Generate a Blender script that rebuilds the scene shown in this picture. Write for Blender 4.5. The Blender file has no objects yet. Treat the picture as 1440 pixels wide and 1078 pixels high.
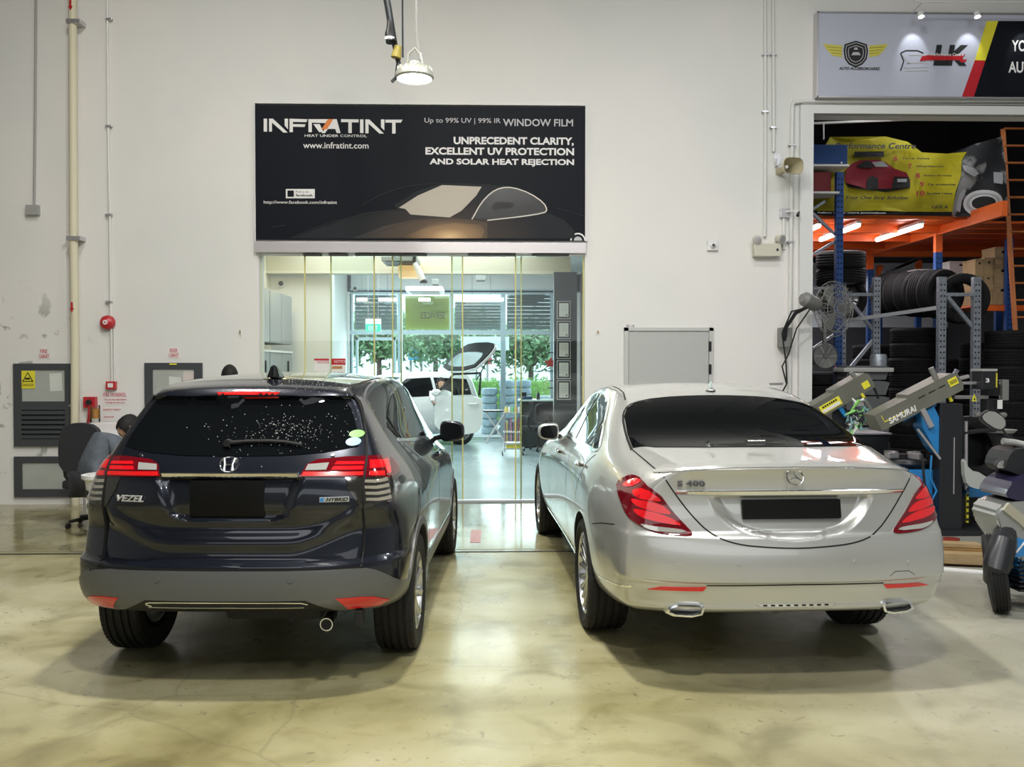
import bpy, bmesh, math, random
from mathutils import Vector as V, Matrix
from mathutils.geometry import delaunay_2d_cdt
from mathutils.bvhtree import BVHTree
random.seed(7)
R = math.radians; PI = math.pi; sin = math.sin; cos = math.cos
S = bpy.context.scene; COL = S.collection

# ---------------------------------------------------------------- camera, light, exposure
CAM = V((0, 0, 1.65)); FP = 1236.0
YAW, PITCH = R(-1.4), R(-1.12)
cd = bpy.data.cameras.new('camera'); cam = bpy.data.objects.new('camera', cd); COL.objects.link(cam)
cd.sensor_width = 36; cd.lens = 36 * FP / 1440; cd.clip_end = 200
cam.location = CAM; cam.rotation_euler = (R(90) + PITCH, 0, YAW)
S.camera = cam
CR = cam.rotation_euler.to_matrix()
S.view_settings.view_transform = 'Standard'; S.view_settings.look = 'None'
S.view_settings.gamma = 1; S.view_settings.use_curve_mapping = False
S.view_settings.exposure = .06
def ray(px, py): return (CR @ V(((px - 720) / FP, (539 - py) / FP, -1)))
def at(px, py, Y):
    d = ray(px, py); return CAM + d * (Y / d.y)
def gnd(px, py, z=0):
    d = ray(px, py); return CAM + d * ((z - CAM.z) / d.z)
w = bpy.data.worlds.new('daylight'); S.world = w; w.use_nodes = True
w.node_tree.nodes['Background'].inputs[0].default_value = (.80, .93, 1, 1)
w.node_tree.nodes['Background'].inputs[1].default_value = 3.4
def light(name, typ, loc, energy, color=(1, 1, 1), size=1, size_y=None, rot=(0, 0, 0), spot=None):
    l = bpy.data.lights.new(name, typ); l.energy = energy; l.color = color
    if typ == 'AREA':
        l.size = size
        if size_y: l.shape = 'RECTANGLE'; l.size_y = size_y
        else: l.shape = 'DISK'
    elif typ in ('POINT', 'SPOT'): l.shadow_soft_size = size
    if spot: l.spot_size = R(spot); l.spot_blend = .6
    o = bpy.data.objects.new(name, l); COL.objects.link(o); o.location = loc; o.rotation_euler = rot
    return o
WARM = (1, .97, .90); COOL = (.93, .97, 1)
# high-bay lamps of the hall (all out of view), an added soft strip under the ceiling, daylight from the open side behind the camera
light('bay_light_center', 'AREA', (-.30, 4.6, 6.6), 310, WARM, .4)
light('bay_light_near', 'AREA', (.3, .9, 6.6), 310, (1, .975, .90), .6)
light('bay_light_right', 'AREA', (4.9, 4.2, 6.6), 130, COOL, .45)
light('bay_light_back', 'AREA', (3.2, -3.0, 6.8), 150, COOL, .6)
light('bay_light_wall_left', 'AREA', (-3.2, 6.8, 7.6), 125, (1, .95, .88), .6)
light('bay_light_wall_right', 'AREA', (2.6, 6.8, 7.6), 80, (.98, 1, .98), .6)
light('hall_daylight', 'AREA', (0, -11.5, 3.9), 170, COOL, 17, 2.6, rot=(R(90), 0, 0))
light('soft_fill_strip', 'AREA', (0, -2.5, 8.2), 190, (.97, .985, 1), 10, 3, rot=(R(28), 0, 0))  # added soft light under the closed ceiling, brightens the car tails

# ---------------------------------------------------------------- helpers
def nod(m): return m.node_tree.nodes, m.node_tree.links
def mat(name, col, rough=.5, metal=0, coat=0, emit=None, es=1, spec=.5, trans=0, alpha=1, ior=1.45, coat_r=.03):
    m = bpy.data.materials.new(name); m.use_nodes = True
    b = m.node_tree.nodes['Principled BSDF']
    c = (*col, 1) if len(col) == 3 else col
    b.inputs['Base Color'].default_value = c
    b.inputs['Roughness'].default_value = rough; b.inputs['Metallic'].default_value = metal
    b.inputs['Coat Weight'].default_value = coat; b.inputs['Coat Roughness'].default_value = coat_r
    b.inputs['Specular IOR Level'].default_value = spec; b.inputs['IOR'].default_value = ior
    b.inputs['Transmission Weight'].default_value = trans; b.inputs['Alpha'].default_value = alpha
    if emit: b.inputs['Emission Color'].default_value = (*emit, 1); b.inputs['Emission Strength'].default_value = es
    m.diffuse_color = c
    return m
def vary(m, scale=6, amt=.25, bump=0, detail=4, col2=None, rough_amt=0, stretch=(1, 1, 1), lo=.35, hi=.65):
    """procedural variation: noise mixes the base colour with a second tone, adds bump and gloss variation"""
    n, l = nod(m); b = n['Principled BSDF']; c = b.inputs['Base Color'].default_value[:]
    tc = n.new('ShaderNodeTexCoord'); mp = n.new('ShaderNodeMapping'); mp.inputs['Scale'].default_value = stretch
    l.new(tc.outputs['Object'], mp.inputs['Vector'])
    t = n.new('ShaderNodeTexNoise'); t.inputs['Scale'].default_value = scale; t.inputs['Detail'].default_value = detail
    l.new(mp.outputs[0], t.inputs['Vector'])
    r = n.new('ShaderNodeValToRGB'); r.color_ramp.elements[0].position = lo; r.color_ramp.elements[1].position = hi
    r.color_ramp.elements[0].color = c
    r.color_ramp.elements[1].color = (*col2, 1) if col2 else (*[x * (1 - amt) for x in c[:3]], 1)
    l.new(t.outputs[0], r.inputs[0]); l.new(r.outputs[0], b.inputs['Base Color'])
    if bump:
        bp = n.new('ShaderNodeBump'); bp.inputs['Strength'].default_value = bump; bp.inputs['Distance'].default_value = .02
        l.new(t.outputs[0], bp.inputs['Height']); l.new(bp.outputs[0], b.inputs['Normal'])
    if rough_amt:
        mr = n.new('ShaderNodeMapRange'); r0 = b.inputs['Roughness'].default_value
        mr.inputs['To Min'].default_value = r0; mr.inputs['To Max'].default_value = r0 + rough_amt
        l.new(t.outputs[0], mr.inputs[0]); l.new(mr.outputs[0], b.inputs['Roughness'])
    return m
def empty(name, loc=(0, 0, 0), rz=0, **kw):
    o = bpy.data.objects.new(name, None); COL.objects.link(o); o.location = loc; o.rotation_euler = (0, 0, rz)
    o.empty_display_size = .1; return tag(o, **kw)
def tag(o, label=None, cat=None, group=None, kind=None):
    if label: o['label'] = label
    if cat: o['category'] = cat
    if group: o['group'] = group
    if kind: o['kind'] = kind
    return o
def build(name, bm, ms, parent=None, smooth=False, ang=35, label=None, cat=None, group=None, kind=None, norm=True):
    me = bpy.data.meshes.new(name)
    if norm: bmesh.ops.recalc_face_normals(bm, faces=bm.faces)
    bm.to_mesh(me); bm.free()
    for m in (ms if isinstance(ms, (list, tuple)) else [ms]): me.materials.append(m)
    if smooth:
        for p in me.polygons: p.use_smooth = True
        if ang: me.set_sharp_from_angle(angle=R(ang))
    o = bpy.data.objects.new(name, me); COL.objects.link(o)
    if parent: o.parent = parent
    return tag(o, label, cat, group, kind)
def link_mesh(name, me, parent=None, loc=(0, 0, 0), rot=(0, 0, 0), scale=None):
    o = bpy.data.objects.new(name, me); COL.objects.link(o); o.parent = parent
    o.location = loc; o.rotation_euler = rot
    if scale: o.scale = scale
    return o
def copy_tree(o, parent=None):
    c = o.copy(); COL.objects.link(c)
    if parent: c.parent = parent
    for ch in o.children: copy_tree(ch, c)
    return c
def box(bm, x0, y0, z0, x1, y1, z1, bev=0, mi=0, M=None):
    vs = [bm.verts.new((x, y, z)) for x in (x0, x1) for y in (y0, y1) for z in (z0, z1)]
    fs = [bm.faces.new([vs[i] for i in f]) for f in ((0, 1, 3, 2), (4, 6, 7, 5), (0, 4, 5, 1), (2, 3, 7, 6), (0, 2, 6, 4), (1, 5, 7, 3))]
    if M: bmesh.ops.transform(bm, matrix=M, verts=vs)
    if bev:
        es = list({e for f in fs for e in f.edges})
        r = bmesh.ops.bevel(bm, geom=es, offset=bev, segments=2, affect='EDGES', profile=.6)
        fs = [f for f in bm.faces if f.is_valid and (f in r['faces'] or f in fs)]
    for f in fs:
        if f.is_valid: f.material_index = mi
    return bm
def B(*boxes, bev=0):
    bm = bmesh.new()
    for b in boxes: box(bm, *b[:6], bev=bev, mi=b[6] if len(b) > 6 else 0)
    return bm
def tube(bm, pts, r, seg=10, closed=False, mi=0, caps=True):
    """round tube along points; r may be a list"""
    pts = [V(p) for p in pts]; n = len(pts); rs = r if isinstance(r, (list, tuple)) else [r] * n
    rings = []; prev = None
    for i, p in enumerate(pts):
        if closed: t = (pts[(i + 1) % n] - pts[i - 1])
        else: t = pts[min(i + 1, n - 1)] - pts[max(i - 1, 0)]
        t.normalize()
        if prev is None: a = t.orthogonal().normalized()
        else: a = (prev - t * prev.dot(t)); a = a.normalized() if a.length > 1e-5 else t.orthogonal().normalized()
        prev = a; b = t.cross(a)
        rings.append([bm.verts.new(p + (a * cos(2 * PI * k / seg) + b * sin(2 * PI * k / seg)) * rs[i]) for k in range(seg)])
    m = n if closed else n - 1
    for i in range(m):
        A, C = rings[i], rings[(i + 1) % n]
        for k in range(seg):
            f = bm.faces.new((A[k], A[(k + 1) % seg], C[(k + 1) % seg], C[k])); f.material_index = mi
    if caps and not closed:
        for rg in (rings[0], rings[-1]): bm.faces.new(rg).material_index = mi
    return bm
def T(pts, r, seg=10, closed=False): return tube(bmesh.new(), pts, r, seg, closed)
def lathe(bm, prof, seg=32, axis='z', c=(0, 0, 0), mi=0, a0=0, a1=2 * PI):
    """profile (radius, height) turned about an axis"""
    full = abs(a1 - a0 - 2 * PI) < 1e-6; n = seg if full else seg + 1
    rings = []
    for k in range(n):
        a = a0 + (a1 - a0) * k / seg; row = []
        for r, h in prof:
            p = (r * cos(a), r * sin(a), h)
            if axis == 'x': p = (p[2], p[0], p[1])
            elif axis == 'y': p = (p[0], p[2], p[1])
            row.append(bm.verts.new(V(p) + V(c)))
        rings.append(row)
    for k in range(seg):
        A, C = rings[k], rings[(k + 1) % n]
        for i in range(len(prof) - 1):
            try: bm.faces.new((A[i], A[i + 1], C[i + 1], C[i])).material_index = mi
            except ValueError: pass
    bmesh.ops.remove_doubles(bm, verts=[v for r_ in rings for v in r_], dist=1e-5)
    return bm
def L(prof, seg=32, axis='z', c=(0, 0, 0)): return lathe(bmesh.new(), prof, seg, axis, c)
def prism(bm, pts, d0, d1, plane='xz', mi=0):
    """extruded outline; plane xz -> depth along y, yz -> along x, xy -> along z"""
    f = {'xz': lambda p, d: (p[0], d, p[1]), 'yz': lambda p, d: (d, p[0], p[1]), 'xy': lambda p, d: (p[0], p[1], d)}[plane]
    a = [bm.verts.new(f(p, d0)) for p in pts]; b = [bm.verts.new(f(p, d1)) for p in pts]; n = len(pts)
    bm.faces.new(a).material_index = mi; bm.faces.new(b[::-1]).material_index = mi
    for i in range(n): bm.faces.new((a[i], a[(i + 1) % n], b[(i + 1) % n], b[i])).material_index = mi
    return bm
def P(pts, d0, d1, plane='xz'): return prism(bmesh.new(), pts, d0, d1, plane)
def rrect(x0, z0, x1, z1, r, n=5):
    out = []
    for cx, cz, a in ((x1 - r, z0 + r, -90), (x1 - r, z1 - r, 0), (x0 + r, z1 - r, 90), (x0 + r, z0 + r, 180)):
        for i in range(n + 1): t = R(a + 90 * i / n); out.append((cx + r * cos(t), cz + r * sin(t)))
    return out
def ell(cx, cz, rx, rz=None, n=28, a0=0, a1=360):
    rz = rz or rx; m = n if a1 - a0 == 360 else n + 1
    return [(cx + rx * cos(R(a0 + (a1 - a0) * i / n)), cz + rz * sin(R(a0 + (a1 - a0) * i / n))) for i in range(m)]
def text(name, s, m, box4, y, parent=None, depth=.004, bold=0, shear=0, flip=False, **kw):
    """lettering fitted into (x0,z0,x1,z1) of a plane facing -y at depth y"""
    c = bpy.data.curves.new(name, 'FONT'); c.body = s; c.extrude = .02; c.offset = bold; c.shear = shear; c.resolution_u = 3
    c.space_line = .78
    t = bpy.data.objects.new(name, c); COL.objects.link(t)
    dg = bpy.context.evaluated_depsgraph_get(); dg.update()
    me = bpy.data.meshes.new_from_object(t.evaluated_get(dg)); bpy.data.objects.remove(t); bpy.data.curves.remove(c)
    xs = [v.co.x for v in me.vertices]; ys = [v.co.y for v in me.vertices]
    ax, bx, ay, by = min(xs), max(xs), min(ys), max(ys); x0, z0, x1, z1 = box4
    for v in me.vertices:
        u = (v.co.x - ax) / (bx - ax); q = (v.co.y - ay) / (by - ay); e = v.co.z > 0
        if flip: u = 1 - u
        v.co = (x0 + u * (x1 - x0), y - (depth if e else 0), z0 + q * (z1 - z0))
    me.materials.clear(); me.materials.append(m)
    o = bpy.data.objects.new(name, me); COL.objects.link(o)
    if parent: o.parent = parent
    return tag(o, **kw)
def inpoly(x, y, p):
    c = False; j = len(p) - 1
    for i in range(len(p)):
        if (p[i][1] > y) != (p[j][1] > y) and x < (p[j][0] - p[i][0]) * (y - p[i][1]) / (p[j][1] - p[i][1]) + p[i][0]: c = not c
        j = i
    return c
def smooth_poly(p, it=2):
    for _ in range(it): p = [q for i in range(len(p)) for q in ((p[i][0] * .75 + p[(i + 1) % len(p)][0] * .25, p[i][1] * .75 + p[(i + 1) % len(p)][1] * .25), (p[i][0] * .25 + p[(i + 1) % len(p)][0] * .75, p[i][1] * .25 + p[(i + 1) % len(p)][1] * .75))]
    return p
def smooth_line(p, it=2):
    for _ in range(it):
        q = [p[0]]
        for a, b in zip(p[:-1], p[1:]): q += [(a[0] * .75 + b[0] * .25, a[1] * .75 + b[1] * .25), (a[0] * .25 + b[0] * .75, a[1] * .25 + b[1] * .75)]
        p = q + [p[-1]]
    return p
def strip(p, wd, w2=None):
    """outline of a band of width wd along a line"""
    a, b = [], []; n = len(p)
    for i, q in enumerate(p):
        t = V((p[min(i + 1, n - 1)][0] - p[max(i - 1, 0)][0], p[min(i + 1, n - 1)][1] - p[max(i - 1, 0)][1])).normalized()
        h = (wd if w2 is None else wd + (w2 - wd) * i / (n - 1)) / 2
        a.append((q[0] - t.y * h, q[1] + t.x * h)); b.append((q[0] + t.y * h, q[1] - t.x * h))
    return a + b[::-1]
DIRS = {'rear': ((1, 0, 0), (0, 0, 1), (0, 1, 0)), 'right': ((0, 1, 0), (0, 0, 1), (-1, 0, 0)), 'left': ((0, 1, 0), (0, 0, 1), (1, 0, 0)),
        'top': ((1, 0, 0), (0, 1, 0), (0, 0, -1)), 'rr': ((.7071, .7071, 0), (0, 0, 1), (-.7071, .7071, 0)), 'rl': ((.7071, -.7071, 0), (0, 0, 1), (.7071, .7071, 0))}
def conform(name, bvh, poly, dr, m, parent, off=.003, g=.03, skirt=.008, mi=None, **kw):
    """a panel lying on a curved body: the outline (in the plane seen along dr) is laid onto the surface and given thickness"""
    r, u, d = [V(q) for q in DIRS[dr]]
    bd = []
    for i in range(len(poly)):
        a = V(poly[i]); b = V(poly[(i + 1) % len(poly)]); k = max(1, int((b - a).length / g))
        bd += [a + (b - a) * (j / k) for j in range(k)]
    nb = len(bd); xs = [p.x for p in bd]; ys = [p.y for p in bd]; ins = []
    x = min(xs) + g * .5
    while x < max(xs):
        y = min(ys) + g * .5
        while y < max(ys):
            if inpoly(x, y, bd) and min((x - p.x) ** 2 + (y - p.y) ** 2 for p in bd) > (g * .35) ** 2: ins.append(V((x, y)))
            y += g
        x += g
    vs, _, fs, *_r = delaunay_2d_cdt(bd + ins, [], [list(range(nb))], 1, 1e-6)
    bm = bmesh.new(); top = []; nrm = []; lastgood = None; miss = 0
    for p in vs:
        o = r * p.x + u * p.y - d * 4
        h, n, _i, _d = bvh.ray_cast(o, d)
        if h is None:
            h, n, _i, _d = bvh.find_nearest(r * p.x + u * p.y + (d * d.dot(lastgood) if lastgood else V())); miss += 1
        lastgood = h
        if n.dot(d) > 0: n = -n
        nrm.append(n); top.append(bm.verts.new(h + n * off))
    for f in fs:
        try: bm.faces.new([top[i] for i in f])
        except ValueError: pass
    if skirt:
        be = [e for e in bm.edges if len(e.link_faces) == 1]; low = {}
        idx = {v: i for i, v in enumerate(top)}
        for e in be:
            for v in e.verts:
                if v not in low: low[v] = bm.verts.new(v.co - nrm[idx[v]] * (off + skirt))
            try: bm.faces.new((e.verts[0], e.verts[1], low[e.verts[1]], low[e.verts[0]]))
            except ValueError: pass
    return build(name, bm, m, parent, smooth=True, ang=50, **kw)
# ---------------------------------------------------------------- the hall
YW = 10.62
def W(px, py, dy=0):
    p = at(px, py, YW + dy); return p.x, p.z
def wbox(name, px0, py0, px1, py1, m, out=.03, back=0, dy=0, parent=None, bev=.004, **kw):
    """a flat box on (or in) the hall wall given by two corners"""
    x0, z1 = W(px0, py0, dy); x1, z0 = W(px1, py1, dy); Y = YW + dy
    return build(name, B((x0, Y - out, z0, x1, Y + back, z1), bev=bev if min(x1 - x0, z1 - z0, out + back) > 3 * bev else 0), m, parent, **kw)
def wtext(name, s, px0, py0, px1, py1, m, out, parent=None, dy=0, **kw):
    x0, z1 = W(px0, py0, dy); x1, z0 = W(px1, py1, dy)
    return text(name, s, m, (x0, z0, x1, z1), YW + dy - out, parent, **kw)
def wire(name, pts, m, r=.012, out=.02, parent=None, seg=8, dy=0, **kw):
    return build(name, T([(W(a, b, dy)[0], YW + dy - out - (c[0] if c else 0), W(a, b, dy)[1]) for a, b, *c in pts], r, seg), m, parent, smooth=True, **kw)
PLAS = mat('wall_plaster', (.78, .77, .745), .85)
n, l = nod(PLAS); b = n['Principled BSDF']
tc = n.new('ShaderNodeTexCoord'); t1 = n.new('ShaderNodeTexNoise'); t1.inputs['Scale'].default_value = .5; t1.inputs['Detail'].default_value = 5
l.new(tc.outputs['Object'], t1.inputs[0]); r1 = n.new('ShaderNodeValToRGB'); r1.color_ramp.elements[0].color = (.80, .78, .755, 1); r1.color_ramp.elements[1].color = (.735, .74, .72, 1)
r1.color_ramp.elements[0].position = .4; r1.color_ramp.elements[1].position = .62; l.new(t1.outputs[0], r1.inputs[0])
# scuffs on the lower left of the wall
t2 = n.new('ShaderNodeTexNoise'); t2.inputs['Scale'].default_value = 3.2; t2.inputs['Detail'].default_value = 9; t2.inputs['Distortion'].default_value = 1.4; l.new(tc.outputs['Object'], t2.inputs[0])
r2 = n.new('ShaderNodeValToRGB'); r2.color_ramp.elements[0].position = .60; r2.color_ramp.elements[1].position = .67; r2.color_ramp.elements[1].color = (.75, .75, .75, 1); l.new(t2.outputs[0], r2.inputs[0])
sx = n.new('ShaderNodeSeparateXYZ'); l.new(tc.outputs['Object'], sx.inputs[0])
def rng(sock, a, c_, d, e):
    q = n.new('ShaderNodeMapRange'); q.inputs[1].default_value = a; q.inputs[2].default_value = c_; q.inputs[3].default_value = d; q.inputs[4].default_value = e; l.new(sock, q.inputs[0]); return q.outputs[0]
def mul(a, c_):
    q = n.new('ShaderNodeMath'); q.operation = 'MULTIPLY'; l.new(a, q.inputs[0]); l.new(c_, q.inputs[1]); return q.outputs[0]
msk = mul(rng(sx.outputs[0], -4.6, -5.3, 0, 1), rng(sx.outputs[2], 2.7, 2.2, 0, 1))
mx = n.new('ShaderNodeMix'); mx.data_type = 'RGBA'; l.new(mul(r2.outputs[0], msk), mx.inputs[0]); l.new(r1.outputs[0], mx.inputs[6]); mx.inputs[7].default_value = (.30, .30, .27, 1)
l.new(mx.outputs[2], b.inputs['Base Color'])
bp = n.new('ShaderNodeBump'); bp.inputs['Strength'].default_value = .12; bp.inputs['Distance'].default_value = .02; l.new(t2.outputs[0], bp.inputs['Height']); l.new(bp.outputs[0], b.inputs['Normal'])
# polished concrete
FLOOR = mat('polished_concrete', (.30, .29, .18), .3, spec=.5)
n, l = nod(FLOOR); b = n['Principled BSDF']; tc = n.new('ShaderNodeTexCoord')
def noi(sc, det=6, dist=0, stretch=None):
    q = n.new('ShaderNodeTexNoise'); q.inputs['Scale'].default_value = sc; q.inputs['Detail'].default_value = det; q.inputs['Distortion'].default_value = dist
    if stretch: mp = n.new('ShaderNodeMapping'); mp.inputs['Scale'].default_value = stretch; l.new(tc.outputs['Object'], mp.inputs[0]); l.new(mp.outputs[0], q.inputs[0])
    else: l.new(tc.outputs['Object'], q.inputs[0])
    return q.outputs[0]
def ramp(s, *st):
    q = n.new('ShaderNodeValToRGB'); e = q.color_ramp.elements
    while len(e) < len(st): e.new(.5)
    for i, (p, c) in enumerate(st): e[i].position = p; e[i].color = (*c, 1)
    l.new(s, q.inputs[0]); return q.outputs[0]
def mixc(f, a, c_, mode='MIX'):
    q = n.new('ShaderNodeMix'); q.data_type = 'RGBA'; q.blend_type = mode
    for s, i in ((f, 0), (a, 6), (c_, 7)):
        if isinstance(s, (int, float)): q.inputs[i].default_value = s
        elif isinstance(s, tuple): q.inputs[i].default_value = (*s, 1)
        else: l.new(s, q.inputs[i])
    return q.outputs[2]
base = ramp(noi(.55, 7, .6), (.30, (.20, .18, .095)), (.48, (.36, .335, .195)), (.70, (.50, .475, .33)))
base = mixc(.8, base, ramp(noi(2.6, 10, 1.0), (.33, (.62, .60, .50)), (.5, (.95, .94, .88)), (.68, (1, 1, 1))), 'MULTIPLY')
base = mixc(.6, base, ramp(noi(1.3, 9, .4, (.35, 1.6, 1)), (.40, (.70, .66, .50)), (.62, (1, 1, 1))), 'MULTIPLY')
base = mixc(ramp(noi(9, 6, 2.5), (.64, (0, 0, 0)), (.70, (.55, .55, .55))), base, (.10, .095, .06))
vo = n.new('ShaderNodeTexVoronoi'); vo.feature = 'DISTANCE_TO_EDGE'; vo.inputs['Scale'].default_value = .42
wn = n.new('ShaderNodeMix'); wn.data_type = 'VECTOR'; wn.inputs[0].default_value = .16; l.new(tc.outputs['Object'], wn.inputs[4]); q = n.new('ShaderNodeTexNoise'); q.inputs['Scale'].default_value = 2; q.inputs['Detail'].default_value = 8; l.new(tc.outputs['Object'], q.inputs[0]); l.new(q.outputs[1], wn.inputs[5]); l.new(wn.outputs[1], vo.inputs[0])
base = mixc(ramp(vo.outputs[0], (.0, (.28, .28, .28)), (.004, (0, 0, 0))), base, (.11, .10, .065))
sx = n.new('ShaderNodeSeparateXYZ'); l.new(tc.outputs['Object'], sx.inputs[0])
base = mixc(rng(sx.outputs[0], .8, 4.2, 0, .75), base, (.36, .36, .35))  # grey concrete on the right, its cool light also put into the colour
l.new(base, b.inputs['Base Color'])
ro = n.new('ShaderNodeMapRange'); l.new(noi(1.1, 6, .5), ro.inputs[0]); ro.inputs[1].default_value = .35; ro.inputs[2].default_value = .65; ro.inputs[3].default_value = .16; ro.inputs[4].default_value = .42
wet = n.new('ShaderNodeMath'); wet.operation = 'MULTIPLY'; l.new(ro.outputs[0], wet.inputs[0]); l.new(rng(sx.outputs[1], 7.7, 7.9, 1, .45), wet.inputs[1]); l.new(wet.outputs[0], b.inputs['Roughness'])
bp = n.new('ShaderNodeBump'); bp.inputs['Strength'].default_value = .06; bp.inputs['Distance'].default_value = .01; l.new(noi(14, 8), bp.inputs['Height']); l.new(bp.outputs[0], b.inputs['Normal'])

build('floor', B((-11, -12, -.15, 11, YW + 9.4, 0)), FLOOR, kind='structure')
sh0, sh1 = W(362, 0)[0], W(823, 0)[0]; SH = W(590, 357)[1]; BN0, BN1 = W(590, 340)[1], W(590, 149)[1]
by0 = W(1143, 0)[0]; BYT = W(1143, 161)[1]; by1 = by0 + 4.6; HT = 8.8; TH = .24
build('wall_back', B((-11, YW, 0, sh0, YW + TH, HT), (sh1, YW, 0, by0, YW + TH, HT), (sh0, YW, SH, sh1, YW + TH, HT), (by0, YW, BYT, by1, YW + TH, HT), (by1, YW, 0, 11, YW + TH, HT)), PLAS, kind='structure')
HW = mat('hall_wall', (.5, .51, .51), .8)
build('wall_left', B((-11.2, -12, 0, -11, YW + .2, HT)), HW, kind='structure'); build('wall_right', B((11, -12, 0, 11.2, YW + .2, HT)), HW, kind='structure')
build('wall_front', B((-11, -12.2, 0, 11, -12, HT)), HW, kind='structure')
build('ceiling', B((-11.2, -12.2, HT, 11.2, YW + .3, HT + .2)), mat('hall_ceiling', (.10, .105, .11), .8), kind='structure')
# drain line across the floor and the door track
DRK = mat('dark_groove', (.03, .03, .025), .6); gy = gnd(400, 777).y
build('trim_1', B((-8, gy - .02, -.01, 1.0, gy + .02, .003)), DRK, kind='structure')
build('trim_2', B((-8, gy + .1, -.01, 1.0, gy + .11, .002)), vary(mat('joint_filler', (.18, .17, .12), .5), 5), kind='structure')
tag(build('floor_mark', B((gnd(661, 760).x, gnd(0, 766).y, .001, gnd(676, 760).x, gnd(0, 748).y, .003)), mat('red_floor_paint', (.42, .10, .08), .35)), 'small faded red paint mark on the floor between the two cars', 'floor mark')
ALU = mat('brushed_aluminium', (.62, .60, .62), .35, .8); WHT = mat('white_powder_coat', (.75, .75, .74), .4)
CREAM = mat('cream_paint', (.70, .66, .50), .45); CON = mat('grey_conduit', (.36, .36, .35), .5); WPIPE = mat('white_pvc', (.72, .72, .70), .4)
RED = mat('red_enamel', (.50, .02, .03), .3, 0, .4); SIGNW = mat('sign_white', (.78, .76, .76), .4); SIGNR = mat('sign_red_print', (.55, .10, .12), .5); YEL = mat('sign_yellow', (.80, .72, .05), .4)
BLK = mat('black_plastic', (.02, .02, .022), .4); SATB = mat('black_steel', (.025, .026, .03), .35, .3)

# ---- left of the wall: pipes and boxes
e = empty('cable_conduit', (0, 0, 0), label='thin grey conduit ending in a square box, left of the cream pipe', cat='conduit')
wire('conduit', [(52, -40), (51, 150), (49.5, 291)], CON, .015, .02, e); wbox('junction_box', 39.5, 289, 57, 303, CON, .06, parent=e)
e = empty('fire_pipe', (0, 0, 0), label='thick cream pipe with red flow arrows running down the left wall', cat='pipe')
wire('pipe', [(107, -40), (108.5, 330), (110.5, 480), (110.5, 712)], CREAM, .047, .09, e, 16)
for y in (36, 337): wbox('pipe_clamp', 101, y - 3, 121, y + 3, ALU, .15, parent=e)
for y in (14, 433):
    x_, z_ = W(107 if y < 100 else 109, y); Yq = YW - .142
    build('flow_arrow', P([(x_ - .012, z_ + .06), (x_ + .012, z_ + .06), (x_ + .012, z_ - .01), (x_ + .026, z_ - .01), (x_, z_ - .06), (x_ - .026, z_ - .01), (x_ - .012, z_ - .01)], Yq, Yq - .003), RED, e)
e = empty('alarm_conduit', (0, 0, 0), label='thin white conduit feeding the red bell and call point', cat='conduit')
wire('conduit', [(151.5, -40), (153, 170), (155.5, 300), (157, 445)], WPIPE, .016, .02, e); wire('conduit', [(157.5, 462), (158.5, 536)], WPIPE, .014, .02, e); wire('conduit', [(161.5, 462), (162, 536)], WPIPE, .012, .02, e)
for y in (28, 178, 302, 424): wbox('pipe_clip', 150, y - 1, 159, y + 2, ALU, .045, parent=e)
x_, z_ = W(153, 453.5)
e = empty('fire_bell', (x_, YW, z_), label='round red fire alarm bell on the left wall', cat='fire alarm')
build('bell_gong', L([(0, -.10), (.03, -.10), (.05, -.085), (.072, -.075), (.085, -.05), (.088, -.02), (.06, -.015), (.06, 0), (0, 0)], 36, 'y'), RED, e, smooth=True)
build('bell_label', L([(0, -.106), (.026, -.106), (.03, -.098)], 24, 'y'), SIGNW, e); build('label_dot', L([(0, -.108), (.01, -.108), (.01, -.105)], 16, 'y'), RED, e)
e = empty('call_point', (0, 0, 0), label='small red fire call point with a white window under the bell', cat='call point')
wbox('case', 151.5, 536, 165, 547, RED, .06, parent=e); wbox('break_glass', 154.5, 538.5, 162, 544.5, SIGNW, .066, parent=e, bev=.001)
e = empty('hose_valve_box', (0, 0, 0), label='red square box with a round black valve beside the fire notices', cat='fire box')
wbox('case', 120.5, 557.5, 137.5, 573, RED, .07, parent=e); x_, z_ = W(129.5, 565); build('valve', L([(0, -.11), (.03, -.11), (.036, -.09), (.03, -.07), (0, -.07)], 20, 'y', (x_, YW, z_)), BLK, e, smooth=True)
wire('hose', [(131, 568), (130, 585), (127.5, 606, .02), (127, 640, .03)], RED, .022, .08, e)
def notice(name, lab, px0, py0, px1, py1, lines, mt=SIGNW, ink=SIGNR, out=.004, grp=None):
    o = wbox(name, px0, py0, px1, py1, mt, out, bev=0, label=lab, cat='sign', group=grp); H_ = py1 - py0
    for s, a, c_, x0, x1 in lines: wtext('lettering', s, px0 + (px1 - px0) * x0, py0 + H_ * a, px0 + (px1 - px0) * x1, py0 + H_ * c_, ink, out, o, depth=.002, bold=.01)
    return o
notice('fire_notice', 'white notice headed FIRE HOSEREEL in red letters below the call point', 144.5, 551, 180, 569, [('FIRE HOSEREEL', .06, .36, .03, .95), ('Turn on the valve before', .5, .66, .06, .94), ('running out the hose', .74, .92, .12, .88)])
notice('safety_poster', 'small white poster with a red headline below the fire notice', 144, 573.5, 171.5, 592, [('SAFETY FIRST', .06, .2, .05, .95), ('keep clear of exits', .6, .75, .1, .6)])
notice('cabinet_notice', 'small red and white notice above the left louvred cabinet', 53, 489.5, 71.5, 505, [('FIRE', .1, .45, .2, .75), ('CABINET', .55, .9, .1, .9)])
notice('cabinet_notice', 'small red and white notice above the cabinet behind the crossover', 235.5, 488, 253.5, 503.5, [('RISER', .12, .48, .2, .8), ('CABINET', .55, .9, .1, .9)])
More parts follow.
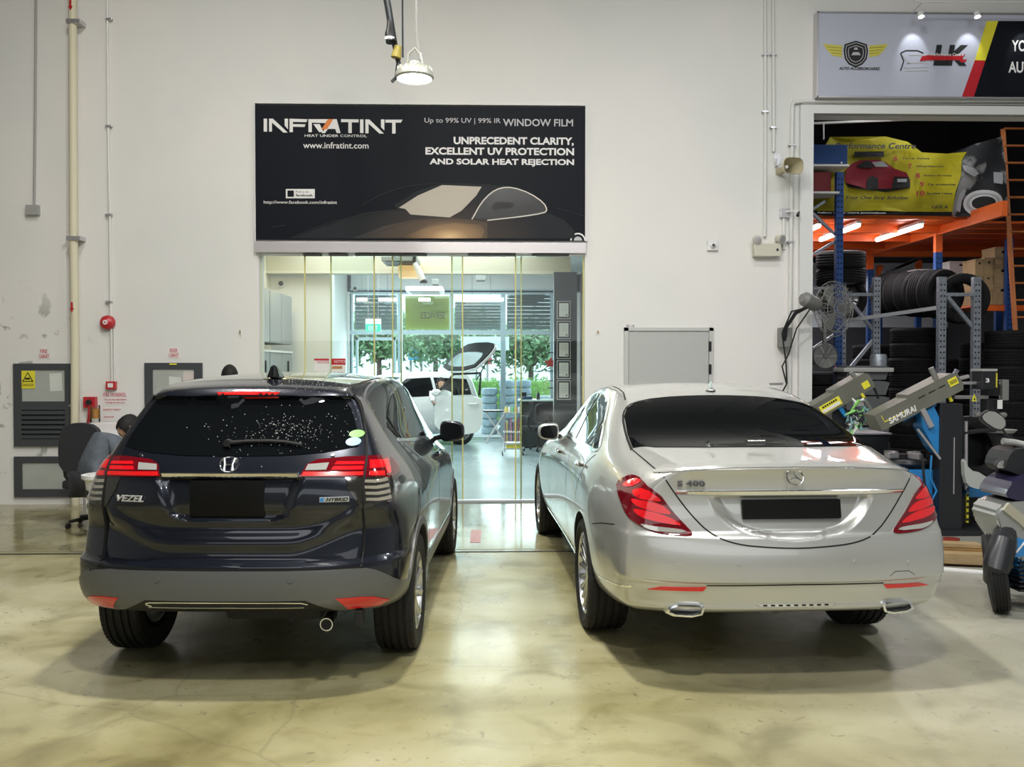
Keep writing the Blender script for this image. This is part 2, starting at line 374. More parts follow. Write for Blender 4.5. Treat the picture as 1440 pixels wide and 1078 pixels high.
# service cabinets
CAB = mat('dark_grey_steel', (.075, .082, .09), .4, .3); CABG = mat('cabinet_glass', (.10, .11, .10), .05, 0, 1)
CABG = mat('cabinet_glass', (.9, .95, .9), .02, trans=.0, alpha=.28, coat=1); PAPER = mat('paper', (.75, .75, .73), .8); INNER = vary(mat('cabinet_inside', (.17, .17, .14), .7), 5, .6)
def cab(px0, py0, px1, py1, lab, louv=None, mid=None, seed=0, wash=''):
    e = empty('service_cabinet', (0, 0, 0), label=lab, cat='cabinet'); u = (px1 - px0) / 86
    x0, z1 = W(px0, py0); x1, z0 = W(px1, py1); w_ = .095; bt = W(0, mid)[1] if mid else z0 + w_
    fr = B((x0, YW - .035, z0, x0 + w_, YW + .0, z1), (x1 - w_, YW - .035, z0, x1, YW, z1), (x0 + w_, YW - .035, z1 - w_ * .8, x1 - w_, YW, z1), (x0 + w_, YW - .035, z0, x1 - w_, YW, z0 + w_))
    if mid: box(fr, x0 + w_, YW - .035, bt - .05, x1 - w_, YW, bt + .05)
    build('cabinet_frame', fr, CAB, e)
    build('back_panel', B((x0 + w_ * .5, YW - .004, z0 + .02, x1 - w_ * .5, YW - .001, z1 - .02)), INNER, e)
    g0 = bt + .05 if mid else z0 + w_
    build('glass_pane', B((x0 + w_ - .005, YW - .024, g0, x1 - w_ + .005, YW - .020, z1 - w_ * .8)), CABG, e)
    if mid:
        k = 6
        build('louvre_back', B((x0 + w_, YW - .008, z0 + w_, x1 - w_, YW - .005, bt - .05)), CAB, e)
        for i in range(k):
            zz = z0 + w_ + (bt - .05 - z0 - w_) * (i + .5) / k
            build('louvre_slat', P([(YW - .008, zz + .036), (YW - .05, zz - .020), (YW - .048, zz - .026), (YW - .006, zz + .028)], x0 + w_, x1 - w_, 'yz'), CAB, e)
    build('lock', L([(0, -.008), (.012, -.006), (.013, 0)], 14, 'y', (x1 - w_ * .4, YW - .035, bt if mid else (z0 + z1) / 2)), ALU, e)
    return e, x0, x1, z0, z1
e, a, c_, z0, z1 = cab(20.5, 511, 105, 627, 'dark grey steel cabinet door with louvres and a yellow warning sticker', mid=570)
p = build('warning_sticker', P([W(31, 521), W(51, 521), W(51, 546), W(31, 546)], YW - .026, YW - .029), YEL, e)
build('warning_triangle', P([W(41, 522.5), W(33, 536.5), W(49, 536.5)], YW - .03, YW - .032), BLK, p); build('warning_triangle', P([W(41, 525), W(35.3, 535.3), W(46.7, 535.3)], YW - .032, YW - .034), YEL, p)
build('warning_symbol', P([W(37.5, 531), W(44, 530.5), W(44.5, 533.5), W(37.5, 533.5)], YW - .034, YW - .036), BLK, p); wtext('lettering', 'DANGER', 33, 539, 49, 543, BLK, .0295, p, depth=.001)
build('paper_sheet', P([W(70, 525), W(87, 524), W(88, 549), W(71, 550)], YW - .006, YW - .009), PAPER, e)
cab(21.5, 641.5, 106, 698, 'low grey cabinet with a wide pane under the louvred cabinet')
e, a, c_, z0, z1 = cab(204.5, 510, 286, 627, 'dark grey steel cabinet with papers behind glass, partly behind the crossover', mid=570)
build('paper_sheet', P([W(238, 529), W(255, 530), W(255, 548), W(238, 547)], YW - .006, YW - .009), PAPER, e); build('paper_sheet', P([W(258, 521), W(276, 521), W(276, 540), W(258, 539)], YW - .006, YW - .009), mat('pink_paper', (.7, .5, .5), .8), e)
wbox('yellow_tag', 240, 510.8, 250, 512.8, YEL, .038, parent=e, bev=0)
cab(204.5, 641.5, 286, 698, 'low grey cabinet with a wide pane behind the dark crossover')
for px, py, s in ((338, 465, 'right of the left cabinets'), (840, 465, 'between the shopfront and the grey door')):
    x_, z_ = W(px, py); tag(build('cup_hook', T([(x_, YW, z_), (x_, YW - .03, z_), (x_ + .01, YW - .035, z_ - .025), (x_ - .005, YW - .03, z_ - .035)], .006, 6), mat('brass', (.6, .45, .15), .3, 1), None, smooth=True), f'tiny brass hook in the wall {s}', 'hook')

# ---- shopfront banner and header
BAN = mat('banner_black', (.007, .009, .014), .5, spec=.15)
e = wbox('shop_banner', 360.5, 149, 823, 339, BAN, .05, bev=0, label='wide black INFRATINT banner with a car silhouette above the glass shopfront', cat='sign')
wbox('banner_edge', 359, 147, 824.5, 150, WHT, .055, parent=e, bev=0); wbox('banner_edge', 358.5, 147, 361.2, 340, WHT, .055, parent=e, bev=0); wbox('banner_edge', 822.5, 147, 825, 340, WHT, .055, parent=e, bev=0)
WPR = mat('white_lettering', (.80, .79, .78), .5); GPR = mat('silver_lettering', (.50, .50, .52), .5); OPR = mat('orange_print', (.75, .22, .04), .5)
Z = lambda a, c_: (350 + a / 2.9388, 140 + c_ / 2.9388)
def bp_(name, pts, m, o=.052, par=None, th=.002): return build(name, P([W(*Z(*p)) for p in pts], YW - o, YW - o - th), m, par or e)
lg = empty('infratint_logo'); lg.parent = e
for pts in ([(66, 84), (80, 84), (80, 137), (66, 137)], [(88, 84), (104, 84), (165, 141), (147, 141), (100, 100), (100, 137), (88, 137)], [(152, 84), (166, 84), (166, 128), (152, 112)],
            [(172, 84), (246, 86), (242, 98), (186, 97), (186, 106), (238, 107), (234, 118), (186, 117), (186, 139), (172, 139)],
            [(250, 86), (330, 86), (318, 102), (264, 100), (264, 139), (250, 139)], [(270, 106), (296, 106), (312, 139), (294, 139)],
            [(352, 86), (366, 86), (382, 143), (366, 143), (360, 126), (330, 126), (318, 143), (304, 143)], [(384, 86), (456, 87), (456, 99), (428, 99), (428, 143), (414, 143), (414, 98), (384, 98)],
            [(462, 87), (476, 87), (476, 143), (462, 143)], [(484, 87), (500, 87), (560, 145), (542, 145), (497, 104), (497, 144), (484, 144)], [(548, 87), (562, 87), (562, 132), (548, 118)],
            [(566, 88), (637, 88), (630, 100), (608, 100), (608, 145), (594, 145), (594, 100), (566, 100)]): bp_('logo_letter', pts, WPR, par=lg)
bp_('logo_slash', [(330, 86), (352, 86), (326, 128), (304, 128)], OPR, par=lg, o=.054)
def btext(s, a, c_, d, f, m=WPR, **k): (x0, y0), (x1, y1) = Z(a, c_), Z(d, f); wtext('lettering', s, x0, y0, x1, y1, m, .051, e, depth=.002, **k)
btext('HEAT UNDER CONTROL', 234, 148, 490, 160, bold=.01); btext('www.infratint.com', 228, 180, 497, 207, bold=.01)
btext('Up to 99% UV | 99% IR', 727, 80, 1040, 108, GPR, bold=.005); btext('WINDOW FILM', 1050, 84, 1338, 116, GPR, bold=.015)
btext('UNPRECEDENT CLARITY,', 847, 158, 1341, 197, bold=.035); btext('EXCELLENT UV PROTECTION', 731, 201, 1342, 235, bold=.035); btext('AND SOLAR HEAT REJECTION', 748, 247, 1342, 282, bold=.035)
btext('http://www.facebook.com/infratint', 66, 420, 367, 438, bold=.005)
bp_('find_us_label', [(157, 373), (276, 373), (276, 411), (157, 411)], WPR); bp_('social_icon', [(164, 379), (190, 379), (190, 405), (164, 405)], BAN, o=.055)
btext('f', 172, 381, 184, 403, WPR); bpy.data.objects[[o.name for o in bpy.data.objects][-1]].location.y = -.007
x0, y0 = Z(198, 393); x1, y1 = Z(270, 404); wtext('lettering', 'facebook.', x0, y0, x1, y1, BAN, .0545, e, depth=.001, bold=.02); x0, y0 = Z(198, 380); x1, y1 = Z(250, 388); wtext('lettering', 'Find us on', x0, y0, x1, y1, BAN, .0545, e, depth=.001)
# printed coupe: the print fades from gold near its middle to black
def fade(name, *stops):
    global n, l, tc
    m = mat(name, (.02, .02, .02), .5, spec=.15); n, l = nod(m); tc = n.new('ShaderNodeTexCoord'); mp = n.new('ShaderNodeMapping'); mp.vector_type = 'POINT'
    cx, cz = W(*Z(830, 570)); mp.inputs['Location'].default_value = (-cx * .9, 0, -cz * 2.0); mp.inputs['Scale'].default_value = (.9, 0, 2.0)
    l.new(tc.outputs['Object'], mp.inputs[0]); vl = n.new('ShaderNodeVectorMath'); vl.operation = 'LENGTH'; l.new(mp.outputs[0], vl.inputs[0]); l.new(ramp(vl.outputs['Value'], *stops), n['Principled BSDF'].inputs['Base Color']); return m
CG1 = fade('print_car_dark', (.0, (.16, .11, .07)), (.45, (.055, .046, .042)), (1, (.022, .024, .028))); CG2 = fade('print_car_brown', (.0, (.45, .30, .16)), (.4, (.11, .08, .06)), (.95, (.05, .05, .052))); CG3 = mat('print_car_glass', (.50, .45, .38), .5, spec=.2); CG4 = mat('print_highlight', (.62, .58, .52), .4); CG5 = fade('print_gold', (.0, (.75, .52, .28)), (.2, (.34, .22, .12)), (.5, (.09, .065, .05))); CG6 = mat('print_deep', (.012, .012, .014), .25)
bp_('printed_car', [(180, 576), (300, 530), (420, 490), (480, 468), (620, 455), (600, 440), (700, 380), (790, 352), (900, 350), (990, 356), (1060, 360), (1140, 385), (1200, 420), (1232, 470), (1300, 500), (1345, 545), (1345, 576)], CG1, .0522)
bp_('printed_car', [(430, 576), (560, 525), (680, 500), (830, 492), (920, 500), (985, 510), (985, 576)], CG2, .0545); bp_('printed_car', [(620, 576), (740, 530), (850, 512), (960, 520), (975, 545), (960, 576)], CG5, .057)
bp_('printed_car', [(622, 450), (700, 400), (800, 357), (962, 364), (940, 400), (880, 462), (830, 490), (670, 478), (648, 455)], CG3, .057)
bp_('printed_car', [(925, 495), (990, 400), (1030, 372), (1080, 366), (1150, 390), (1215, 428), (1230, 465), (1150, 480), (1000, 500)], CG6, .057)
for pts in ([(922, 498), (960, 430), (1000, 388), (1040, 368), (1090, 366), (1160, 390), (1218, 430), (1232, 460), (1218, 472), (1130, 486), (985, 502)], [(180, 574), (290, 528), (400, 494), (520, 470), (630, 455)], [(470, 440), (560, 390), (680, 356), (790, 350), (1000, 356)],
            [(480, 574), (600, 525), (720, 497), (840, 490)], [(100, 530), (155, 522)], [(1270, 452), (1300, 460), (1385, 485)]):
    t_ = len(pts) > 9; q = strip(smooth_line([W(*Z(*p)) for p in pts], 1), .014 if t_ else .005); build('printed_line', P(q, YW - .0585, YW - .060), CG4 if t_ else CG2, e)
bp_('printed_mirror', [(1000, 445), (1020, 428), (1090, 430), (1098, 440), (1080, 452), (1010, 462)], CG2, .060)
build('printed_seal', P([W(*Z(1358 + 32 * cos(t), 585 - 32 * sin(t))) for t in [PI * i / 16 for i in range(17)]] + [W(*Z(1358 + 26 * cos(t), 585 - 26 * sin(t))) for t in [PI * i / 16 for i in range(16, -1, -1)]], YW - .052, YW - .054), WPR, e); build('printed_seal', P([W(*Z(1358 + 17 * cos(t), 585 - 17 * sin(t))) for t in [PI * i / 12 for i in range(13)]], YW - .052, YW - .054), GPR, e)
PINKA = mat('header_aluminium', (.66, .62, .63), .3, .55)
e = wbox('header_beam', 360, 340.5, 823.5, 357, PINKA, .07, back=.1, label='long pinkish aluminium header beam between banner and sliding glass', cat='beam')
for a, c_ in ((427, 452), (463, 489), (500, 600), (658, 725), (748, 800)): wbox('track_clip', a, 357, c_, 359.5, DRK, .05, back=.05, parent=e, bev=0)
# sliding glass panels
GL = bpy.data.materials.new('clear_shop_glass'); GL.use_nodes = True; n, l = nod(GL); n.remove(n['Principled BSDF'])
tr = n.new('ShaderNodeBsdfTransparent'); tr.inputs[0].default_value = (.94, .985, .98, 1); gs = n.new('ShaderNodeBsdfGlossy'); gs.inputs['Roughness'].default_value = .0; fr = n.new('ShaderNodeFresnel'); fr.inputs[0].default_value = 1.45; ms_ = n.new('ShaderNodeMixShader')
l.new(fr.outputs[0], ms_.inputs[0]); l.new(tr.outputs[0], ms_.inputs[1]); l.new(gs.outputs[0], ms_.inputs[2]); l.new(ms_.outputs[0], n['Material Output'].inputs[0])
GEDGE = mat('glass_edge_strip', (.62, .58, .22), .3, emit=None)
for i, (a, c_, t) in enumerate(((364.5, 427, 1), (427, 525, 0), (464, 563, 1), (551, 650, 0), (635, 733, 1), (725, 821, 0))):
    Y = YW + .05 + t * .05; x0, x1 = at(a, 0, Y).x, at(c_, 0, Y).x; nm = ['leftmost', 'second', 'third', 'fourth', 'fifth', 'rightmost'][i]
    e = empty('sliding_glass_panel', ((x0 + x1) / 2, Y, 0), label=f'tall frameless sliding glass panel, {nm} from the left in the shopfront', cat='glass panel', group='sliding glass panels of the shopfront'); hw = (x1 - x0) / 2
    build('glass_pane', B((-hw, -.005, .03, hw, .005, SH - .02)), GL, e)
    for s in (-1, 1): build('edge_strip', B((s * hw - .008, -.008, .03, s * hw + .008, .008, SH - .02)), GEDGE, e)
build('trim_3', B((sh0, YW + .03, 0, sh1, YW + .14, .022)), ALU, kind='structure')
for nm, lab, a, c_, d, f, ln in (('window_notice', 'small white notice with a red band stuck on the left glass panels', 441, 503.5, 462, 530, 0), ('window_notice', 'red and white notice right of the plain one on the glass', 465.5, 503.5, 485.5, 530, 1)):
    o = wbox(nm, a, c_, d, f, PAPER, -.035, back=.037, bev=0, label=lab, cat='notice'); wbox('red_band', a, c_ + .5, d, c_ + (3 if not ln else 9), RED, -.032, back=.035, parent=o, bev=0)
    if ln: wbox('orange_band', a + 1, c_ + 11, a + 15, c_ + 15, mat('brown_print', (.45, .22, .08), .5), -.032, back=.035, parent=o, bev=0)
    for k in range(3): wbox('print_mark', a + 3 + k * 5, d and c_ + 19, a + 6 + k * 5, c_ + 23, GPR, -.032, back=.035, parent=o, bev=0)
    text('lettering', 'NOTICE', WPR if ln else SIGNR, (*[W(a + 2, 0)[0], W(0, c_ + (6.5 if ln else 7))[1]], W(d - 2, 0)[0], W(0, c_ + (2.5 if ln else 4))[1]), YW + .031, o, depth=.001)

# ---- right of the shopfront
GDOOR = mat('light_grey_door', (.46, .47, .455), .45)
x0, z1 = W(877.5, 460.5); x1, _ = W(1002.5, 460)
e = empty('door_1', (0, 0, 0), kind='structure')
build('door_frame', B((x0, YW - .03, 0, x0 + .05, YW, z1), (x1 - .05, YW - .03, 0, x1, YW, z1), (x0, YW - .03, z1 - .04, x1, YW, z1)), mat('door_frame_grey', (.52, .53, .51), .5), e)
build('door_leaf', B((x0 + .055, YW - .016, 0, x1 - .055, YW, z1 - .045), bev=.004), GDOOR, e)
for y in (487, 519): wbox('hinge', 996.5, y - 7, 999.5, y + 7, SATB, .035, parent=e, bev=0)
wtext('lettering', '01-10', 881, 456.2, 892, 459.6, BLK, .006, notice('unit_number', 'tiny unit number plate above the grey door, left corner', 878, 455, 894.5, 460.3, []), depth=.002)
e = empty('rear_door_pipes', (0, 0, 0), label='pair of white vertical pipes running down the wall left of the big doorway', cat='pipe')
wire('pipe', [(1075, -40), (1075.5, 200), (1074.5, 333)], WPIPE, .020, .025, e, 12); wire('pipe', [(1086, -40), (1087, 160), (1087, 214)], WPIPE, .020, .025, e, 12)
for x_, y in ((1075, 78), (1075, 158), (1086.5, 78), (1086.5, 180)): wbox('pipe_clip', x_ - 4.5, y - 1.2, x_ + 4.5, y + 1.2, ALU, .05, parent=e, bev=0)
e = empty('doorway_conduit', (0, 0, 0), label='grey conduit running down the wall and over the big doorway', cat='conduit')
wire('conduit', [(1470, 148.5), (1200, 147.5), (1127.5, 147.5), (1126.2, 150), (1126, 330), (1126, 560)], CON, .014, .03, e); wire('conduit', [(1470, 142.5), (1130, 143.5), (1115, 144.5), (1113.5, 149), (1111.5, 300), (1109, 560)], WPIPE, .024, .03, e, 12)
for x_, y in ((1113, 205), (1110.5, 341)): wbox('pipe_clip', x_ - 5, y - 1.2, x_ + 4.5, y + 1.2, ALU, .06, parent=e, bev=0)
wire('conduit', [(1101.5, 305), (1101.5, 350)], WPIPE, .02, .02, e)
# horn speaker, emergency light, cameras
x_, z_ = W(1095, 242)
e = empty('horn_speaker', (x_, YW, z_), label='beige horn loudspeaker on the wall left of the big doorway', cat='loudspeaker'); HORN = mat('horn_beige', (.50, .45, .30), .5)
bm = bmesh.new(); rg = None
for yy, w_, h_ in ((-.36, .125, .095), (-.35, .13, .10), (-.25, .085, .06), (-.12, .035, .03), (-.05, .04, .04), (0, .04, .04)):
    r_ = [bm.verts.new((math.copysign(abs(cos(t)) ** .6, cos(t)) * w_, yy, math.copysign(abs(sin(t)) ** .6, sin(t)) * h_)) for t in [2 * PI * k / 24 for k in range(24)]]
    if rg:
        for k in range(24): bm.faces.new((rg[k], rg[(k + 1) % 24], r_[(k + 1) % 24], r_[k]))
    rg = r_
o = build('horn', bm, HORN, e, smooth=True, norm=False); o.rotation_euler = (0, 0, R(10)); build('horn_core', L([(0, -.30), (.02, -.29), (.026, -.2), (.01, -.1)], 16, 'y'), SIGNW, e, smooth=True); build('bracket', B((-.05, -.08, .06, -.03, 0, .15), (-.06, -.015, .1, .02, 0, .22)), ALU, e)
e = empty('emergency_light', (0, 0, 0), label='beige twin-head emergency light box on the wall beside the horn loudspeaker', cat='emergency light'); EM = mat('beige_plastic', (.62, .60, .50), .45)
wbox('battery_case', 1057.5, 343.5, 1094.5, 361.5, EM, .10, parent=e, bev=.008); wbox('indicator', 1088, 351, 1091, 354, BLK, .104, parent=e, bev=0)
for px, py, rz in ((1063.5, 335.5, -12), (1089.5, 334.5, 28)):
    x_, z_ = W(px, py); o = build('lamp_head', L([(0, -.13), (.045, -.13), (.058, -.125), (.055, -.09), (.03, -.03), (0, -.02)], 24, 'y'), EM, e, smooth=True, ang=60); o.location = (x_, YW, z_); o.rotation_euler = (R(15), 0, R(rz))
    build('lamp_lens', L([(0, -.136), (.03, -.135), (.047, -.131)], 24, 'y'), LCLR if 'LCLR' in globals() else ALU, o, smooth=True)
e = empty('security_camera', (0, 0, 0), label='small round security camera on a square white plate in mid wall', cat='camera'); wbox('mount_plate', 994, 338.5, 1009, 352.5, WHT, .035, parent=e)
x_, z_ = W(1001.5, 345.5); build('camera_dome', L([(0, -.07), (.02, -.066), (.035, -.05), (.04, -.03), (.04, -.03)], 24, 'y', (x_, YW, z_)), WHT, e, smooth=True); build('camera_lens', L([(0, -.076), (.014, -.074), (.018, -.064)], 20, 'y', (x_, YW, z_)), BLK, e)
e = empty('security_camera', (0, 0, 0), label='grey bullet camera with a short arm on the wall left of the doorway', cat='camera'); wbox('mount_plate', 1096, 294, 1109.5, 307, ALU, .05, parent=e); wire('camera_arm', [(1103, 299), (1110, 299, .06), (1117, 301, .08)], WHT, .012, .05, e); x_, z_ = W(1116, 303); build('camera_body', T([(x_ + .02, YW - .11, z_ + .02), (x_ - .01, YW - .17, z_ - .03)], .018, 12), BLK, e)
notice('metal_plate', 'small metal plate on the wall just above the silver sedan roof', 1082, 538, 1101, 541, [], mt=ALU)
# white jamb of the big doorway
tag(build('trim_4', B((by0 - .16, YW - .06, 0, by0 - .0, YW + TH, BYT), (by0 - .16, YW - .06, BYT, by1, YW + .02, BYT + .10)), WHT), kind='structure')

# ---- the lit sign board over the doorway
SB = mat('sign_board_white', (.50, .52, .62), .35)
x0, z1 = W(1146, 24); x1 = W(1640, 24)[0]; z0 = W(1146, 139)[1]
e = empty('workshop_sign', (0, 0, 0), label='long white and black workshop sign board over the big doorway', cat='sign')
build('board', B((x0, YW - .12, z0, x1, YW, z1)), SB, e); build('sign_frame', B((x0 - .015, YW - .13, z0 - .02, x1, YW, z0), (x0 - .015, YW - .13, z1, x1, YW, z1 + .02), (x0 - .02, YW - .13, z0 - .02, x0, YW, z1 + .02)), ALU, e)
Z2 = lambda a, c_: (1100 + a / 3.3676, c_ / 3.3676)
def sp(name, pts, m, o=.121, th=.003, par=None): return build(name, P([W(*Z2(*p), -.12) for p in pts], YW - o, YW - o - th), m, par or e)
sp('black_field', [(1022, 100), (1800, 100), (1800, 462), (905, 462)], BAN); sp('yellow_band', [(968, 100), (1023, 100), (962, 287), (912, 285)], YEL); sp('red_band', [(912, 285), (962, 287), (906, 462), (849, 462)], RED)
sh = sp('shield_emblem', [(348, 193), (400, 210), (406, 240), (400, 280), (380, 305), (347, 320), (314, 305), (296, 280), (290, 240), (295, 210)], BLK)
for sc in (.84, .62): q = [(348 + (a - 348) * sc, 255 + (c_ - 255) * sc) for a, c_ in [(348, 193), (400, 210), (406, 240), (400, 280), (380, 305), (347, 320), (314, 305), (296, 280), (290, 240), (295, 210), (348, 193)]]; build('shield_line', P(strip([W(*Z2(*p), -.12) for p in q], .007), YW - .124, YW - .127), GPR, sh)
sp('shield_print', [(335, 248), (362, 248), (370, 262), (326, 262)], GPR, .125, par=sh); sp('shield_print', [(342, 226), (354, 226), (358, 236), (338, 236)], GPR, .125, par=sh)
GOLD = mat('yellow_gold_print', (.62, .56, .10), .4)
for s in (1, -1):
    f = lambda a, c_: (347 + s * (a - 347), c_)
    w_ = sp('wing_emblem', [f(192, 208), f(284, 216), f(282, 272), f(236, 262), (f(215, 240))], GOLD)
    for k in range(3): build('wing_line', P(strip([W(*Z2(*f(212 + k * 12, 222 + k * 14)), -.12), W(*Z2(*f(282, 228 + k * 14)), -.12)], .006), YW - .124, YW - .127), mat('olive_print', (.3, .28, .06), .5) if k == 0 and s == 1 else bpy.data.materials['olive_print'], w_)
def st(s, a, c_, d, f, m, **k): (p0, q0), (p1, q1) = Z2(a, c_), Z2(d, f); wtext('lettering', s, p0, q0, p1, q1, m, .1245, e, dy=0, depth=.003, **k)
st('AUTO ACCESSORCARZZ', 250, 334, 442, 348, BLK, bold=.02, shear=.2); st('LK', 692, 230, 852, 328, BLK, bold=.05, shear=.15)
wr = sp('wrench_emblem', [(660, 268), (690, 262), (838, 264), (845, 256), (866, 260), (856, 270), (852, 276), (858, 284), (874, 280), (866, 294), (846, 297), (836, 286), (690, 286), (650, 290)], RED, .126)
x_, z_ = W(*Z2(680, 281), -.12)[0], 0; (p0, q0), (p1, q1) = Z2(680, 268), Z2(832, 283); wtext('lettering', 'Performance Centre', p0, q0, p1, q1, WPR, .1285, e, depth=.002, bold=.01)
for pts in ([(560, 252), (585, 240), (640, 240), (668, 252)], [(560, 252), (575, 290), (560, 335)], [(585, 300), (640, 296), (690, 300)], [(575, 320), (640, 318), (690, 316)], [(600, 262), (640, 258), (668, 262)], [(585, 335), (690, 332)], [(570, 262), (600, 300)]):
    build('car_line_drawing', P(strip([W(*Z2(*p), -.12) for p in pts], .014), YW - .121, YW - .124), BLK if pts[0][0] < 570 else GPR, e)
st('YOUR', 1058, 208, 1190, 262, WPR, bold=.02); st('AUTO', 1043, 308, 1185, 362, WPR, bold=.02)
e = empty('sign_lamp_rail', (0, 0, 0), label='thin rail with small spotlights above the workshop sign', cat='light'); 
x0, z_ = W(1266, 19); x1 = W(1640, 19)[0]; build('rail', T([(x0, YW - .35, z_), (x1, YW - .35, z_)], .014, 8), WHT, e); build('rail_arm', T([(x0 + .1, YW - .35, z_), (x0 + .1, YW - .13, z_ - .02)], .01, 6), WHT, e)
LAMPE = mat('lamp_glow', (1, 1, 1), .5, emit=(1, .98, .92), es=14)
for i, px in enumerate((1294, 1373, 1452)):
    x_, z_ = W(px, 20, -.3); o = build('spot_head', L([(.03, -.02), (.045, -.03), (.045, .04), (.02, .07), (0, .07)], 18, 'z'), WHT, e, smooth=True); o.location = (x_, YW - .32, z_ - .02); o.rotation_euler = (R(-15), 0, 0); o.scale = (.8,) * 3; build('spot_glow', L([(0, -.034), (.030, -.032), (.044, -.022)], 18, 'z'), LAMPE, o)
    light('sign_spot', 'SPOT', (x_, YW - .33, z_ - .05), 7, (.95, .98, 1), .02, rot=(R(36), 0, 0), spot=62)
# ---- hanging high-bay lamp
hb = at(583, 104, 7.6); hb = V((hb.x, 7.6, hb.z))
e = empty('high_bay_lamp', hb, label='round glowing high-bay lamp hanging in front of the wall above the banner', cat='lamp'); LH = mat('lamp_housing', (.55, .56, .50), .4, .4); DC = mat('dark_cable', (.02, .025, .03), .5)
build('housing', L([(0, .10), (.05, .10), (.06, .07), (.13, .05), (.16, .01), (.165, -.03), (.15, -.045), (.14, -.03), (0, -.02)], 40), LH, e, smooth=True)
for k in range(20):
    a = 2 * PI * k / 20; build('cooling_fin', B((.05, -.003, .02, .15, .003, .055)), LH, e).rotation_euler = (0, 0, a)
build('lamp_face', L([(0, -.050), (.09, -.055), (.138, -.040)], 40), mat('lamp_face_glow', (1, 1, 1), .5, emit=(1, .99, .88), es=30), e, smooth=True)
build('hanger', T([(-.07, 0, .06), (-.05, 0, .17), (0, 0, .22), (.05, 0, .17), (.07, 0, .06)], .012, 8), LH, e, smooth=True)
build('suspension_wire', T([(-.10, 0, .14), (-.105, 0, 1.2), (-.10, 0, 2.9)], .008, 6), DC, e); build('suspension_wire', T([(.05, 0, .12), (.02, 0, .3), (.01, 0, .8), (.01, 0, 2.9)], .011, 6), CON, e)
light('high_bay_glow', 'AREA', hb + V((0, 0, -.09)), 14, (1, .97, .82), .26)
e = empty('hanging_cable', hb + V((0, .03, 0)), label='thick dark cable hanging diagonally down to the high-bay lamp', cat='cable')
build('cable', T([(-.42, 0, 1.6), (-.30, 0, .9), (-.235, 0, .62), (-.19, 0, .35), (-.14, 0, .1), (-.16, 0, -.02), (-.20, 0, -.06)], [.03, .03, .03, .028, .02, .016, .014], 10), DC, e, smooth=True)
x_ = at(549, 50, 7.63); o = empty('clip_spotlight', (x_.x, 7.6, x_.z), label='small black clip spotlight on the hanging cable beside the high-bay lamp', cat='lamp')
build('spot_body', T([(0, .03, .13), (0, .02, .05), (0, 0, 0), (.01, -.01, -.07)], [.028, .034, .045, .045], 14), BLK, o, smooth=True); build('spot_glow', L([(0, 0), (.03, .002), (.04, .008)], 18, 'z', (0, -.03, -.05)), LAMPE, o); build('connector', T([(.07, 0, -.10), (.05, 0, -.20)], [.03, .045], 12), mat('yellow_connector', (.35, .28, .05), .5), o, smooth=True)
# ---------------------------------------------------------------- car bodies
def pch(keys, x):
    """smooth monotone curve through keys (x, v...)"""
    n = len(keys)
    if x <= keys[0][0]: return keys[0][1:]
    if x >= keys[-1][0]: return keys[-1][1:]
    i = max(j for j in range(n - 1) if keys[j][0] <= x); h = keys[i + 1][0] - keys[i][0]; t = (x - keys[i][0]) / h; out = []
    for c in range(1, len(keys[0])):
        def sl(j): return (keys[j + 1][c] - keys[j][c]) / (keys[j + 1][0] - keys[j][0])
        def tg(j):
            if j == 0: return sl(0)
            if j == n - 1: return sl(n - 2)
            a, b = sl(j - 1), sl(j); return 0 if a * b <= 0 else 2 * a * b / (a + b)
        m0, m1 = tg(i), tg(i + 1); a, b = keys[i][c], keys[i + 1][c]
        out.append((2 * t ** 3 - 3 * t * t + 1) * a + (t ** 3 - 2 * t * t + t) * h * m0 + (3 * t * t - 2 * t ** 3) * b + (t ** 3 - t * t) * h * m1)
    return out
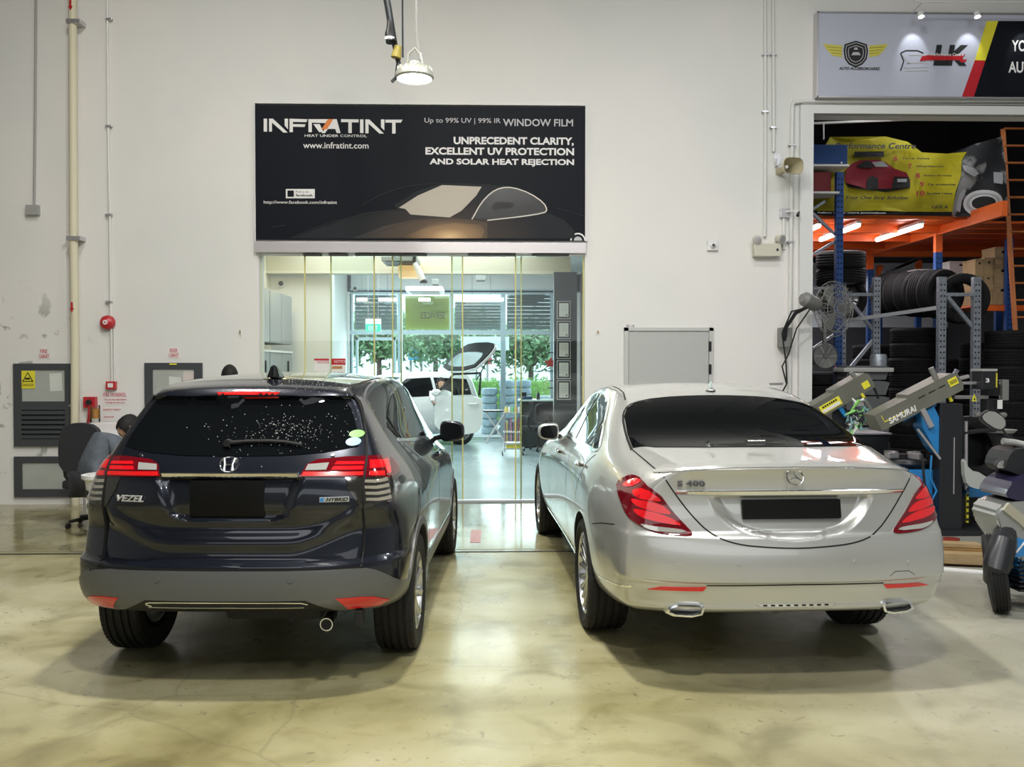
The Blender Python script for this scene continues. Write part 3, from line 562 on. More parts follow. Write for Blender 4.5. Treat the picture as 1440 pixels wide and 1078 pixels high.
def body_mesh(rows, center, ys, rear, front, fr=(.93, .8, .6, .35, 0), tr=(.75, .45, 0), lev=3, sculpt=None, wells=(), well_r=.39, mats=(), well_x=.52):
    """closed car body. rows: per height row the keys (y, x, z) from tail to nose; center: keys (y, z) of the top centre line;
    ys: stations; rear[k] = (y of corner, y at centre, z at centre); front alike. fr: x fractions across tail and nose"""
    K = len(rows); n = len(ys); bm = bmesh.new(); gv = {}
    def vert(p):
        key = tuple(round(c, 5) for c in p)
        if key not in gv: gv[key] = bm.verts.new(p)
        return gv[key]
    def yk(s, k):
        y = ys[s]; a = rear[k][0] - ys[0]; b = front[k][0] - ys[-1]
        return y + a * max(0, 1 - (y - ys[0]) / .9) ** 2 + b * max(0, 1 - (ys[-1] - y) / .9) ** 2
    side = [[None] * K for _ in range(n)]
    for s in range(n):
        for k in range(K):
            y = yk(s, k); x, z = pch(rows[k], y); side[s][k] = V((x, y, z))
    M = len(fr)
    top = [[None] * M for _ in range(n)]; bot = [[None] * M for _ in range(n)]
    for s in range(n):
        e = side[s][K - 1]; zc = pch(center, e.y)[0]
        for m, f in enumerate(fr):
            q = 1 - f * f; top[s][m] = V((e.x * f, e.y, e.z + (zc - e.z) * q)); bot[s][m] = V((side[s][0].x * f, side[s][0].y, side[s][0].z))
    def face(tab, s):
        F = [[None] * M for _ in range(K)]
        for k in range(K):
            e = side[s][k]; yc, zc = tab[k][1:3]
            for m, f in enumerate(fr):
                h = 1 - (1 - f ** 3.2) ** .8; F[k][m] = V((e.x * f, yc + (e.y - yc) * h, zc + (e.z - zc) * f * f))
        return F
    RF, FF = face(rear, 0), face(front, n - 1)
    for F, s in ((RF, 0), (FF, n - 1)):
        for m in range(M): top[s][m] = F[K - 1][m]; bot[s][m] = F[0][m]
    def quad(a, b, c, d):
        for sx in (1, -1):
            q = [vert((p.x * sx if abs(p.x) > 1e-6 else 0, p.y, p.z)) for p in (a, b, c, d)]
            q = q if sx > 0 else q[::-1]; q2 = []
            for v in q:
                if v not in q2: q2.append(v)
            if len(q2) > 2:
                try: bm.faces.new(q2)
                except ValueError: pass
    for s in range(n - 1):
        for k in range(K - 1): quad(side[s][k], side[s + 1][k], side[s + 1][k + 1], side[s][k + 1])
        A = [side[s][K - 1]] + top[s]; C = [side[s + 1][K - 1]] + top[s + 1]
        for m in range(M): quad(A[m], C[m], C[m + 1], A[m + 1])
        A = [side[s][0]] + bot[s]; C = [side[s + 1][0]] + bot[s + 1]
        for m in range(M): quad(A[m + 1], C[m + 1], C[m], A[m])
    for F, s in ((RF, 0), (FF, n - 1)):
        for k in range(K - 1):
            A = [side[s][k]] + F[k]; C = [side[s][k + 1]] + F[k + 1]
            for m in range(M): quad(A[m + 1], A[m], C[m], C[m + 1])
    bmesh.ops.recalc_face_normals(bm, faces=bm.faces)
    me = bpy.data.meshes.new('cage'); bm.to_mesh(me); bm.free()
    for m in mats: me.materials.append(m)
    o = bpy.data.objects.new('cage', me); COL.objects.link(o)
    md = o.modifiers.new('s', 'SUBSURF'); md.levels = lev; md.render_levels = lev
    dg = bpy.context.evaluated_depsgraph_get(); dg.update()
    me2 = bpy.data.meshes.new_from_object(o.evaluated_get(dg)); bpy.data.objects.remove(o)
    if sculpt:
        for v in me2.vertices:
            r = sculpt(v.co)
            if r is not None: v.co = r
    clean = me2.copy()
    if wells:
        o = bpy.data.objects.new('b', me2); COL.objects.link(o); cut = bmesh.new()
        for wy, wz in wells:
            for sx in (1, -1): lathe(cut, [(0, sx * well_x), (well_r, sx * well_x), (well_r, sx * 1.2), (0, sx * 1.2)], 48, 'x', (0, wy, wz))
        bmesh.ops.recalc_face_normals(cut, faces=cut.faces)
        cm = bpy.data.meshes.new('c'); cut.to_mesh(cm); cut.free(); cm.materials.append(mats[-1])
        co = bpy.data.objects.new('c', cm); COL.objects.link(co)
        b = o.modifiers.new('b', 'BOOLEAN'); b.operation = 'DIFFERENCE'; b.object = co; b.solver = 'EXACT'; b.material_mode = 'TRANSFER'
        dg = bpy.context.evaluated_depsgraph_get(); dg.update()
        me3 = bpy.data.meshes.new_from_object(o.evaluated_get(dg)); bpy.data.objects.remove(o); bpy.data.objects.remove(co); me2 = me3
    for me in (me2, clean):
        for p in me.polygons: p.use_smooth = True
    me2.set_sharp_from_angle(angle=R(40))
    b2 = bmesh.new(); b2.from_mesh(clean); bvh = BVHTree.FromBMesh(b2); b2.free()
    return me2, bvh
def wheel_meshes(Rt, wt, Rr, spokes, M, style):
    """tyre and rim about the x axis, outer face towards +x"""
    h = wt / 2
    prof = [(Rr * .98, -h * .75), (Rr * 1.03, -h * .86), ((Rr + Rt) / 2, -h * 1.02), (Rt * .95, -h * .98), (Rt * .985, -h * .86)]
    gro = [-.55, -.2, .2, .55]
    for gq in gro:
        prof += [(Rt, h * (gq - .07)), (Rt - .009, h * (gq - .055)), (Rt - .009, h * (gq + .055)), (Rt, h * (gq + .07))]
    prof += [(Rt * .985, h * .86), (Rt * .95, h * .98), ((Rr + Rt) / 2, h * 1.02), (Rr * 1.03, h * .86), (Rr * .98, h * .75), (Rr * .9, 0), (Rr * .98, -h * .75)]
    bt = lathe(bmesh.new(), prof, 64, 'x')
    for i in range(64):   # sipes across the shoulders
        a = 2 * PI * i / 64
        for sx in (1, -1):
            box(bt, -.012, -.003, -.001, .012, .003, .0015, M=Matrix.Rotation(a, 4, 'X') @ Matrix.Translation((sx * h * .8, 0, Rt * .99)))
    br = bmesh.new()
    lathe(br, [(Rr * 1.02, h * .8), (Rr * 1.03, h * .88), (Rr * .97, h * .9), (Rr * .93, h * .7), (Rr * .9, h * .2), (Rr * .88, -h * .8), (Rr * .8, -h * .8), (Rr * .84, h * .15), (Rr * .9, h * .66)], 64, 'x')
    lathe(br, [(0, h * .74), (Rr * .13, h * .73), (Rr * .17, h * .66), (Rr * .2, h * .3), (0, h * .2)], 32, 'x')
    for i in range(spokes):
        a = 2 * PI * i / spokes
        rr = .021 if style == 'multi' else .034; pts = [(h * .55, 0, Rr * .12), (h * .66, 0, Rr * .4), (h * .72, 0, Rr * .7), (h * .8, 0, Rr * .96)]
        q = bmesh.new(); tube(q, pts, [rr * 1.1, rr * .62, rr * .6, rr * .9], 6)
        for v in q.verts: v.co.x = h * .5 + (v.co.x - h * .5) * .8
        bmesh.ops.transform(q, matrix=Matrix.Rotation(a, 4, 'X'), verts=q.verts); m = bpy.data.meshes.new('t'); q.to_mesh(m); q.free(); br.from_mesh(m)
        bpy.data.meshes.remove(m)
    bd = lathe(bmesh.new(), [(0, 0), (Rr * .7, 0), (Rr * .7, .012), (Rr * .3, .02), (0, .03)], 32, 'x', (-.02, 0, 0))
    out = []
    for bmx, mm, nm in ((bt, M[0], 'tyre'), (br, M[1], 'rim'), (bd, M[2], 'brake_disc')):
        o = build(nm, bmx, mm, None, smooth=True, ang=30); out.append(o.data); bpy.data.objects.remove(o)
    return out
def put_wheels(root, ms, pos, yaw=()):
    for i, (x, y, z) in enumerate(pos):
        rz = 0 if x > 0 else PI
        t = link_mesh('tyre', ms[0], root, (x, y, z), (0, 0, rz)); link_mesh('rim', ms[1], t); link_mesh('brake_disc', ms[2], t)

def ss(a, b, x):
    t = min(1, max(0, (x - a) / (b - a))); return t * t * (3 - 2 * t)
CP = mat('car_rubber_black', (.012, .012, .013), .62); TYRE = vary(mat('tyre_rubber', (.014, .014, .015), .7), 40, .4, .15)
RIM = mat('wheel_alloy', (.62, .63, .64), .28, 1); DISC = mat('brake_steel', (.25, .24, .23), .4, 1)
CHROME = mat('chrome', (.84, .85, .86), .12, 1); GLOSSB = mat('gloss_black_plastic', (.006, .006, .007), .12, 0, .6)
TINT = mat('tinted_window_glass', (.004, .005, .006), .02, 0, 0, spec=.32); RTINT = mat('dark_rear_glass', (.003, .0035, .004), .03, 0, 0, spec=.02); GAP = mat('panel_gap_black', (.004, .004, .004), .8)
PLATE = mat('plate_matt_black', (.004, .004, .004), .55, spec=.2); LCH = mat('smoked_chamber', (.34, .32, .26), .2, .3, 1); LDRED = mat('dark_red_lamp_lens', (.13, .003, .008), .06, 0, 1)
LCLR = mat('clear_lamp_lens', (.55, .55, .52), .08, .4, 1); LSMK = mat('smoked_lamp_lens', (.035, .034, .03), .1, .3, 1); REFL = mat('red_reflector', (.68, .012, .012), .2, 0, 1)
BADGE = mat('dark_chrome', (.10, .10, .105), .3, .8); MIRG = mat('mirror_glass', (.55, .58, .6), .03, 1)
def mirx(p): return [(-a, b) for a, b in p]

# ================================================================ silver sedan
SILV = mat('silver_metallic_paint', (.56, .565, .545), .28, .6, 1, coat_r=.02)
def silver_sedan():
    root = empty('silver_sedan', (1.556, 4.374, 0), R(2.1), label='silver four-door luxury sedan parked on the right, seen from the rear', cat='car')
    rows = [  # (y, x, z)
        [(.15, .76, .34), (.6, .80, .26), (1.2, .80, .22), (4.4, .80, .2), (5.1, .62, .24)],
        [(.15, .865, .37), (.6, .895, .30), (1.2, .915, .27), (2.6, .90, .27), (4.4, .9, .27), (5.1, .70, .30)],
        [(.15, .895, .48), (.6, .935, .46), (1.2, .945, .45), (2.6, .915, .45), (4.4, .935, .45), (5.1, .74, .40)],
        [(.15, .90, .65), (.6, .94, .67), (1.2, .95, .67), (2.6, .935, .65), (4.4, .945, .62), (5.1, .74, .55)],
        [(.15, .85, .84), (.6, .90, .86), (1.2, .935, .86), (2.6, .94, .84), (4.4, .92, .80), (5.1, .70, .68)],
        [(.15, .765, .965), (.6, .835, 1.01), (1.2, .885, 1.03), (2.6, .90, .99), (3.8, .88, .93), (4.4, .84, .88), (5.1, .62, .75)],
        [(.15, .69, 1.03), (.6, .765, 1.075), (1.0, .815, 1.11), (1.4, .825, 1.14), (2.6, .83, 1.08), (3.6, .82, 1.0), (4.4, .74, .95), (5.1, .52, .78)],
        [(.15, .63, 1.06), (.6, .70, 1.11), (.95, .745, 1.16), (1.35, .735, 1.27), (1.8, .715, 1.32), (2.6, .72, 1.30), (3.2, .73, 1.16), (3.6, .75, 1.03), (4.4, .62, .99), (5.1, .42, .8)],
        [(.15, .56, 1.078), (.6, .64, 1.13), (.9, .69, 1.16), (1.2, .645, 1.28), (1.6, .61, 1.40), (2.1, .62, 1.445), (2.6, .615, 1.44), (3.1, .62, 1.30), (3.6, .66, 1.06), (4.4, .5, 1.01), (5.1, .3, .81)]]
    rows = [[(y, x * (1 - .03 * (1 - ss(.2, 1.0, y)) * (1 if 0 < k < 5 else 0)), z + (.045 if k < 8 else .055)) for y, x, z in r_] for k, r_ in enumerate(rows)]
    center = [(.1, 1.098), (.6, 1.145), (.88, 1.165), (1.2, 1.30), (1.55, 1.42), (2.0, 1.485), (2.5, 1.495), (2.9, 1.44), (3.5, 1.14), (3.8, 1.06), (4.6, 1.0), (5.1, .82)]
    center = [(y, z + .05) for y, z in center]
    ys = [.16, .33, .6, .9, 1.19, 1.5, 1.85, 2.3, 2.8, 3.3, 3.8, 4.35, 4.85, 5.05]
    rear = [(.30, .10, .335), (.22, .035, .365), (.20, .02, .47), (.20, .02, .66), (.20, .09, .84), (.19, .10, .985), (.17, .09, 1.04), (.15, .075, 1.075), (.13, .06, 1.098)]
    rear = [(p, q, z + .045) for p, q, z in rear]
    front = [(5.0, 5.15, .24), (5.0, 5.2, .3), (5.0, 5.22, .4), (5.0, 5.23, .55), (5.0, 5.22, .68), (5.0, 5.18, .75), (5.0, 5.15, .78), (5.0, 5.1, .8), (5.0, 5.05, .81)]
    def sculpt(c):
        if c.y > .5 or c.z > 1.25: return
        c = V((c.x, c.y, c.z - .045))
        d = 0; ax = abs(c.x)
        # scoop around the number plate
        w_ = pch([(.715, .0), (.743, .156), (.782, .30), (.869, .395), (.93, .425)], c.z)[0]; e = ss(-.01, .055, w_ - ax) * ss(.715, .765, c.z) * (1 - ss(.925, .94, c.z))
        d += .034 * e
        # step between boot lid and bumper, lower skirt line
        d += -.012 * (1 - ss(.735, .76, c.z)) * (1 if c.y < .4 else 0) * ss(.4, .5, c.z)
        d += .015 * (1 - ss(.50, .515, c.z)) * ss(.36, .40, c.z) * (1 - ss(.3, .5, c.y))
        return V((c.x, c.y + d, c.z + .045)) if d else None
    me, bvh = body_mesh(rows, center, ys, rear, front, lev=4, sculpt=sculpt, wells=((1.19, .345), (4.355, .345)), well_r=.385, mats=(SILV, CP))
    o = link_mesh('body', me, root)
    return root, bvh
def silver_wheels(root):
    put_wheels(root, wheel_meshes(.345, .245, .245, 20, (TYRE, RIM, DISC), 'multi'), [(.815, 1.19, .345), (-.815, 1.19, .345), (.81, 4.355, .345), (-.81, 4.355, .345)])
# ================================================================ dark crossover
DARK = mat('dark_blue_grey_metallic_paint', (.012, .015, .025), .26, .5, 1, coat_r=.015)
GREYC = mat('grey_bumper_cladding', (.135, .14, .144), .34, .3)
def dark_crossover():
    root = empty('dark_crossover', (-1.324, 4.36, 0), R(-2.2), label='dark blue-grey compact crossover parked on the left, seen from the rear', cat='car')
    rows = [
        [(.15, .66, .40), (.5, .74, .35), (1.2, .74, .25), (3.4, .74, .23), (4.1, .60, .26)],
        [(.15, .80, .43), (.5, .84, .38), (1.2, .85, .30), (3.4, .84, .28), (4.1, .66, .32)],
        [(.15, .84, .51), (.5, .875, .50), (.85, .885, .48), (2, .86, .42), (3.4, .875, .42), (4.1, .70, .42)],
        [(.15, .84, .66), (.5, .875, .68), (.85, .89, .70), (2, .865, .62), (3.4, .88, .66), (4.1, .71, .55)],
        [(.15, .815, .84), (.5, .855, .86), (.85, .88, .87), (2, .875, .84), (3.4, .87, .82), (4.1, .69, .68)],
        [(.15, .79, .98), (.5, .82, 1.0), (.85, .845, 1.0), (2, .86, .96), (3.4, .84, .90), (4.1, .64, .76)],
        [(.15, .75, 1.09), (.5, .775, 1.13), (.85, .79, 1.14), (2, .80, 1.08), (3.0, .80, 1.0), (3.4, .77, .97), (4.1, .55, .80)],
        [(.15, .70, 1.16), (.5, .72, 1.22), (.85, .73, 1.24), (1.4, .735, 1.22), (2, .74, 1.2), (2.6, .75, 1.14), (3.0, .76, 1.05), (3.4, .66, 1.02), (4.1, .44, .83)],
        [(.15, .59, 1.33), (.5, .635, 1.37), (.85, .65, 1.39), (1.4, .655, 1.41), (2.1, .665, 1.39), (2.6, .70, 1.24), (3.0, .72, 1.08), (3.4, .57, 1.05), (4.1, .34, .84)],
        [(.15, .47, 1.50), (.5, .52, 1.53), (.85, .56, 1.555), (1.4, .60, 1.575), (2.1, .62, 1.54), (2.6, .64, 1.36), (3.0, .66, 1.10), (3.4, .5, 1.06), (4.1, .26, .85)]]
    center = [(.15, 1.54), (.5, 1.57), (.9, 1.60), (1.5, 1.62), (2.0, 1.61), (2.4, 1.48), (2.9, 1.18), (3.1, 1.11), (3.5, 1.08), (4.1, .86)]
    ys = [.22, .4, .62, .85, 1.2, 1.6, 2.05, 2.5, 2.9, 3.2, 3.47, 3.9, 4.1]
    rear = [(.30, .12, .405), (.26, .03, .43), (.24, 0, .50), (.24, .0, .655), (.25, .075, .83), (.25, .07, .98), (.27, .085, 1.08), (.33, .15, 1.16), (.47, .34, 1.34), (.55, .46, 1.525)]
    front = [(4.05, 4.2, .26), (4.05, 4.25, .32), (4.05, 4.28, .42), (4.05, 4.29, .55), (4.05, 4.27, .68), (4.05, 4.22, .76), (4.05, 4.2, .80), (4.05, 4.15, .83), (4.05, 4.12, .84), (4.05, 4.1, .85)]
    def sculpt(c):
        if c.y > .6: return
        d = 0; ax = abs(c.x)
        d += .05 * (ss(.655, .675, c.z) - ss(.80, .95, c.z)) * (1 - ss(.3, .5, c.y))     # hatch sits back from the bumper top
        w_ = pch([(.86, .22), (.905, .31), (.99, .34), (1.09, .375)], c.z)[0]
        d += .034 * ss(-.01, .05, w_ - ax) * ss(.86, .90, c.z) * (1 - ss(1.075, 1.088, c.z))   # plate recess
        zz = c.z - ss(.3, .75, ax) * .13; d += -.022 * (ss(.70, .765, zz) - ss(.775, .84, zz)) * (1 - ss(.60, .66, ax)) # swage
        if c.z > 1.15: d += -.05 * ss(1.475, 1.49, c.z) * (1 - ss(.5, .6, c.y)) * (1 if c.y < .6 else 0)
        return V((c.x, c.y + d, c.z)) if d else None
    me, bvh = body_mesh(rows, center, ys, rear, front, lev=4, sculpt=sculpt, wells=((.84, .335), (3.45, .335)), well_r=.385, mats=(DARK, CP))
    o = link_mesh('body', me, root)
    return root, bvh
def dark_wheels(root):
    put_wheels(root, wheel_meshes(.335, .225, .215, 10, (TYRE, RIM, DISC), 'five'), [(.765, .84, .335), (-.765, .84, .335), (.765, 3.45, .335), (-.765, 3.45, .335)])
def ad(pts): return [((x + y) * .7071, z) for x, y, z in pts]     # corner view: across the diagonal, up
def mirp(l): return [(-a, b) for a, b in l]
def both(fn, name, pts, dr, *a, **k):
    """the same panel on the right and on the left flank"""
    out = []
    for s in (1, -1):
        d = {'right': ('right', 'left'), 'rr': ('rr', 'rl'), 'rear': ('rear', 'rear'), 'top': ('top', 'top')}[dr][0 if s > 0 else 1]
        p = pts if s > 0 or dr == 'right' else mirp(pts)
        out.append(fn(name, k['bvh'], p, d, k['m'], k['parent'], **{q: v for q, v in k.items() if q not in ('bvh', 'm', 'parent')}))
    return out
def chrome_bar(root, bvh, x1, z0, z1, out, taper=0):
    """a moulded bar across the tail, its face turned slightly down"""
    bm = bmesh.new(); prev = None; n_ = 28
    for i in range(n_ + 1):
        x = -x1 + 2 * x1 * i / n_; k = 1 - taper * abs(x / x1) ** 4; zc = (z0 + z1) / 2; h_ = (z1 - z0) / 2 * k
        ys = [bvh.ray_cast(V((x, -2, z)), V((0, 1, 0)))[0] for z in (zc + h_, zc, zc - h_)]; y = min(q.y for q in ys if q) - out * k
        r = [bm.verts.new(p) for p in ((x, y + .05, zc + h_), (x, y - .004, zc + h_), (x, y - .008, zc + h_ * .7), (x, y + .004, zc - h_ * .8), (x, y + .012, zc - h_), (x, y + .05, zc - h_))]
        if prev:
            for a in range(6): bm.faces.new((prev[a], prev[(a + 1) % 6], r[(a + 1) % 6], r[a]))
        else: bm.faces.new(r)
        prev = r
    bm.faces.new(prev[::-1]); return build('chrome_bar', bm, CHROME, root, smooth=True, ang=30)
def mirror(root, s, c, sz, m, rz=0):
    """door mirror: shell, glass facing the rear, arm to the door; s = +1 right"""
    bm = bmesh.new(); w_, h_, d_ = sz; r0 = []
    for i, (yy, k) in enumerate(((-.0, .86), (.01, .97), (.035, 1), (.07, .93), (.10, .72), (.115, .35))):
        ring = [bm.verts.new((x * k * w_ / 2, yy * d_ / .115, z * k * h_ / 2)) for x, z in [(math.copysign(abs(cos(t)) ** .62, cos(t)) * (1 if cos(t) * s > -2 else 1), math.copysign(abs(sin(t)) ** .62, sin(t)) * (1 - .16 * cos(t) * s)) for t in [2 * PI * j / 28 for j in range(28)]]]
        if r0:
            for j in range(28): bm.faces.new((r0[j], r0[(j + 1) % 28], ring[(j + 1) % 28], ring[j]))
        r0 = ring
        if i == 0: bm.faces.new(ring[::-1])
    bm.faces.new(r0)
    o = build('door_mirror', bm, m, root, smooth=True, ang=60); o.location = c; o.rotation_euler = (0, 0, rz)
    g = [(math.copysign(abs(cos(t)) ** .62, cos(t)) * w_ * .40, math.copysign(abs(sin(t)) ** .62, sin(t)) * h_ * .39 * (1 - .16 * cos(t) * s)) for t in [2 * PI * j / 28 for j in range(28)]]
    build('mirror_glass', P(g, -.004, .004), TINT, o)
    build('mirror_arm', T([(-s * w_ * .35, .05, -h_ * .25), (-s * (w_ * .5 + .04), .06, -h_ * .36), (-s * (w_ * .5 + .14), .07, -h_ * .46)], [.022, .018, .03], 8), GLOSSB, o, smooth=True)
def side_handle(root, bvh, y, z, s, m, ln=.2):
    h, n, _, _ = bvh.ray_cast(V((3 * s, y, z)), V((-s, 0, 0)))
    pts = [h + V((0, dy * ln / 2, .0)) + V((s, 0, 0)) * o_ for dy, o_ in ((-1, .0), (-.85, .022), (-.3, .034), (.3, .034), (.85, .022), (1, 0))]
    build('door_handle', T(pts, [.008, .012, .013, .013, .012, .008], 8), m, root, smooth=True)

# ---- silver sedan: body panels and fittings
sr, sb = silver_sedan(); silver_wheels(sr)
K_ = dict(bvh=sb, parent=sr)
gl = [(.705, .72), (.69, .96), (.658, 1.23), (.62, 1.34), (.555, 1.415), (.395, 1.49), (.2, 1.512)]
rw = conform('rear_window', sb, [(0, .575), (.3, .585), (.6, .63)] + gl + [(0, 1.515)] + mirp(gl[::-1]) + [(-.6, .63), (-.3, .585)], 'top', RTINT, sr, off=.004, g=.05)
conform('window_seal', sb, strip(smooth_line([(-.715, .70), (-.70, .96), (-.67, 1.23), (-.63, 1.35), (-.56, 1.428), (-.4, 1.503), (0, 1.528), (.4, 1.503), (.56, 1.428), (.63, 1.35), (.67, 1.23), (.70, .96), (.715, .70)], 1), .014), 'top', GAP, sr, off=.0015, skirt=0)
lid = [(-.692, 1.135), (-.666, 1.094), (-.605, .996), (-.523, .885), (-.432, .794), (-.31, .748), (-.147, .733), (0, .727)]
conform('boot_lid_gap', sb, strip(smooth_line(lid + mirp(lid[::-1][1:]), 2), .007), 'rear', GAP, sr, off=.0012, skirt=0, g=.02)
both(conform, 'boot_lid_gap', strip([(.668, .20), (.686, .42), (.712, .70)], .007), 'top', m=GAP, off=.0012, skirt=0, **K_)
chrome_bar(sr, sb, .60, .988, 1.015, .008, .3)
conform('boot_lip', sb, strip([(-.69, 1.095), (-.55, 1.122), (-.3, 1.136), (0, 1.139), (.3, 1.136), (.55, 1.122), (.69, 1.095)], .010), 'rear', SILV, sr, off=.006, skirt=.01)
pl = conform('number_plate', sb, rrect(-.257, .862, .257, .962, .008), 'rear', PLATE, sr, off=.022, skirt=.03, g=.1)
lamp = ad([(.835, .522, 1.004), (.80, .45, 1.045), (.769, .391, 1.064), (.744, .264, 1.056), (.69, .15, 1.005), (.617, .13, .907), (.56, .10, .84), (.527, .08, .80), (.534, .075, .786), (.608, .093, .787), (.70, .125, .795), (.754, .145, .812), (.803, .19, .846), (.838, .33, .91), (.841, .465, .968)])
bands = [ad([(.825, .442, .997), (.765, .348, 1.052), (.741, .239, 1.045), (.798, .314, 1.001)]), ad([(.798, .291, .992), (.74, .186, 1.019), (.674, .148, .966), (.678, .147, .95), (.785, .211, .965)]),
         ad([(.806, .251, .956), (.75, .17, .955), (.674, .145, .942), (.625, .128, .899), (.629, .126, .887), (.73, .156, .904), (.801, .212, .933)]), ad([(.803, .203, .913), (.72, .14, .90), (.637, .127, .879), (.58, .107, .845), (.585, .105, .834), (.746, .155, .860), (.798, .187, .888)])]
clr = ad([(.785, .167, .841), (.717, .138, .829), (.62, .11, .822), (.565, .095, .815), (.555, .085, .797), (.68, .12, .800), (.748, .147, .815)])
LB = mat('red_lamp_band', (.72, .008, .014), .12, 0, 1)
for t, s in zip(both(conform, 'tail_lamp', smooth_poly(lamp, 1), 'rr', m=LDRED, off=.006, skirt=.02, g=.025, **K_), (1, -1)):
    for b in bands: conform('lamp_band', sb, smooth_poly(b if s > 0 else mirp(b), 1), 'rr' if s > 0 else 'rl', LB, t, off=.009, skirt=.006, g=.03)
    conform('reversing_lamp', sb, smooth_poly(clr if s > 0 else mirp(clr), 1), 'rr' if s > 0 else 'rl', LCLR, t, off=.010, skirt=.006, g=.03)
both(conform, 'red_reflector', [(.745, .506), (.68, .526), (.46, .533), (.478, .511)], 'rear', m=REFL, off=.005, **K_)
conform('bumper_crease', sb, strip([(-.46, .540), (0, .543), (.46, .540)], .006), 'rear', GAP, sr, off=.0008, skirt=0)
both(conform, 'bumper_insert', strip([(.70, .512), (.85, .486), (1.0, .463), (1.14, .442)], .011), 'rr', m=CHROME, off=.003, **K_)
both(conform, 'bumper_gap', strip([(.80, .725), (.6, .765), (.36, .80)], .006), 'right', m=GAP, off=.001, skirt=0, **K_)
conform('bumper_vent', sb, [(-.20, .440), (.21, .440), (.185, .424), (-.175, .426)], 'rear', CHROME, sr, off=.004)
for i in range(9):
    conform('vent_bar', sb, rrect(-.168 + i * .04, .428, -.146 + i * .04, .4375, .004, 2), 'rear', CP, bpy.data.objects['bumper_vent'], off=.006)
for s in (1, -1):
    o = [(.665, .372), (.632, .434), (.478, .437), (.462, .424), (.482, .372)]; i_ = [(.645, .382), (.622, .425), (.485, .428), (.476, .420), (.49, .381)]
    bm = bmesh.new(); oo = smooth_poly([(x * s, z) for x, z in o], 1); ii = smooth_poly([(x * s, z) for x, z in i_], 1); n = len(oo)
    rings = [[bm.verts.new((x, y + max(0, abs(x) - .5) * .28, z)) for x, z in pp] for pp, y in ((oo, .20), (oo, .065), (ii, .062), (ii, .19))]
    for A, C in zip(rings[:-1], rings[1:]):
        for j in range(n): bm.faces.new((A[j], A[(j + 1) % n], C[(j + 1) % n], C[j]))
    t = build('exhaust_trim', bm, CHROME, sr, smooth=True, ang=40)
    build('exhaust_pipe', P(ii, .16, .30), CP, t)
win = dict(front_door_window=[(2.10, 1.125), (2.24, 1.36), (2.28, 1.443), (2.45, 1.438), (2.65, 1.385), (2.95, 1.27), (3.22, 1.13), (3.18, 1.09), (2.6, 1.108)],
           rear_door_window=[(1.47, 1.130), (1.42, 1.20), (1.47, 1.285), (1.62, 1.352), (1.82, 1.412), (2.05, 1.438), (2.22, 1.443), (2.17, 1.34), (2.04, 1.127)], quarter_window=[(1.14, 1.128), (1.24, 1.175), (1.42, 1.262), (1.39, 1.20), (1.44, 1.130)])
for nm, p in win.items(): both(conform, nm, p, 'right', m=TINT, off=.004, g=.06, **K_)
both(conform, 'window_pillar', strip([(2.07, 1.125), (2.205, 1.36), (2.25, 1.445)], .06), 'right', m=GAP, off=.002, skirt=0, **K_)
both(conform, 'window_trim', strip(smooth_line([(3.26, 1.10), (2.6, 1.095), (1.5, 1.117), (1.08, 1.115), (1.22, 1.19), (1.58, 1.355), (1.82, 1.43), (2.05, 1.455), (2.4, 1.457), (2.66, 1.40), (2.97, 1.28), (3.28, 1.12)], 2), .016), 'right', m=CHROME, off=.005, g=.05, **K_)
for p in ([(2.06, 1.10), (2.0, .9), (2.02, .6), (2.03, .38)], [(1.12, 1.10), (1.28, 1.03), (1.45, .86), (1.50, .6), (1.58, .40)], [(3.22, 1.06), (3.25, .8), (3.23, .38)]):
    both(conform, 'door_gap', strip(smooth_line(p, 1), .008), 'right', m=GAP, off=.001, skirt=0, g=.05, **K_)
both(conform, 'sill_trim', strip([(1.62, .345), (3.9, .335)], .022), 'right', m=CHROME, off=.004, g=.08, **K_)
both(conform, 'roof_joint', strip([(.60, 1.50), (.575, 1.7), (.56, 2.2), (.56, 2.8)], .010), 'top', m=GAP, off=.001, skirt=0, **K_)
for s in (1, -1):
    mirror(sr, s, (s * .955, 3.03, 1.10), (.18, .14, .13), SILV); side_handle(sr, sb, 2.55, .985, s, CHROME, .22); side_handle(sr, sb, 1.42, 1.01, s, CHROME, .22)
# three-pointed star in a ring
h, n, _, _ = sb.ray_cast(V((0, -2, 1.085)), V((0, 1, 0)))
bm = tube(bmesh.new(), [(.043 * cos(2 * PI * i / 32), 0, .043 * sin(2 * PI * i / 32)) for i in range(32)], .0045, 8, closed=True)
for k in range(3):
    a = R(90 + 120 * k); tube(bm, [(0, -.006, 0), (.041 * cos(a), 0, .041 * sin(a))], [.0075, .001], 6)
o = build('star_badge', bm, CHROME, sr, smooth=True); o.location = h + V((0, -.020, 0)); o.rotation_euler = (R(-24), 0, 0)
o = text('model_badge', 'S 400', BADGE, (-.070, -.014, .070, .014), 0, sr, depth=.008, bold=.02); o.location = (-.525, .113, 1.048); o.rotation_euler = (R(-8), 0, R(-9.3))
o = text('window_film_mark', 'INFRATINT', mat('white_print', (.85, .85, .85), .5), (-.052, -.006, .052, .006), 0, sr, depth=.002, bold=.03); o.location = (.02, .70, 1.216); o.rotation_euler = (R(-62), 0, 0)
bm = lathe(bmesh.new(), [(.055, 0), (.05, .008), (.03, .016), (.018, .02)], 24)
for v in bm.verts: v.co.x *= .65
v0 = [bm.verts.new(p) for p in ((-.008, .05, .015), (.008, .05, .015), (.008, -.045, .015), (-.008, -.045, .015), (0, -.035, .062), (0, -.02, .066))]
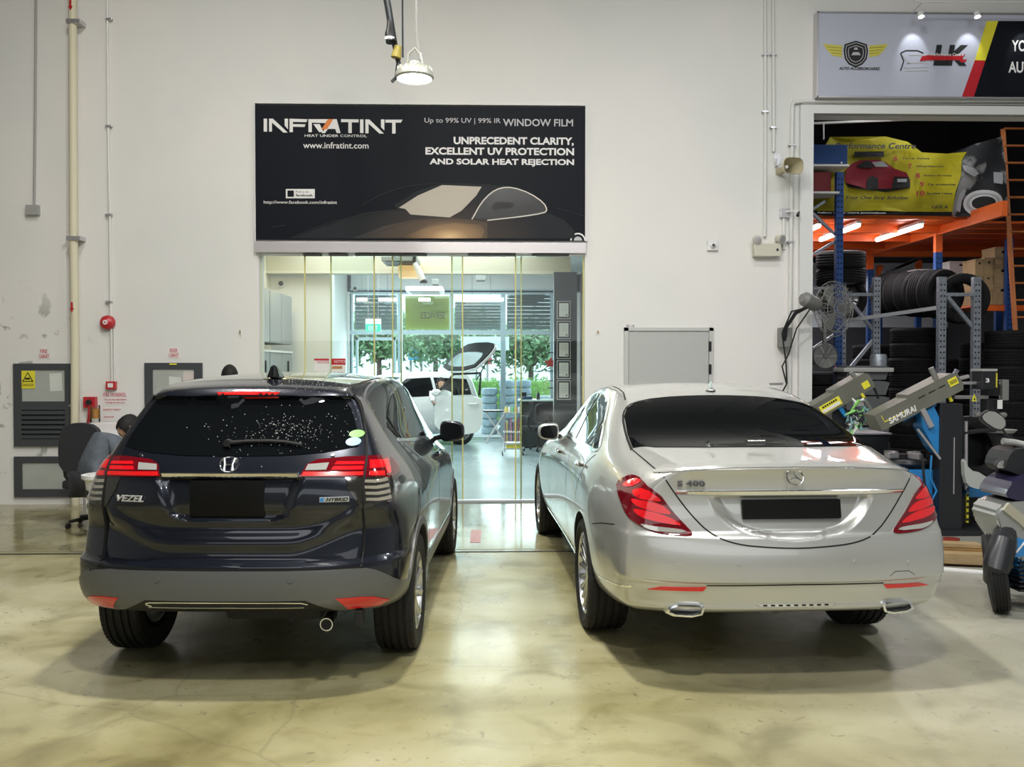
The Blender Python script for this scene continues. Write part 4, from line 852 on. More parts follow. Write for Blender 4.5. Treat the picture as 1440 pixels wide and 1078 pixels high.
for f in ((0, 1, 2, 3), (2, 3, 4), (0, 1, 5), (0, 3, 4, 5), (1, 2, 4, 5)): bm.faces.new([v0[i] for i in f])
o = build('roof_antenna', bm, SILV, sr, smooth=True); h, *_ = sb.ray_cast(V((.02, 1.66, 3)), V((0, 0, -1))); o.location = h
both(conform, 'parking_sensor', ell(.30, .655, .012, n=14), 'rear', m=SILV, off=.003, **K_); both(conform, 'parking_sensor', ell(.60, .64, .012, n=14), 'rear', m=SILV, off=.003, **K_)
conform('tow_eye_cover', sb, strip([(.50, .545), (.49, .58), (.52, .60), (.60, .598), (.635, .575), (.65, .545)], .003), 'rear', GAP, sr, off=.0008, skirt=0)

# ---- dark crossover: body panels and fittings
dr_, db = dark_crossover(); dark_wheels(dr_)
K_ = dict(bvh=db, parent=dr_)
half = [(.25, 1.190), (.45, 1.203), (.615, 1.228), (.607, 1.28), (.585, 1.34), (.548, 1.42), (.50, 1.476)]
rw = conform('rear_window', db, [(0, 1.187)] + half + [(.25, 1.492), (0, 1.496)] + mirp(half[::-1] + [])[:] + [], 'rear', TINT, dr_, off=.004, g=.05) if 0 else None
poly = [(0, 1.187)] + half + [(.25, 1.490), (0, 1.494), (-.25, 1.490)] + mirp(half[::-1])
rw = conform('rear_window', db, poly, 'rear', TINT, dr_, off=.004, g=.045)
conform('high_brake_lamp', db, [(-.165, 1.484), (0, 1.480), (.165, 1.484), (.17, 1.506), (0, 1.509), (-.17, 1.506)], 'rear', REFL, dr_, off=.006)
chrome_bar(dr_, db, .345, 1.088, 1.113, .004)
conform('garnish_shade', db, [(-.36, 1.076), (.36, 1.076), (.36, 1.092), (-.36, 1.092)], 'rear', GLOSSB, dr_, off=.003)
conform('number_plate', db, rrect(-.205, .886, .175, 1.068, .01), 'rear', PLATE, dr_, off=.012, skirt=.02, g=.1)
red = ad([(.345, .12, 1.09), (.379, .16, 1.148), (.429, .187, 1.17), (.568, .23, 1.18), (.70, .34, 1.178), (.76, .46, 1.158), (.787, .593, 1.108), (.796, .527, 1.07), (.785, .335, 1.062), (.70, .22, 1.078), (.56, .15, 1.085)])
low = ad([(.575, .158, 1.084), (.70, .22, 1.078), (.79, .37, 1.06), (.791, .29, .976), (.745, .207, .944), (.66, .164, .923), (.64, .155, .945), (.60, .14, 1.017)])
det = [('lamp_bar', LB, [(.526, .195, 1.157), (.66, .241, 1.152), (.66, .232, 1.139), (.516, .181, 1.143)]), ('lamp_bar', LB, [(.514, .174, 1.135), (.657, .224, 1.131), (.655, .21, 1.114), (.50, .161, 1.118)]),
       ('lamp_bar', LB, [(.683, .263, 1.158), (.753, .415, 1.150), (.778, .36, 1.083), (.762, .309, 1.084), (.750, .32, 1.116), (.690, .23, 1.118)]),
       ('dotted_reflector', REFL, [(.37, .13, 1.112), (.656, .208, 1.105), (.66, .195, 1.088), (.36, .119, 1.093)]), ('dotted_reflector', REFL, [(.69, .22, 1.105), (.75, .29, 1.10), (.75, .28, 1.078), (.69, .21, 1.084)]),
       ('reversing_lamp', LCLR, [(.388, .157, 1.146), (.49, .181, 1.152), (.478, .155, 1.119), (.378, .135, 1.119)])]
for t, s in zip(both(conform, 'tail_lamp', red, 'rr', m=LDRED, off=.007, skirt=.02, g=.025, **K_), (1, -1)):
    for nm, mm, p in det:
        p = ad(p); conform(nm, db, p if s > 0 else mirp(p), 'rr' if s > 0 else 'rl', mm, t, off=.010, skirt=.006, g=.03)
for t, s in zip(both(conform, 'lower_tail_lamp', low, 'rr', m=LSMK, off=.005, skirt=.02, g=.025, **K_), (1, -1)):
    for zz in (1.055, 1.025, .995, .965):
        p = strip([(.60, zz + .005), (.66, zz), (.745, zz + .004)], .014, .018); conform('lamp_chamber', db, p if s > 0 else mirp(p), 'rr' if s > 0 else 'rl', LCH, t, off=.008, skirt=.004, g=.03)
grey = [(-.74, .600), (-.69, .617), (-.60, .630), (-.3, .634), (.3, .634), (.60, .634), (.69, .630), (.74, .613), (.74, .405), (.60, .408), (.53, .425), (.45, .462), (.40, .487), (-.40, .487), (-.45, .462), (-.53, .425), (-.60, .408), (-.74, .405)]
conform('bumper_cladding', db, grey, 'rear', GREYC, dr_, off=.007, skirt=.012, g=.035)
both(conform, 'bumper_cladding', [(.615, .615), (.66, .595), (.72, .560), (.80, .525), (.93, .495), (.945, .44), (.90, .39), (.80, .385), (.615, .405)], 'rr', m=GREYC, off=.007, skirt=.012, g=.03, **K_)
df = conform('lower_valance', db, [(-.41, .484), (.41, .484), (.53, .42), (.57, .395), (-.57, .395), (-.53, .42)], 'rear', CP, dr_, off=.004)
conform('valance_strip', db, strip(smooth_line([(-.37, .455), (-.41, .465), (-.37, .476), (0, .479), (.37, .476), (.41, .465)], 1), .005), 'rear', CHROME, df, off=.007, g=.03)
conform('valance_strip', db, strip([(-.39, .449), (0, .452), (.39, .449)], .005), 'rear', CHROME, df, off=.007, g=.03)
both(conform, 'red_reflector', ad([(.545, .065, .489), (.65, .1, .487), (.72, .146, .479), (.785, .218, .448), (.743, .204, .427), (.59, .122, .429)]), 'rr', m=REFL, off=.012, skirt=.01, **K_)
conform('hatch_gap', db, strip([(-.68, .636), (-.3, .640), (.3, .640), (.68, .636)], .012), 'rear', GAP, dr_, off=.002, skirt=0)
both(conform, 'hatch_gap', strip(smooth_line([(.665, .64), (.668, .75), (.666, .92), (.664, 1.05), (.668, 1.17), (.650, 1.25), (.625, 1.34), (.585, 1.44), (.545, 1.49)], 1), .009), 'rear', m=GAP, off=.009, skirt=.012, g=.03, **K_)
both(conform, 'parking_sensor', ell(.33, .589, .013, n=16), 'rear', m=GREYC, off=.011, **K_)
for nm, p in dict(front_door_window=[(2.14, 1.145), (2.13, 1.40), (2.08, 1.492), (2.22, 1.465), (2.5, 1.36), (2.88, 1.165), (2.82, 1.125)], rear_door_window=[(.99, 1.215), (.88, 1.345), (1.08, 1.398), (1.32, 1.458), (1.66, 1.508), (1.93, 1.506), (2.05, 1.42), (2.08, 1.148)],
                  quarter_window=[(.79, 1.300), (.845, 1.325), (.93, 1.225), (.87, 1.245)]).items(): both(conform, nm, p, 'right', m=TINT, off=.004, g=.06, **K_)
both(conform, 'window_pillar', strip([(2.11, 1.135), (2.09, 1.40), (2.0, 1.512)], .07), 'right', m=GAP, off=.002, skirt=0, **K_)
both(conform, 'window_trim', strip([(.88, 1.215), (1.4, 1.17), (2.1, 1.128), (2.88, 1.115)], .018), 'right', m=CHROME, off=.005, **K_)
for p in ([(2.10, 1.12), (2.06, .9), (2.10, .38)], [(.86, 1.21), (1.02, 1.05), (1.26, .86), (1.34, .6), (1.40, .45)], [(2.95, 1.08), (3.0, .8), (2.98, .40)]):
    both(conform, 'door_gap', strip(smooth_line(p, 1), .008), 'right', m=GAP, off=.001, skirt=0, g=.05, **K_)
ring = [(.84 + .432 * cos(R(a)), .335 + .432 * sin(R(a))) for a in range(12, 172, 8)] + [(.84 + .386 * cos(R(a)), .335 + .386 * sin(R(a))) for a in range(168, 8, -8)]
both(conform, 'arch_trim', ring, 'right', m=GREYC, off=.006, g=.03, **K_)
both(conform, 'arch_trim', [(y + 2.61, z) for y, z in ring], 'right', m=GREYC, off=.006, g=.03, **K_)
both(conform, 'sill_cladding', [(1.25, .32), (1.26, .44), (2.2, .41), (3.05, .42), (3.06, .30)], 'right', m=GREYC, off=.006, g=.06, **K_)
both(conform, 'lower_door_chrome', strip([(1.35, .47), (2.2, .44), (2.98, .45)], .02), 'right', m=CHROME, off=.005, **K_)
for s in (1, -1):
    mirror(dr_, s, (s * .91, 2.72, 1.13), (.20, .17, .15), DARK); side_handle(dr_, db, 2.22, 1.00, s, DARK, .2)
both(conform, 'roof_joint', strip([(.52, .62), (.54, .9), (.56, 1.3), (.57, 1.9)], .012), 'top', m=GAP, off=.001, skirt=0, **K_)
conform('roof_joint', db, strip([(-.52, .66), (0, .62), (.52, .66)], .006), 'top', GAP, dr_, off=.001, skirt=0)
h, n, _, _ = db.ray_cast(V((-.012, -2, 1.15)), V((0, 1, 0)))
bm = tube(bmesh.new(), [(x, 0, z) for x, z in smooth_poly([(-.050, .040), (.050, .040), (.038, -.038), (-.038, -.038)], 2)], .0045, 8, closed=True)
for s in (1, -1): tube(bm, [(s * .027, 0, .032), (s * .020, -.003, 0), (s * .021, 0, -.032)], [.009, .007, .009], 8)
tube(bm, [(-.02, -.002, 0), (.02, -.002, 0)], .006, 8)
o = build('maker_badge', bm, CHROME, dr_, smooth=True); o.location = h + V((0, -.01, 0)); o.rotation_euler = (R(-24), 0, 0)
o = text('model_badge', 'VEZEL', mat('bright_badge', (.85, .85, .86), .25, .6), (-.077, -.016, .077, .016), 0, dr_, depth=.008, bold=.02, shear=.3); o.location = (-.503, .106, .982); o.rotation_euler = (0, 0, R(-13.6))
h, *_ = db.ray_cast(V((.53, -2, .977)), V((0, 1, 0)))
o = build('hybrid_badge', B((-.074, -.003, -.013, .074, .004, .013), bev=.002), mat('silver_plastic', (.6, .63, .66), .3, .8), dr_); o.location = h + V((0, -.004, 0)); o.rotation_euler = (0, 0, R(12))
text('badge_lettering', 'HYBRID', GAP, (-.042, -.009, .068, .009), -.003, o, depth=.002, bold=.03, shear=.3); text('badge_lettering', 'e:', mat('blue_print', (.02, .25, .7), .4), (-.071, -.011, -.05, .011), -.003, o, depth=.002, bold=.05, shear=.3)
wp = []
for x, z in ((-.045, 1.247), (.037, 1.255), (.166, 1.257), (.25, 1.252), (.34, 1.238)):
    h, n, *_ = db.ray_cast(V((x, -2, z)), V((0, 1, 0))); wp.append(h - V((0, .022, -.006)))
wa = build('rear_wiper', T(wp, [.012, .008, .007, .006, .004], 8), CP, dr_, smooth=True)
build('wiper_blade', T([p + V((0, .008, .006)) for p in wp[1:]], .004, 6), CHROME, wa); build('wiper_pivot', L([(0, -.02), (.018, -.02), (.02, .02), (0, .025)], 20, 'y', wp[0]), CP, wa, smooth=True)
h, *_ = db.ray_cast(V((.07, .70, 3)), V((0, 0, -1)))
bm = bmesh.new(); q = [bm.verts.new(p) for p in ((-.032, .09, 0), (.032, .09, 0), (.038, -.06, 0), (-.038, -.06, 0), (0, -.075, .0), (-.012, .04, .05), (.012, .04, .05), (.014, -.045, .075), (-.014, -.045, .075), (0, -.06, .07))]
for f in ((0, 1, 6, 5), (1, 2, 7, 6), (2, 4, 9, 7), (4, 3, 8, 9), (3, 0, 5, 8), (5, 6, 7, 9, 8), (0, 3, 4, 2, 1)): bm.faces.new([q[i] for i in f])
bmesh.ops.bevel(bm, geom=bm.edges[:], offset=.006, segments=2, affect='EDGES')
o = build('shark_fin_antenna', bm, GLOSSB, dr_, smooth=True); o.location = h
conform('window_sticker', db, ell(.598, 1.288, .037, .019, 24), 'rear', mat('sticker_green', (.25, .62, .15), .4), dr_, off=.007); conform('window_sticker', db, ell(.588, 1.25, .037, .020, 24), 'rear', mat('sticker_blue', (.30, .55, .85), .4), dr_, off=.007)
e = T([(.49, .10, .345), (.49, .2, .345), (.46, .5, .34), (.30, .9, .33)], [.033, .033, .03, .028], 18); o = build('exhaust_pipe', e, CHROME, dr_, smooth=True); build('exhaust_bore', L([(0, 0), (.028, 0), (.028, .002), (0, .002)], 18, 'y', (.49, .0985, .345)), GAP, o)
build('tow_hook', B((.63, .12, .33, .665, .22, .41), bev=.008), CP, dr_); build('silencer', B((-.1, .30, .30, .42, .60, .42), bev=.05), CP, dr_, smooth=True); build('rear_axle_beam', T([(-.7, .84, .33), (.7, .84, .33)], .05, 12), CP, dr_, smooth=True)
build('rear_axle_beam', T([(-.75, 1.19, .33), (.75, 1.19, .33)], .05, 12), CP, sr, smooth=True)
both(conform, 'hatch_stop', ell(.50, 1.188, .01, .006, 12), 'rear', m=CHROME, off=.008, **K_)
# dried water drops on the rear glass and roof edge
bm = bmesh.new()
for i in range(420):
    if i < 270: x, z = random.gauss(.22, .17), random.gauss(1.31, .05); h, n, *_ = db.ray_cast(V((x, -2, z)), V((0, 1, 0)))
    else: x, z = random.gauss(.30, .16), random.uniform(.44, .75); h, n, *_ = db.ray_cast(V((x, z, 3)), V((0, 0, -1)))
    if h is None: continue
    r_ = random.uniform(.001, .003); q = bmesh.ops.create_icosphere(bm, subdivisions=1, radius=r_)['verts']; bmesh.ops.translate(bm, vec=h + n * .005, verts=q)
build('water_drops', bm, mat('water_drop', (.55, .57, .55), .1, 0, 0), dr_, kind='stuff')
# ---------------------------------------------------------------- people
SKIN = mat('skin', (.50, .30, .20), .55); HAIR = mat('black_hair', (.006, .005, .005), .7); SHIRT = vary(mat('grey_blue_shirt', (.12, .14, .17), .85), 14, .25, .2); TROU = mat('dark_trousers', (.03, .03, .035), .9); WSHIRT = mat('white_shirt', (.7, .7, .7), .85)
def skinned(name, verts, edges, radii, m, parent, sub=2, rootv=0):
    me = bpy.data.meshes.new(name); me.from_pydata([V(v) for v in verts], edges, []); o = bpy.data.objects.new(name, me); COL.objects.link(o)
    md = o.modifiers.new('skin', 'SKIN'); sk = me.skin_vertices[0].data
    for i, r in enumerate(radii):
        rx = r if isinstance(r, tuple) else (r, r); sk[i].radius = rx; sk[i].use_root = i == rootv
    s = o.modifiers.new('s', 'SUBSURF'); s.levels = sub; s.render_levels = sub
    dg = bpy.context.evaluated_depsgraph_get(); dg.update(); m2 = bpy.data.meshes.new_from_object(o.evaluated_get(dg)); bpy.data.objects.remove(o)
    m2.materials.clear(); [m2.materials.append(q) for q in (m if isinstance(m, list) else [m])]
    for p in m2.polygons: p.use_smooth = True
    q = bpy.data.objects.new(name, m2); COL.objects.link(q); q.parent = parent; return q
def head(parent, c, d, sc=1.0):
    """head with face and hair; d = heading of the face about z, pitch"""
    h = empty('head_pivot'); bm = bmesh.new(); bmesh.ops.create_uvsphere(bm, u_segments=24, v_segments=18, radius=.1)
    for v in bm.verts:
        x, y, z = v.co; v.co = V((x * .78, y * .95, z * 1.16)); 
        if z < 0: v.co.x *= 1 + z * 2.6; v.co.y = v.co.y * (1 + z * 1.6) + (.012 if y > 0 else -.01)
        if y > .05 and abs(x) < .018 and -.035 < z < .02: v.co.y += .018
        if y > .06 and abs(abs(x) - .035) < .014 and 0 < z < .03: v.co.y -= .008
    bpy.data.objects.remove(h)
    o = build('head', bm, SKIN, parent, smooth=True, ang=0); o.location = c; o.rotation_euler = (R(d[1]), 0, R(d[0])); o.scale = (sc,) * 3
    for s in (1, -1):
        build('ear', T([(s * .078, -.005, .02), (s * .088, -.02, .0), (s * .078, -.01, -.025)], [.008, .014, .008], 8), SKIN, o, smooth=True)
        build('eye', L([(0, -.008), (.007, -.006), (.009, 0), (0, .006)], 10, 'y', (s * .033, .086, .012)), HAIR, o, smooth=True)
    build('mouth', T([(-.022, .088, -.055), (0, .093, -.057), (.022, .088, -.055)], .005, 6), mat('lips', (.35, .12, .10), .5), o)
    bm = bmesh.new(); bmesh.ops.create_icosphere(bm, subdivisions=4, radius=.1)
    for v in bm.verts:
        x, y, z = v.co; k = 1.12 + .025 * sin(x * 160 + z * 90) * cos(y * 130); v.co = V((x * .80 * k, y * .97 * k - .008, z * 1.17 * k + .008))
    for v in [v for v in bm.verts if (v.co.y > .045 and v.co.z < .06) or v.co.z < -.075]: bm.verts.remove(v)
    build('hair', bm, HAIR, o, smooth=True, ang=0)
    return o
def hand(parent, p, d, sc=1):
    """palm with five bent fingers, pointing along d"""
    d = V(d).normalized(); s = d.orthogonal().normalized(); u = d.cross(s); vs = [V(p), V(p) + d * .05]; ed = [(0, 1)]; rd = [.022, (.038, .016)]
    vs += [V(p) + d * .085]; ed += [(1, 2)]; rd += [(.036, .014)]
    for k, ln in ((-1.5, .06), (-.5, .07), (.5, .068), (1.5, .052)):
        a = V(p) + d * .085 + s * k * .019; i = len(vs); vs += [a, a + d * ln * .55 + u * .008, a + d * ln * .9 + u * .024]; ed += [(2, i), (i, i + 1), (i + 1, i + 2)]; rd += [.009, .0085, .007]
    i = len(vs); a = V(p) + d * .03 + s * .034; vs += [a, a + d * .03 + s * .022, a + d * .055 + s * .028 + u * .01]; ed += [(1, i), (i, i + 1), (i + 1, i + 2)]; rd += [.012, .010, .008]
    return skinned('hand', vs, ed, [tuple(x * sc for x in r) if isinstance(r, tuple) else r * sc for r in rd], SKIN, parent, 1)
# man standing beyond the dark crossover
p0 = at(323, 530, 9.45)
e = empty('person', (p0.x, 9.45, 0), R(15), label='person standing beyond the dark crossover, only black hair showing above its roof', cat='person')
sc = (p0.z + .11) / 1.75
skinned('body', [(0, 0, .92), (0, 0, 1.12), (0, 0, 1.36), (0, .01, 1.46), (0, .015, 1.54), (-.19, 0, 1.38), (-.24, -.02, 1.12), (-.23, .1, .90), (.19, 0, 1.38), (.24, -.02, 1.12), (.23, .1, .90), (-.10, 0, .86), (-.11, .01, .48), (-.11, -.02, .10), (.10, 0, .86), (.11, .01, .48), (.11, -.02, .10), (-.11, .12, .04), (.11, .12, .04)],
        [(0, 1), (1, 2), (2, 3), (3, 4), (2, 5), (5, 6), (6, 7), (2, 8), (8, 9), (9, 10), (0, 11), (11, 12), (12, 13), (0, 14), (14, 15), (15, 16), (13, 17), (16, 18)],
        [(.16, .12), (.15, .11), (.17, .11), .07, .055, .065, .045, .035, .065, .045, .035, .10, .075, .05, .10, .075, .05, .04, .04], SHIRT, e).scale = (sc,) * 3
head(e, (0, .02, p0.z), (0, -10), .98); hand(e, (-.23 * sc, .11, .86 * sc), (0, .2, -1)); hand(e, (.23 * sc, .11, .86 * sc), (0, .2, -1))
# man sitting bent forward at the far left
q = at(172, 602, 8.7)
e = empty('person', (q.x - .14, 8.7, 0), R(-42), label='person in a grey-blue shirt sitting bent forward at the far left', cat='person')
hz = q.z
skinned('body', [(0, -.20, .52), (0, -.16, .70), (0, -.05, .90), (0, .06, hz - .17), (0, .14, hz - .10), (-.19, .02, hz - .25), (-.28, .10, hz - .50), (-.22, .34, hz - .52), (.19, .02, hz - .25), (.28, .10, hz - .50), (.22, .34, hz - .52), (-.12, -.15, .50), (-.15, .28, .53), (-.15, .30, .10), (.12, -.15, .50), (.15, .28, .53), (.15, .30, .10), (-.15, .42, .05), (.15, .42, .05)],
        [(0, 1), (1, 2), (2, 3), (3, 4), (3, 5), (5, 6), (6, 7), (3, 8), (8, 9), (9, 10), (0, 11), (11, 12), (12, 13), (0, 14), (14, 15), (15, 16), (13, 17), (16, 18)],
        [(.17, .14), (.17, .13), (.20, .14), (.15, .10), .055, .085, .055, .038, .085, .055, .038, .10, .08, .05, .10, .08, .05, .04, .04], SHIRT, e)
skinned('trousers', [(0, -.20, .50), (-.12, -.14, .50), (-.15, .28, .54), (-.15, .30, .12), (.12, -.14, .50), (.15, .28, .54), (.15, .30, .12)], [(0, 1), (1, 2), (2, 3), (0, 4), (4, 5), (5, 6)], [(.175, .13), .11, .088, .06, .11, .088, .06], TROU, e)
head(e, (0, .20, hz), (0, -38), .98)
for s in (-1, 1): skinned('forearm', [(s * .28, .10, hz - .50), (s * .22, .34, hz - .52), (s * .20, .40, hz - .52)], [(0, 1), (1, 2)], [.05, .036, .028], SKIN, e); hand(e, (s * .20, .40, hz - .52), (-s * .2, 1, -.1))
# office chair beside him, black bag, desk things
def office_chair(x, y, rz, lab, back=1.02):
    e = empty('office_chair', (x, y, 0), rz, label=lab, cat='chair')
    for k in range(5):
        a = 2 * PI * k / 5 + .3; lg_ = build('chair_base_arm', T([(0, 0, .10), (.28 * cos(a), .28 * sin(a), .07)], [.025, .016], 8), BLK, e, smooth=True)
        build('caster', L([(0, -.012), (.028, -.012), (.028, .012), (0, .012)], 16, 'x', (.29 * cos(a), .29 * sin(a), .028)), BLK, lg_, smooth=True)
    build('gas_column', T([(0, 0, .08), (0, 0, .40)], .025, 12), BLK, e, smooth=True); build('seat', B((-.24, -.24, .40, .24, .24, .49), bev=.03), TROU, e, smooth=True)
    bk = P(smooth_poly([(-.22, .56), (.22, .56), (.25, .8), (.20, back), (-.20, back), (-.25, .8)], 2), -.28, -.22); build('backrest', bk, TROU, e, smooth=True)
    build('back_stem', T([(0, -.15, .42), (0, -.30, .45), (0, -.29, .62)], .02, 8), BLK, e)
    for s in (-1, 1): build('armrest', T([(s * .24, -.1, .45), (s * .30, -.1, .52), (s * .30, -.12, .68), (s * .30, .14, .68)], [.016, .016, .02, .022], 8), BLK, e, smooth=True)
office_chair(at(131, 0, 9.2).x, 9.2, R(-12), 'black office chair with a rounded back standing left of the sitting person', 1.08)
g = at(122, 700, 8.15)
e = empty('plastic_basket', (at(148, 700, 7.75).x, 7.75, 0), R(20), label='white plastic basket stool beside the crossover tail lamp', cat='stool')
bm = bmesh.new(); lathe(bm, [(.08, 0), (.09, .01), (.16, .66), (.19, .68), (.19, .71), (.15, .71), (.15, .66), (.08, .03)], 28); build('basket_shell', bm, WHT, e, smooth=True)
for k in range(14):
    a = 2 * PI * k / 14
    for r_, z_ in ((.126, .33), (.140, .44), (.153, .56)): build('basket_slot', B((-.022, -.004, -.02, .022, .004, .02)), SATB, e).matrix_local = Matrix.Translation((r_ * cos(a), r_ * sin(a), z_)) @ Matrix.Rotation(a + PI / 2, 4, 'Z')
x0, z1 = W(147, 593, -.3); x1, z0 = W(186, 608, -.3); x2 = W(131, 0, -.3)[0]
e = empty('side_table', ((x0 + x1) / 2, YW - .45, 0), label='small table against the wall with a white box on it', cat='table'); tw = (x1 - x0) / 2 + .12
build('table_top', B((-tw, -.25, z0 - .04, tw, .25, z0 - .01)), WHT, e)
for sx_ in (-1, 1):
    for sy in (-1, 1): build('leg', T([(sx_ * (tw - .04), sy * .2, 0), (sx_ * (tw - .04), sy * .2, z0 - .03)], .016, 8), ALU, e)
e = tag(build('paper_box', B((x2, YW - .62, z0 - .01, x1, YW - .34, z1), bev=.005), SIGNW), 'white carton standing on the small table behind the sitting person', 'box')
g = W(137, 580, -.2); e = empty('tea_jar', (g[0], YW - .30, z1), label='clear jar with orange tea on the white carton below the red box', cat='jar')
e.location.z = z0 - .01; e.location = (g[0], YW - .26, z0 - .01); hh = g[1] - z0 + .09
build('jar_glass', L([(0, 0), (.05, 0), (.055, .01), (.055, hh), (.05, hh + .01), (0, hh + .01)], 24), GL, e, smooth=True); build('tea', L([(0, hh * .55), (.05, hh * .55), (.05, hh * .9), (0, hh * .9)], 24), mat('orange_tea', (.55, .25, .05), .4), e, smooth=True)

# ---------------------------------------------------------------- inside the shop
IW = mat('shop_white_wall', (.80, .81, .80), .7); IC = mat('shop_ceiling', (.75, .77, .77), .8); BH = mat('bulkhead_cream', (.62, .58, .46), .7)
SF = vary(mat('blue_grey_epoxy_floor', (.33, .42, .45), .22), 1.2, .25, rough_amt=.15); YB = 20.4; Y0 = YW + TH
xr = at(823, 0, 11).x + .9; ZC = 3.78
build('floor_shop', B((-3.9, Y0 - .24, .0, xr, YB, .008)), SF, kind='structure')
build('wall_shop_left', B((-3.9, Y0, 0, -3.52, YB, ZC)), mat('shop_cream_wall', (.78, .73, .58), .7), kind='structure'); build('wall_shop_right', B((xr, Y0, 0, xr + .2, YB, ZC)), mat('shop_dark_wall', (.16, .13, .11), .6), kind='structure')
build('ceiling_shop', B((-3.9, Y0, ZC, xr + .2, YB + .1, ZC + .1)), IC, kind='structure')
pl_, pr = at(414.5, 0, 14.2).x, at(464, 0, 14.2).x
build('wall_shop_partition', B((-3.52, 14.2, 0, pr, 14.5, ZC), (-3.52, 14.5, 0, -3.30, YB, ZC)), IW, kind='structure')
bz = at(0, 383, 13.9).z; bx = at(803, 0, 13.9).x
build('trim_bulkhead', B((-3.52, 13.9, bz, bx, 14.12, ZC)), BH, kind='structure')
light('shop_light', 'AREA', (-1.2, 15.5, ZC - .08), 300, (.94, 1, 1), 3.5, 6); light('shop_light_near', 'AREA', (-1.2, 12.2, ZC - .08), 30, (1, .84, .55), 3.5, 1.6)
light('shop_warm_light', 'AREA', (-3.0, 12.4, 3.3), 22, (1, .72, .32), .3); light('outside_daylight', 'AREA', (-1.1, YB + .5, 2.2), 200, (.9, .98, 1), 4.4, 3.0, rot=(R(-90), 0, 0))
# wall cabinets on the left
LCAB = vary(mat('grey_laminate', (.30, .325, .33), .35), 1.5, .12)
for k, (ya, yb) in enumerate(((11.15, 12.35), (12.37, 13.72))):
    for nm, z0, z1, lab in (('hanging_cabinet', 1.98, 2.73, 'upper grey laminate wall cabinet, %s, left inside the shop'), ('hanging_cabinet', .72, 1.88, 'lower grey laminate cabinet, %s, left inside the shop')):
        e = empty('hanging_cabinet', (-3.3, (ya + yb) / 2, z0), label=lab % ('nearer the glass' if not k else 'farther from the glass'), cat='cabinet', group='grey laminate cabinets along the shop wall')
        build('carcass', B((-.22, ya - (ya + yb) / 2, 0, .20, yb - (ya + yb) / 2, z1 - z0)), LCAB, e)
        h_ = (yb - ya) / 2
        for s in (-1, 1): build('door', B((.20, min(0, s * h_) + .006, .006, .222, max(0, s * h_) - .006, z1 - z0 - .006), bev=.003), LCAB, e)
        if z0 < 1: build('edge_rail', B((.222, -h_, z1 - z0 - .03, .235, h_, z1 - z0)), WHT, e); build('door_handle', B((.222, h_ * .55, .25, .24, h_ * .60, z1 - z0 - .15)), BLK, e)
tag(build('counter_cabinet', B((-3.5, 11.15, 0, -3.12, 13.7, .70), bev=.01), LCAB), 'long grey base cabinet on the floor under the shop wall cabinets', 'cabinet')
for px, py, Y, lab in ((395.5, 398.5, 14.15, 'small round white ceiling camera on the cream wall near the cabinets'), (499.5, 405.5, 20.2, 'small round white camera high on the far wall above the exit sign')):
    p = at(px, py, Y); e = empty('dome_camera', (p.x, Y, p.z), label=lab, cat='camera'); build('camera_base', L([(0, -.02), (.06, -.02), (.06, .02), (0, .02)], 20, 'y'), WHT, e, smooth=True); build('camera_ball', L([(0, -.07), (.03, -.06), (.04, -.03), (.04, -.02)], 20, 'y'), BLK, e, smooth=True)
# far glazing
FRM = mat('pale_blue_frame', (.45, .60, .66), .4, .2)
def bx2(px0, py0, px1, py1, Y, d=.06):
    a = at(px0, py0, Y); c_ = at(px1, py1, Y); return (a.x, Y, max(0, c_.z), c_.x, Y + d, a.z)
e = empty('window_1', (0, 0, 0), kind='structure')
for r_ in ((492, 408, 497, 660), (559, 408, 566, 660), (632, 408, 638, 470), (704, 408, 711, 660), (774, 408, 780, 660)): build('mullion', B(bx2(*r_, YB)), FRM, e)
for r_ in ((492, 406, 780, 414), (492, 464, 780, 470), (492, 408, 780, 411)): build('transom', B(bx2(*r_, YB - .01)), FRM, e)
for a, c_ in ((497, 559), (566, 632), (638, 704), (711, 774)): build('glass_pane', B(bx2(a, 412, c_, 465, YB + .02, .01)), GL, e)
for a, c_ in ((566, 704), (711, 774)): build('glass_pane', B(bx2(a, 470, c_, 660, YB + .02, .01)), GL, e)
for r_ in ((500, 474, 504, 660), (552, 474, 557, 660), (500, 474, 557, 478)): build('door_rail', B(bx2(*r_, YB - .03)), FRM, e)
build('wall_shop_back', B((-3.9, YB, at(0, 409, YB).z, xr + .2, YB + .15, ZC), (at(780, 0, YB).x, YB, 0, xr + .2, YB + .15, ZC), (-3.9, YB, 0, at(492, 0, YB).x, YB + .15, ZC)), IW, kind='structure')
SHUT = mat('grey_shutter', (.10, .15, .16), .6)
for r_, nm in (((499, 414, 558, 463), 'leftmost'), ((640, 424, 704, 463), 'right of the yellow-green banner'), ((713, 414, 774, 463), 'rightmost, under the purple awning')):
    x0, y0, z0, x1, y1, z1 = bx2(*r_, YB + .09); e = empty('shutter_blind', (x0, y0, z0), label=f'dark slatted blind behind the upper far window, {nm}', cat='blind', group='blinds behind the upper far windows')
    k = 9
    for i in range(k): build('slat', P([(0, (z1 - z0) * i / k), (.03, (z1 - z0) * (i + .1) / k), (.03, (z1 - z0) * (i + .85) / k), (0, (z1 - z0) * (i + .92) / k)], 0, x1 - x0, 'yz'), SHUT, e)
x0, y0, z0, x1, y1, z1 = bx2(570, 416, 632, 463, YB + .09, .02); e = tag(build('street_banner', B((x0, y0, z0, x1, y1, z1)), mat('olive_yellow_banner', (.30, .36, .05), .6)), 'yellow-green banner behind the upper far window', 'banner'); text('lettering', 'SERVICES', BLK, (x0 + .35, z0 + .25, x1 - .1, z0 + .40), y0 - .0, e, flip=True)
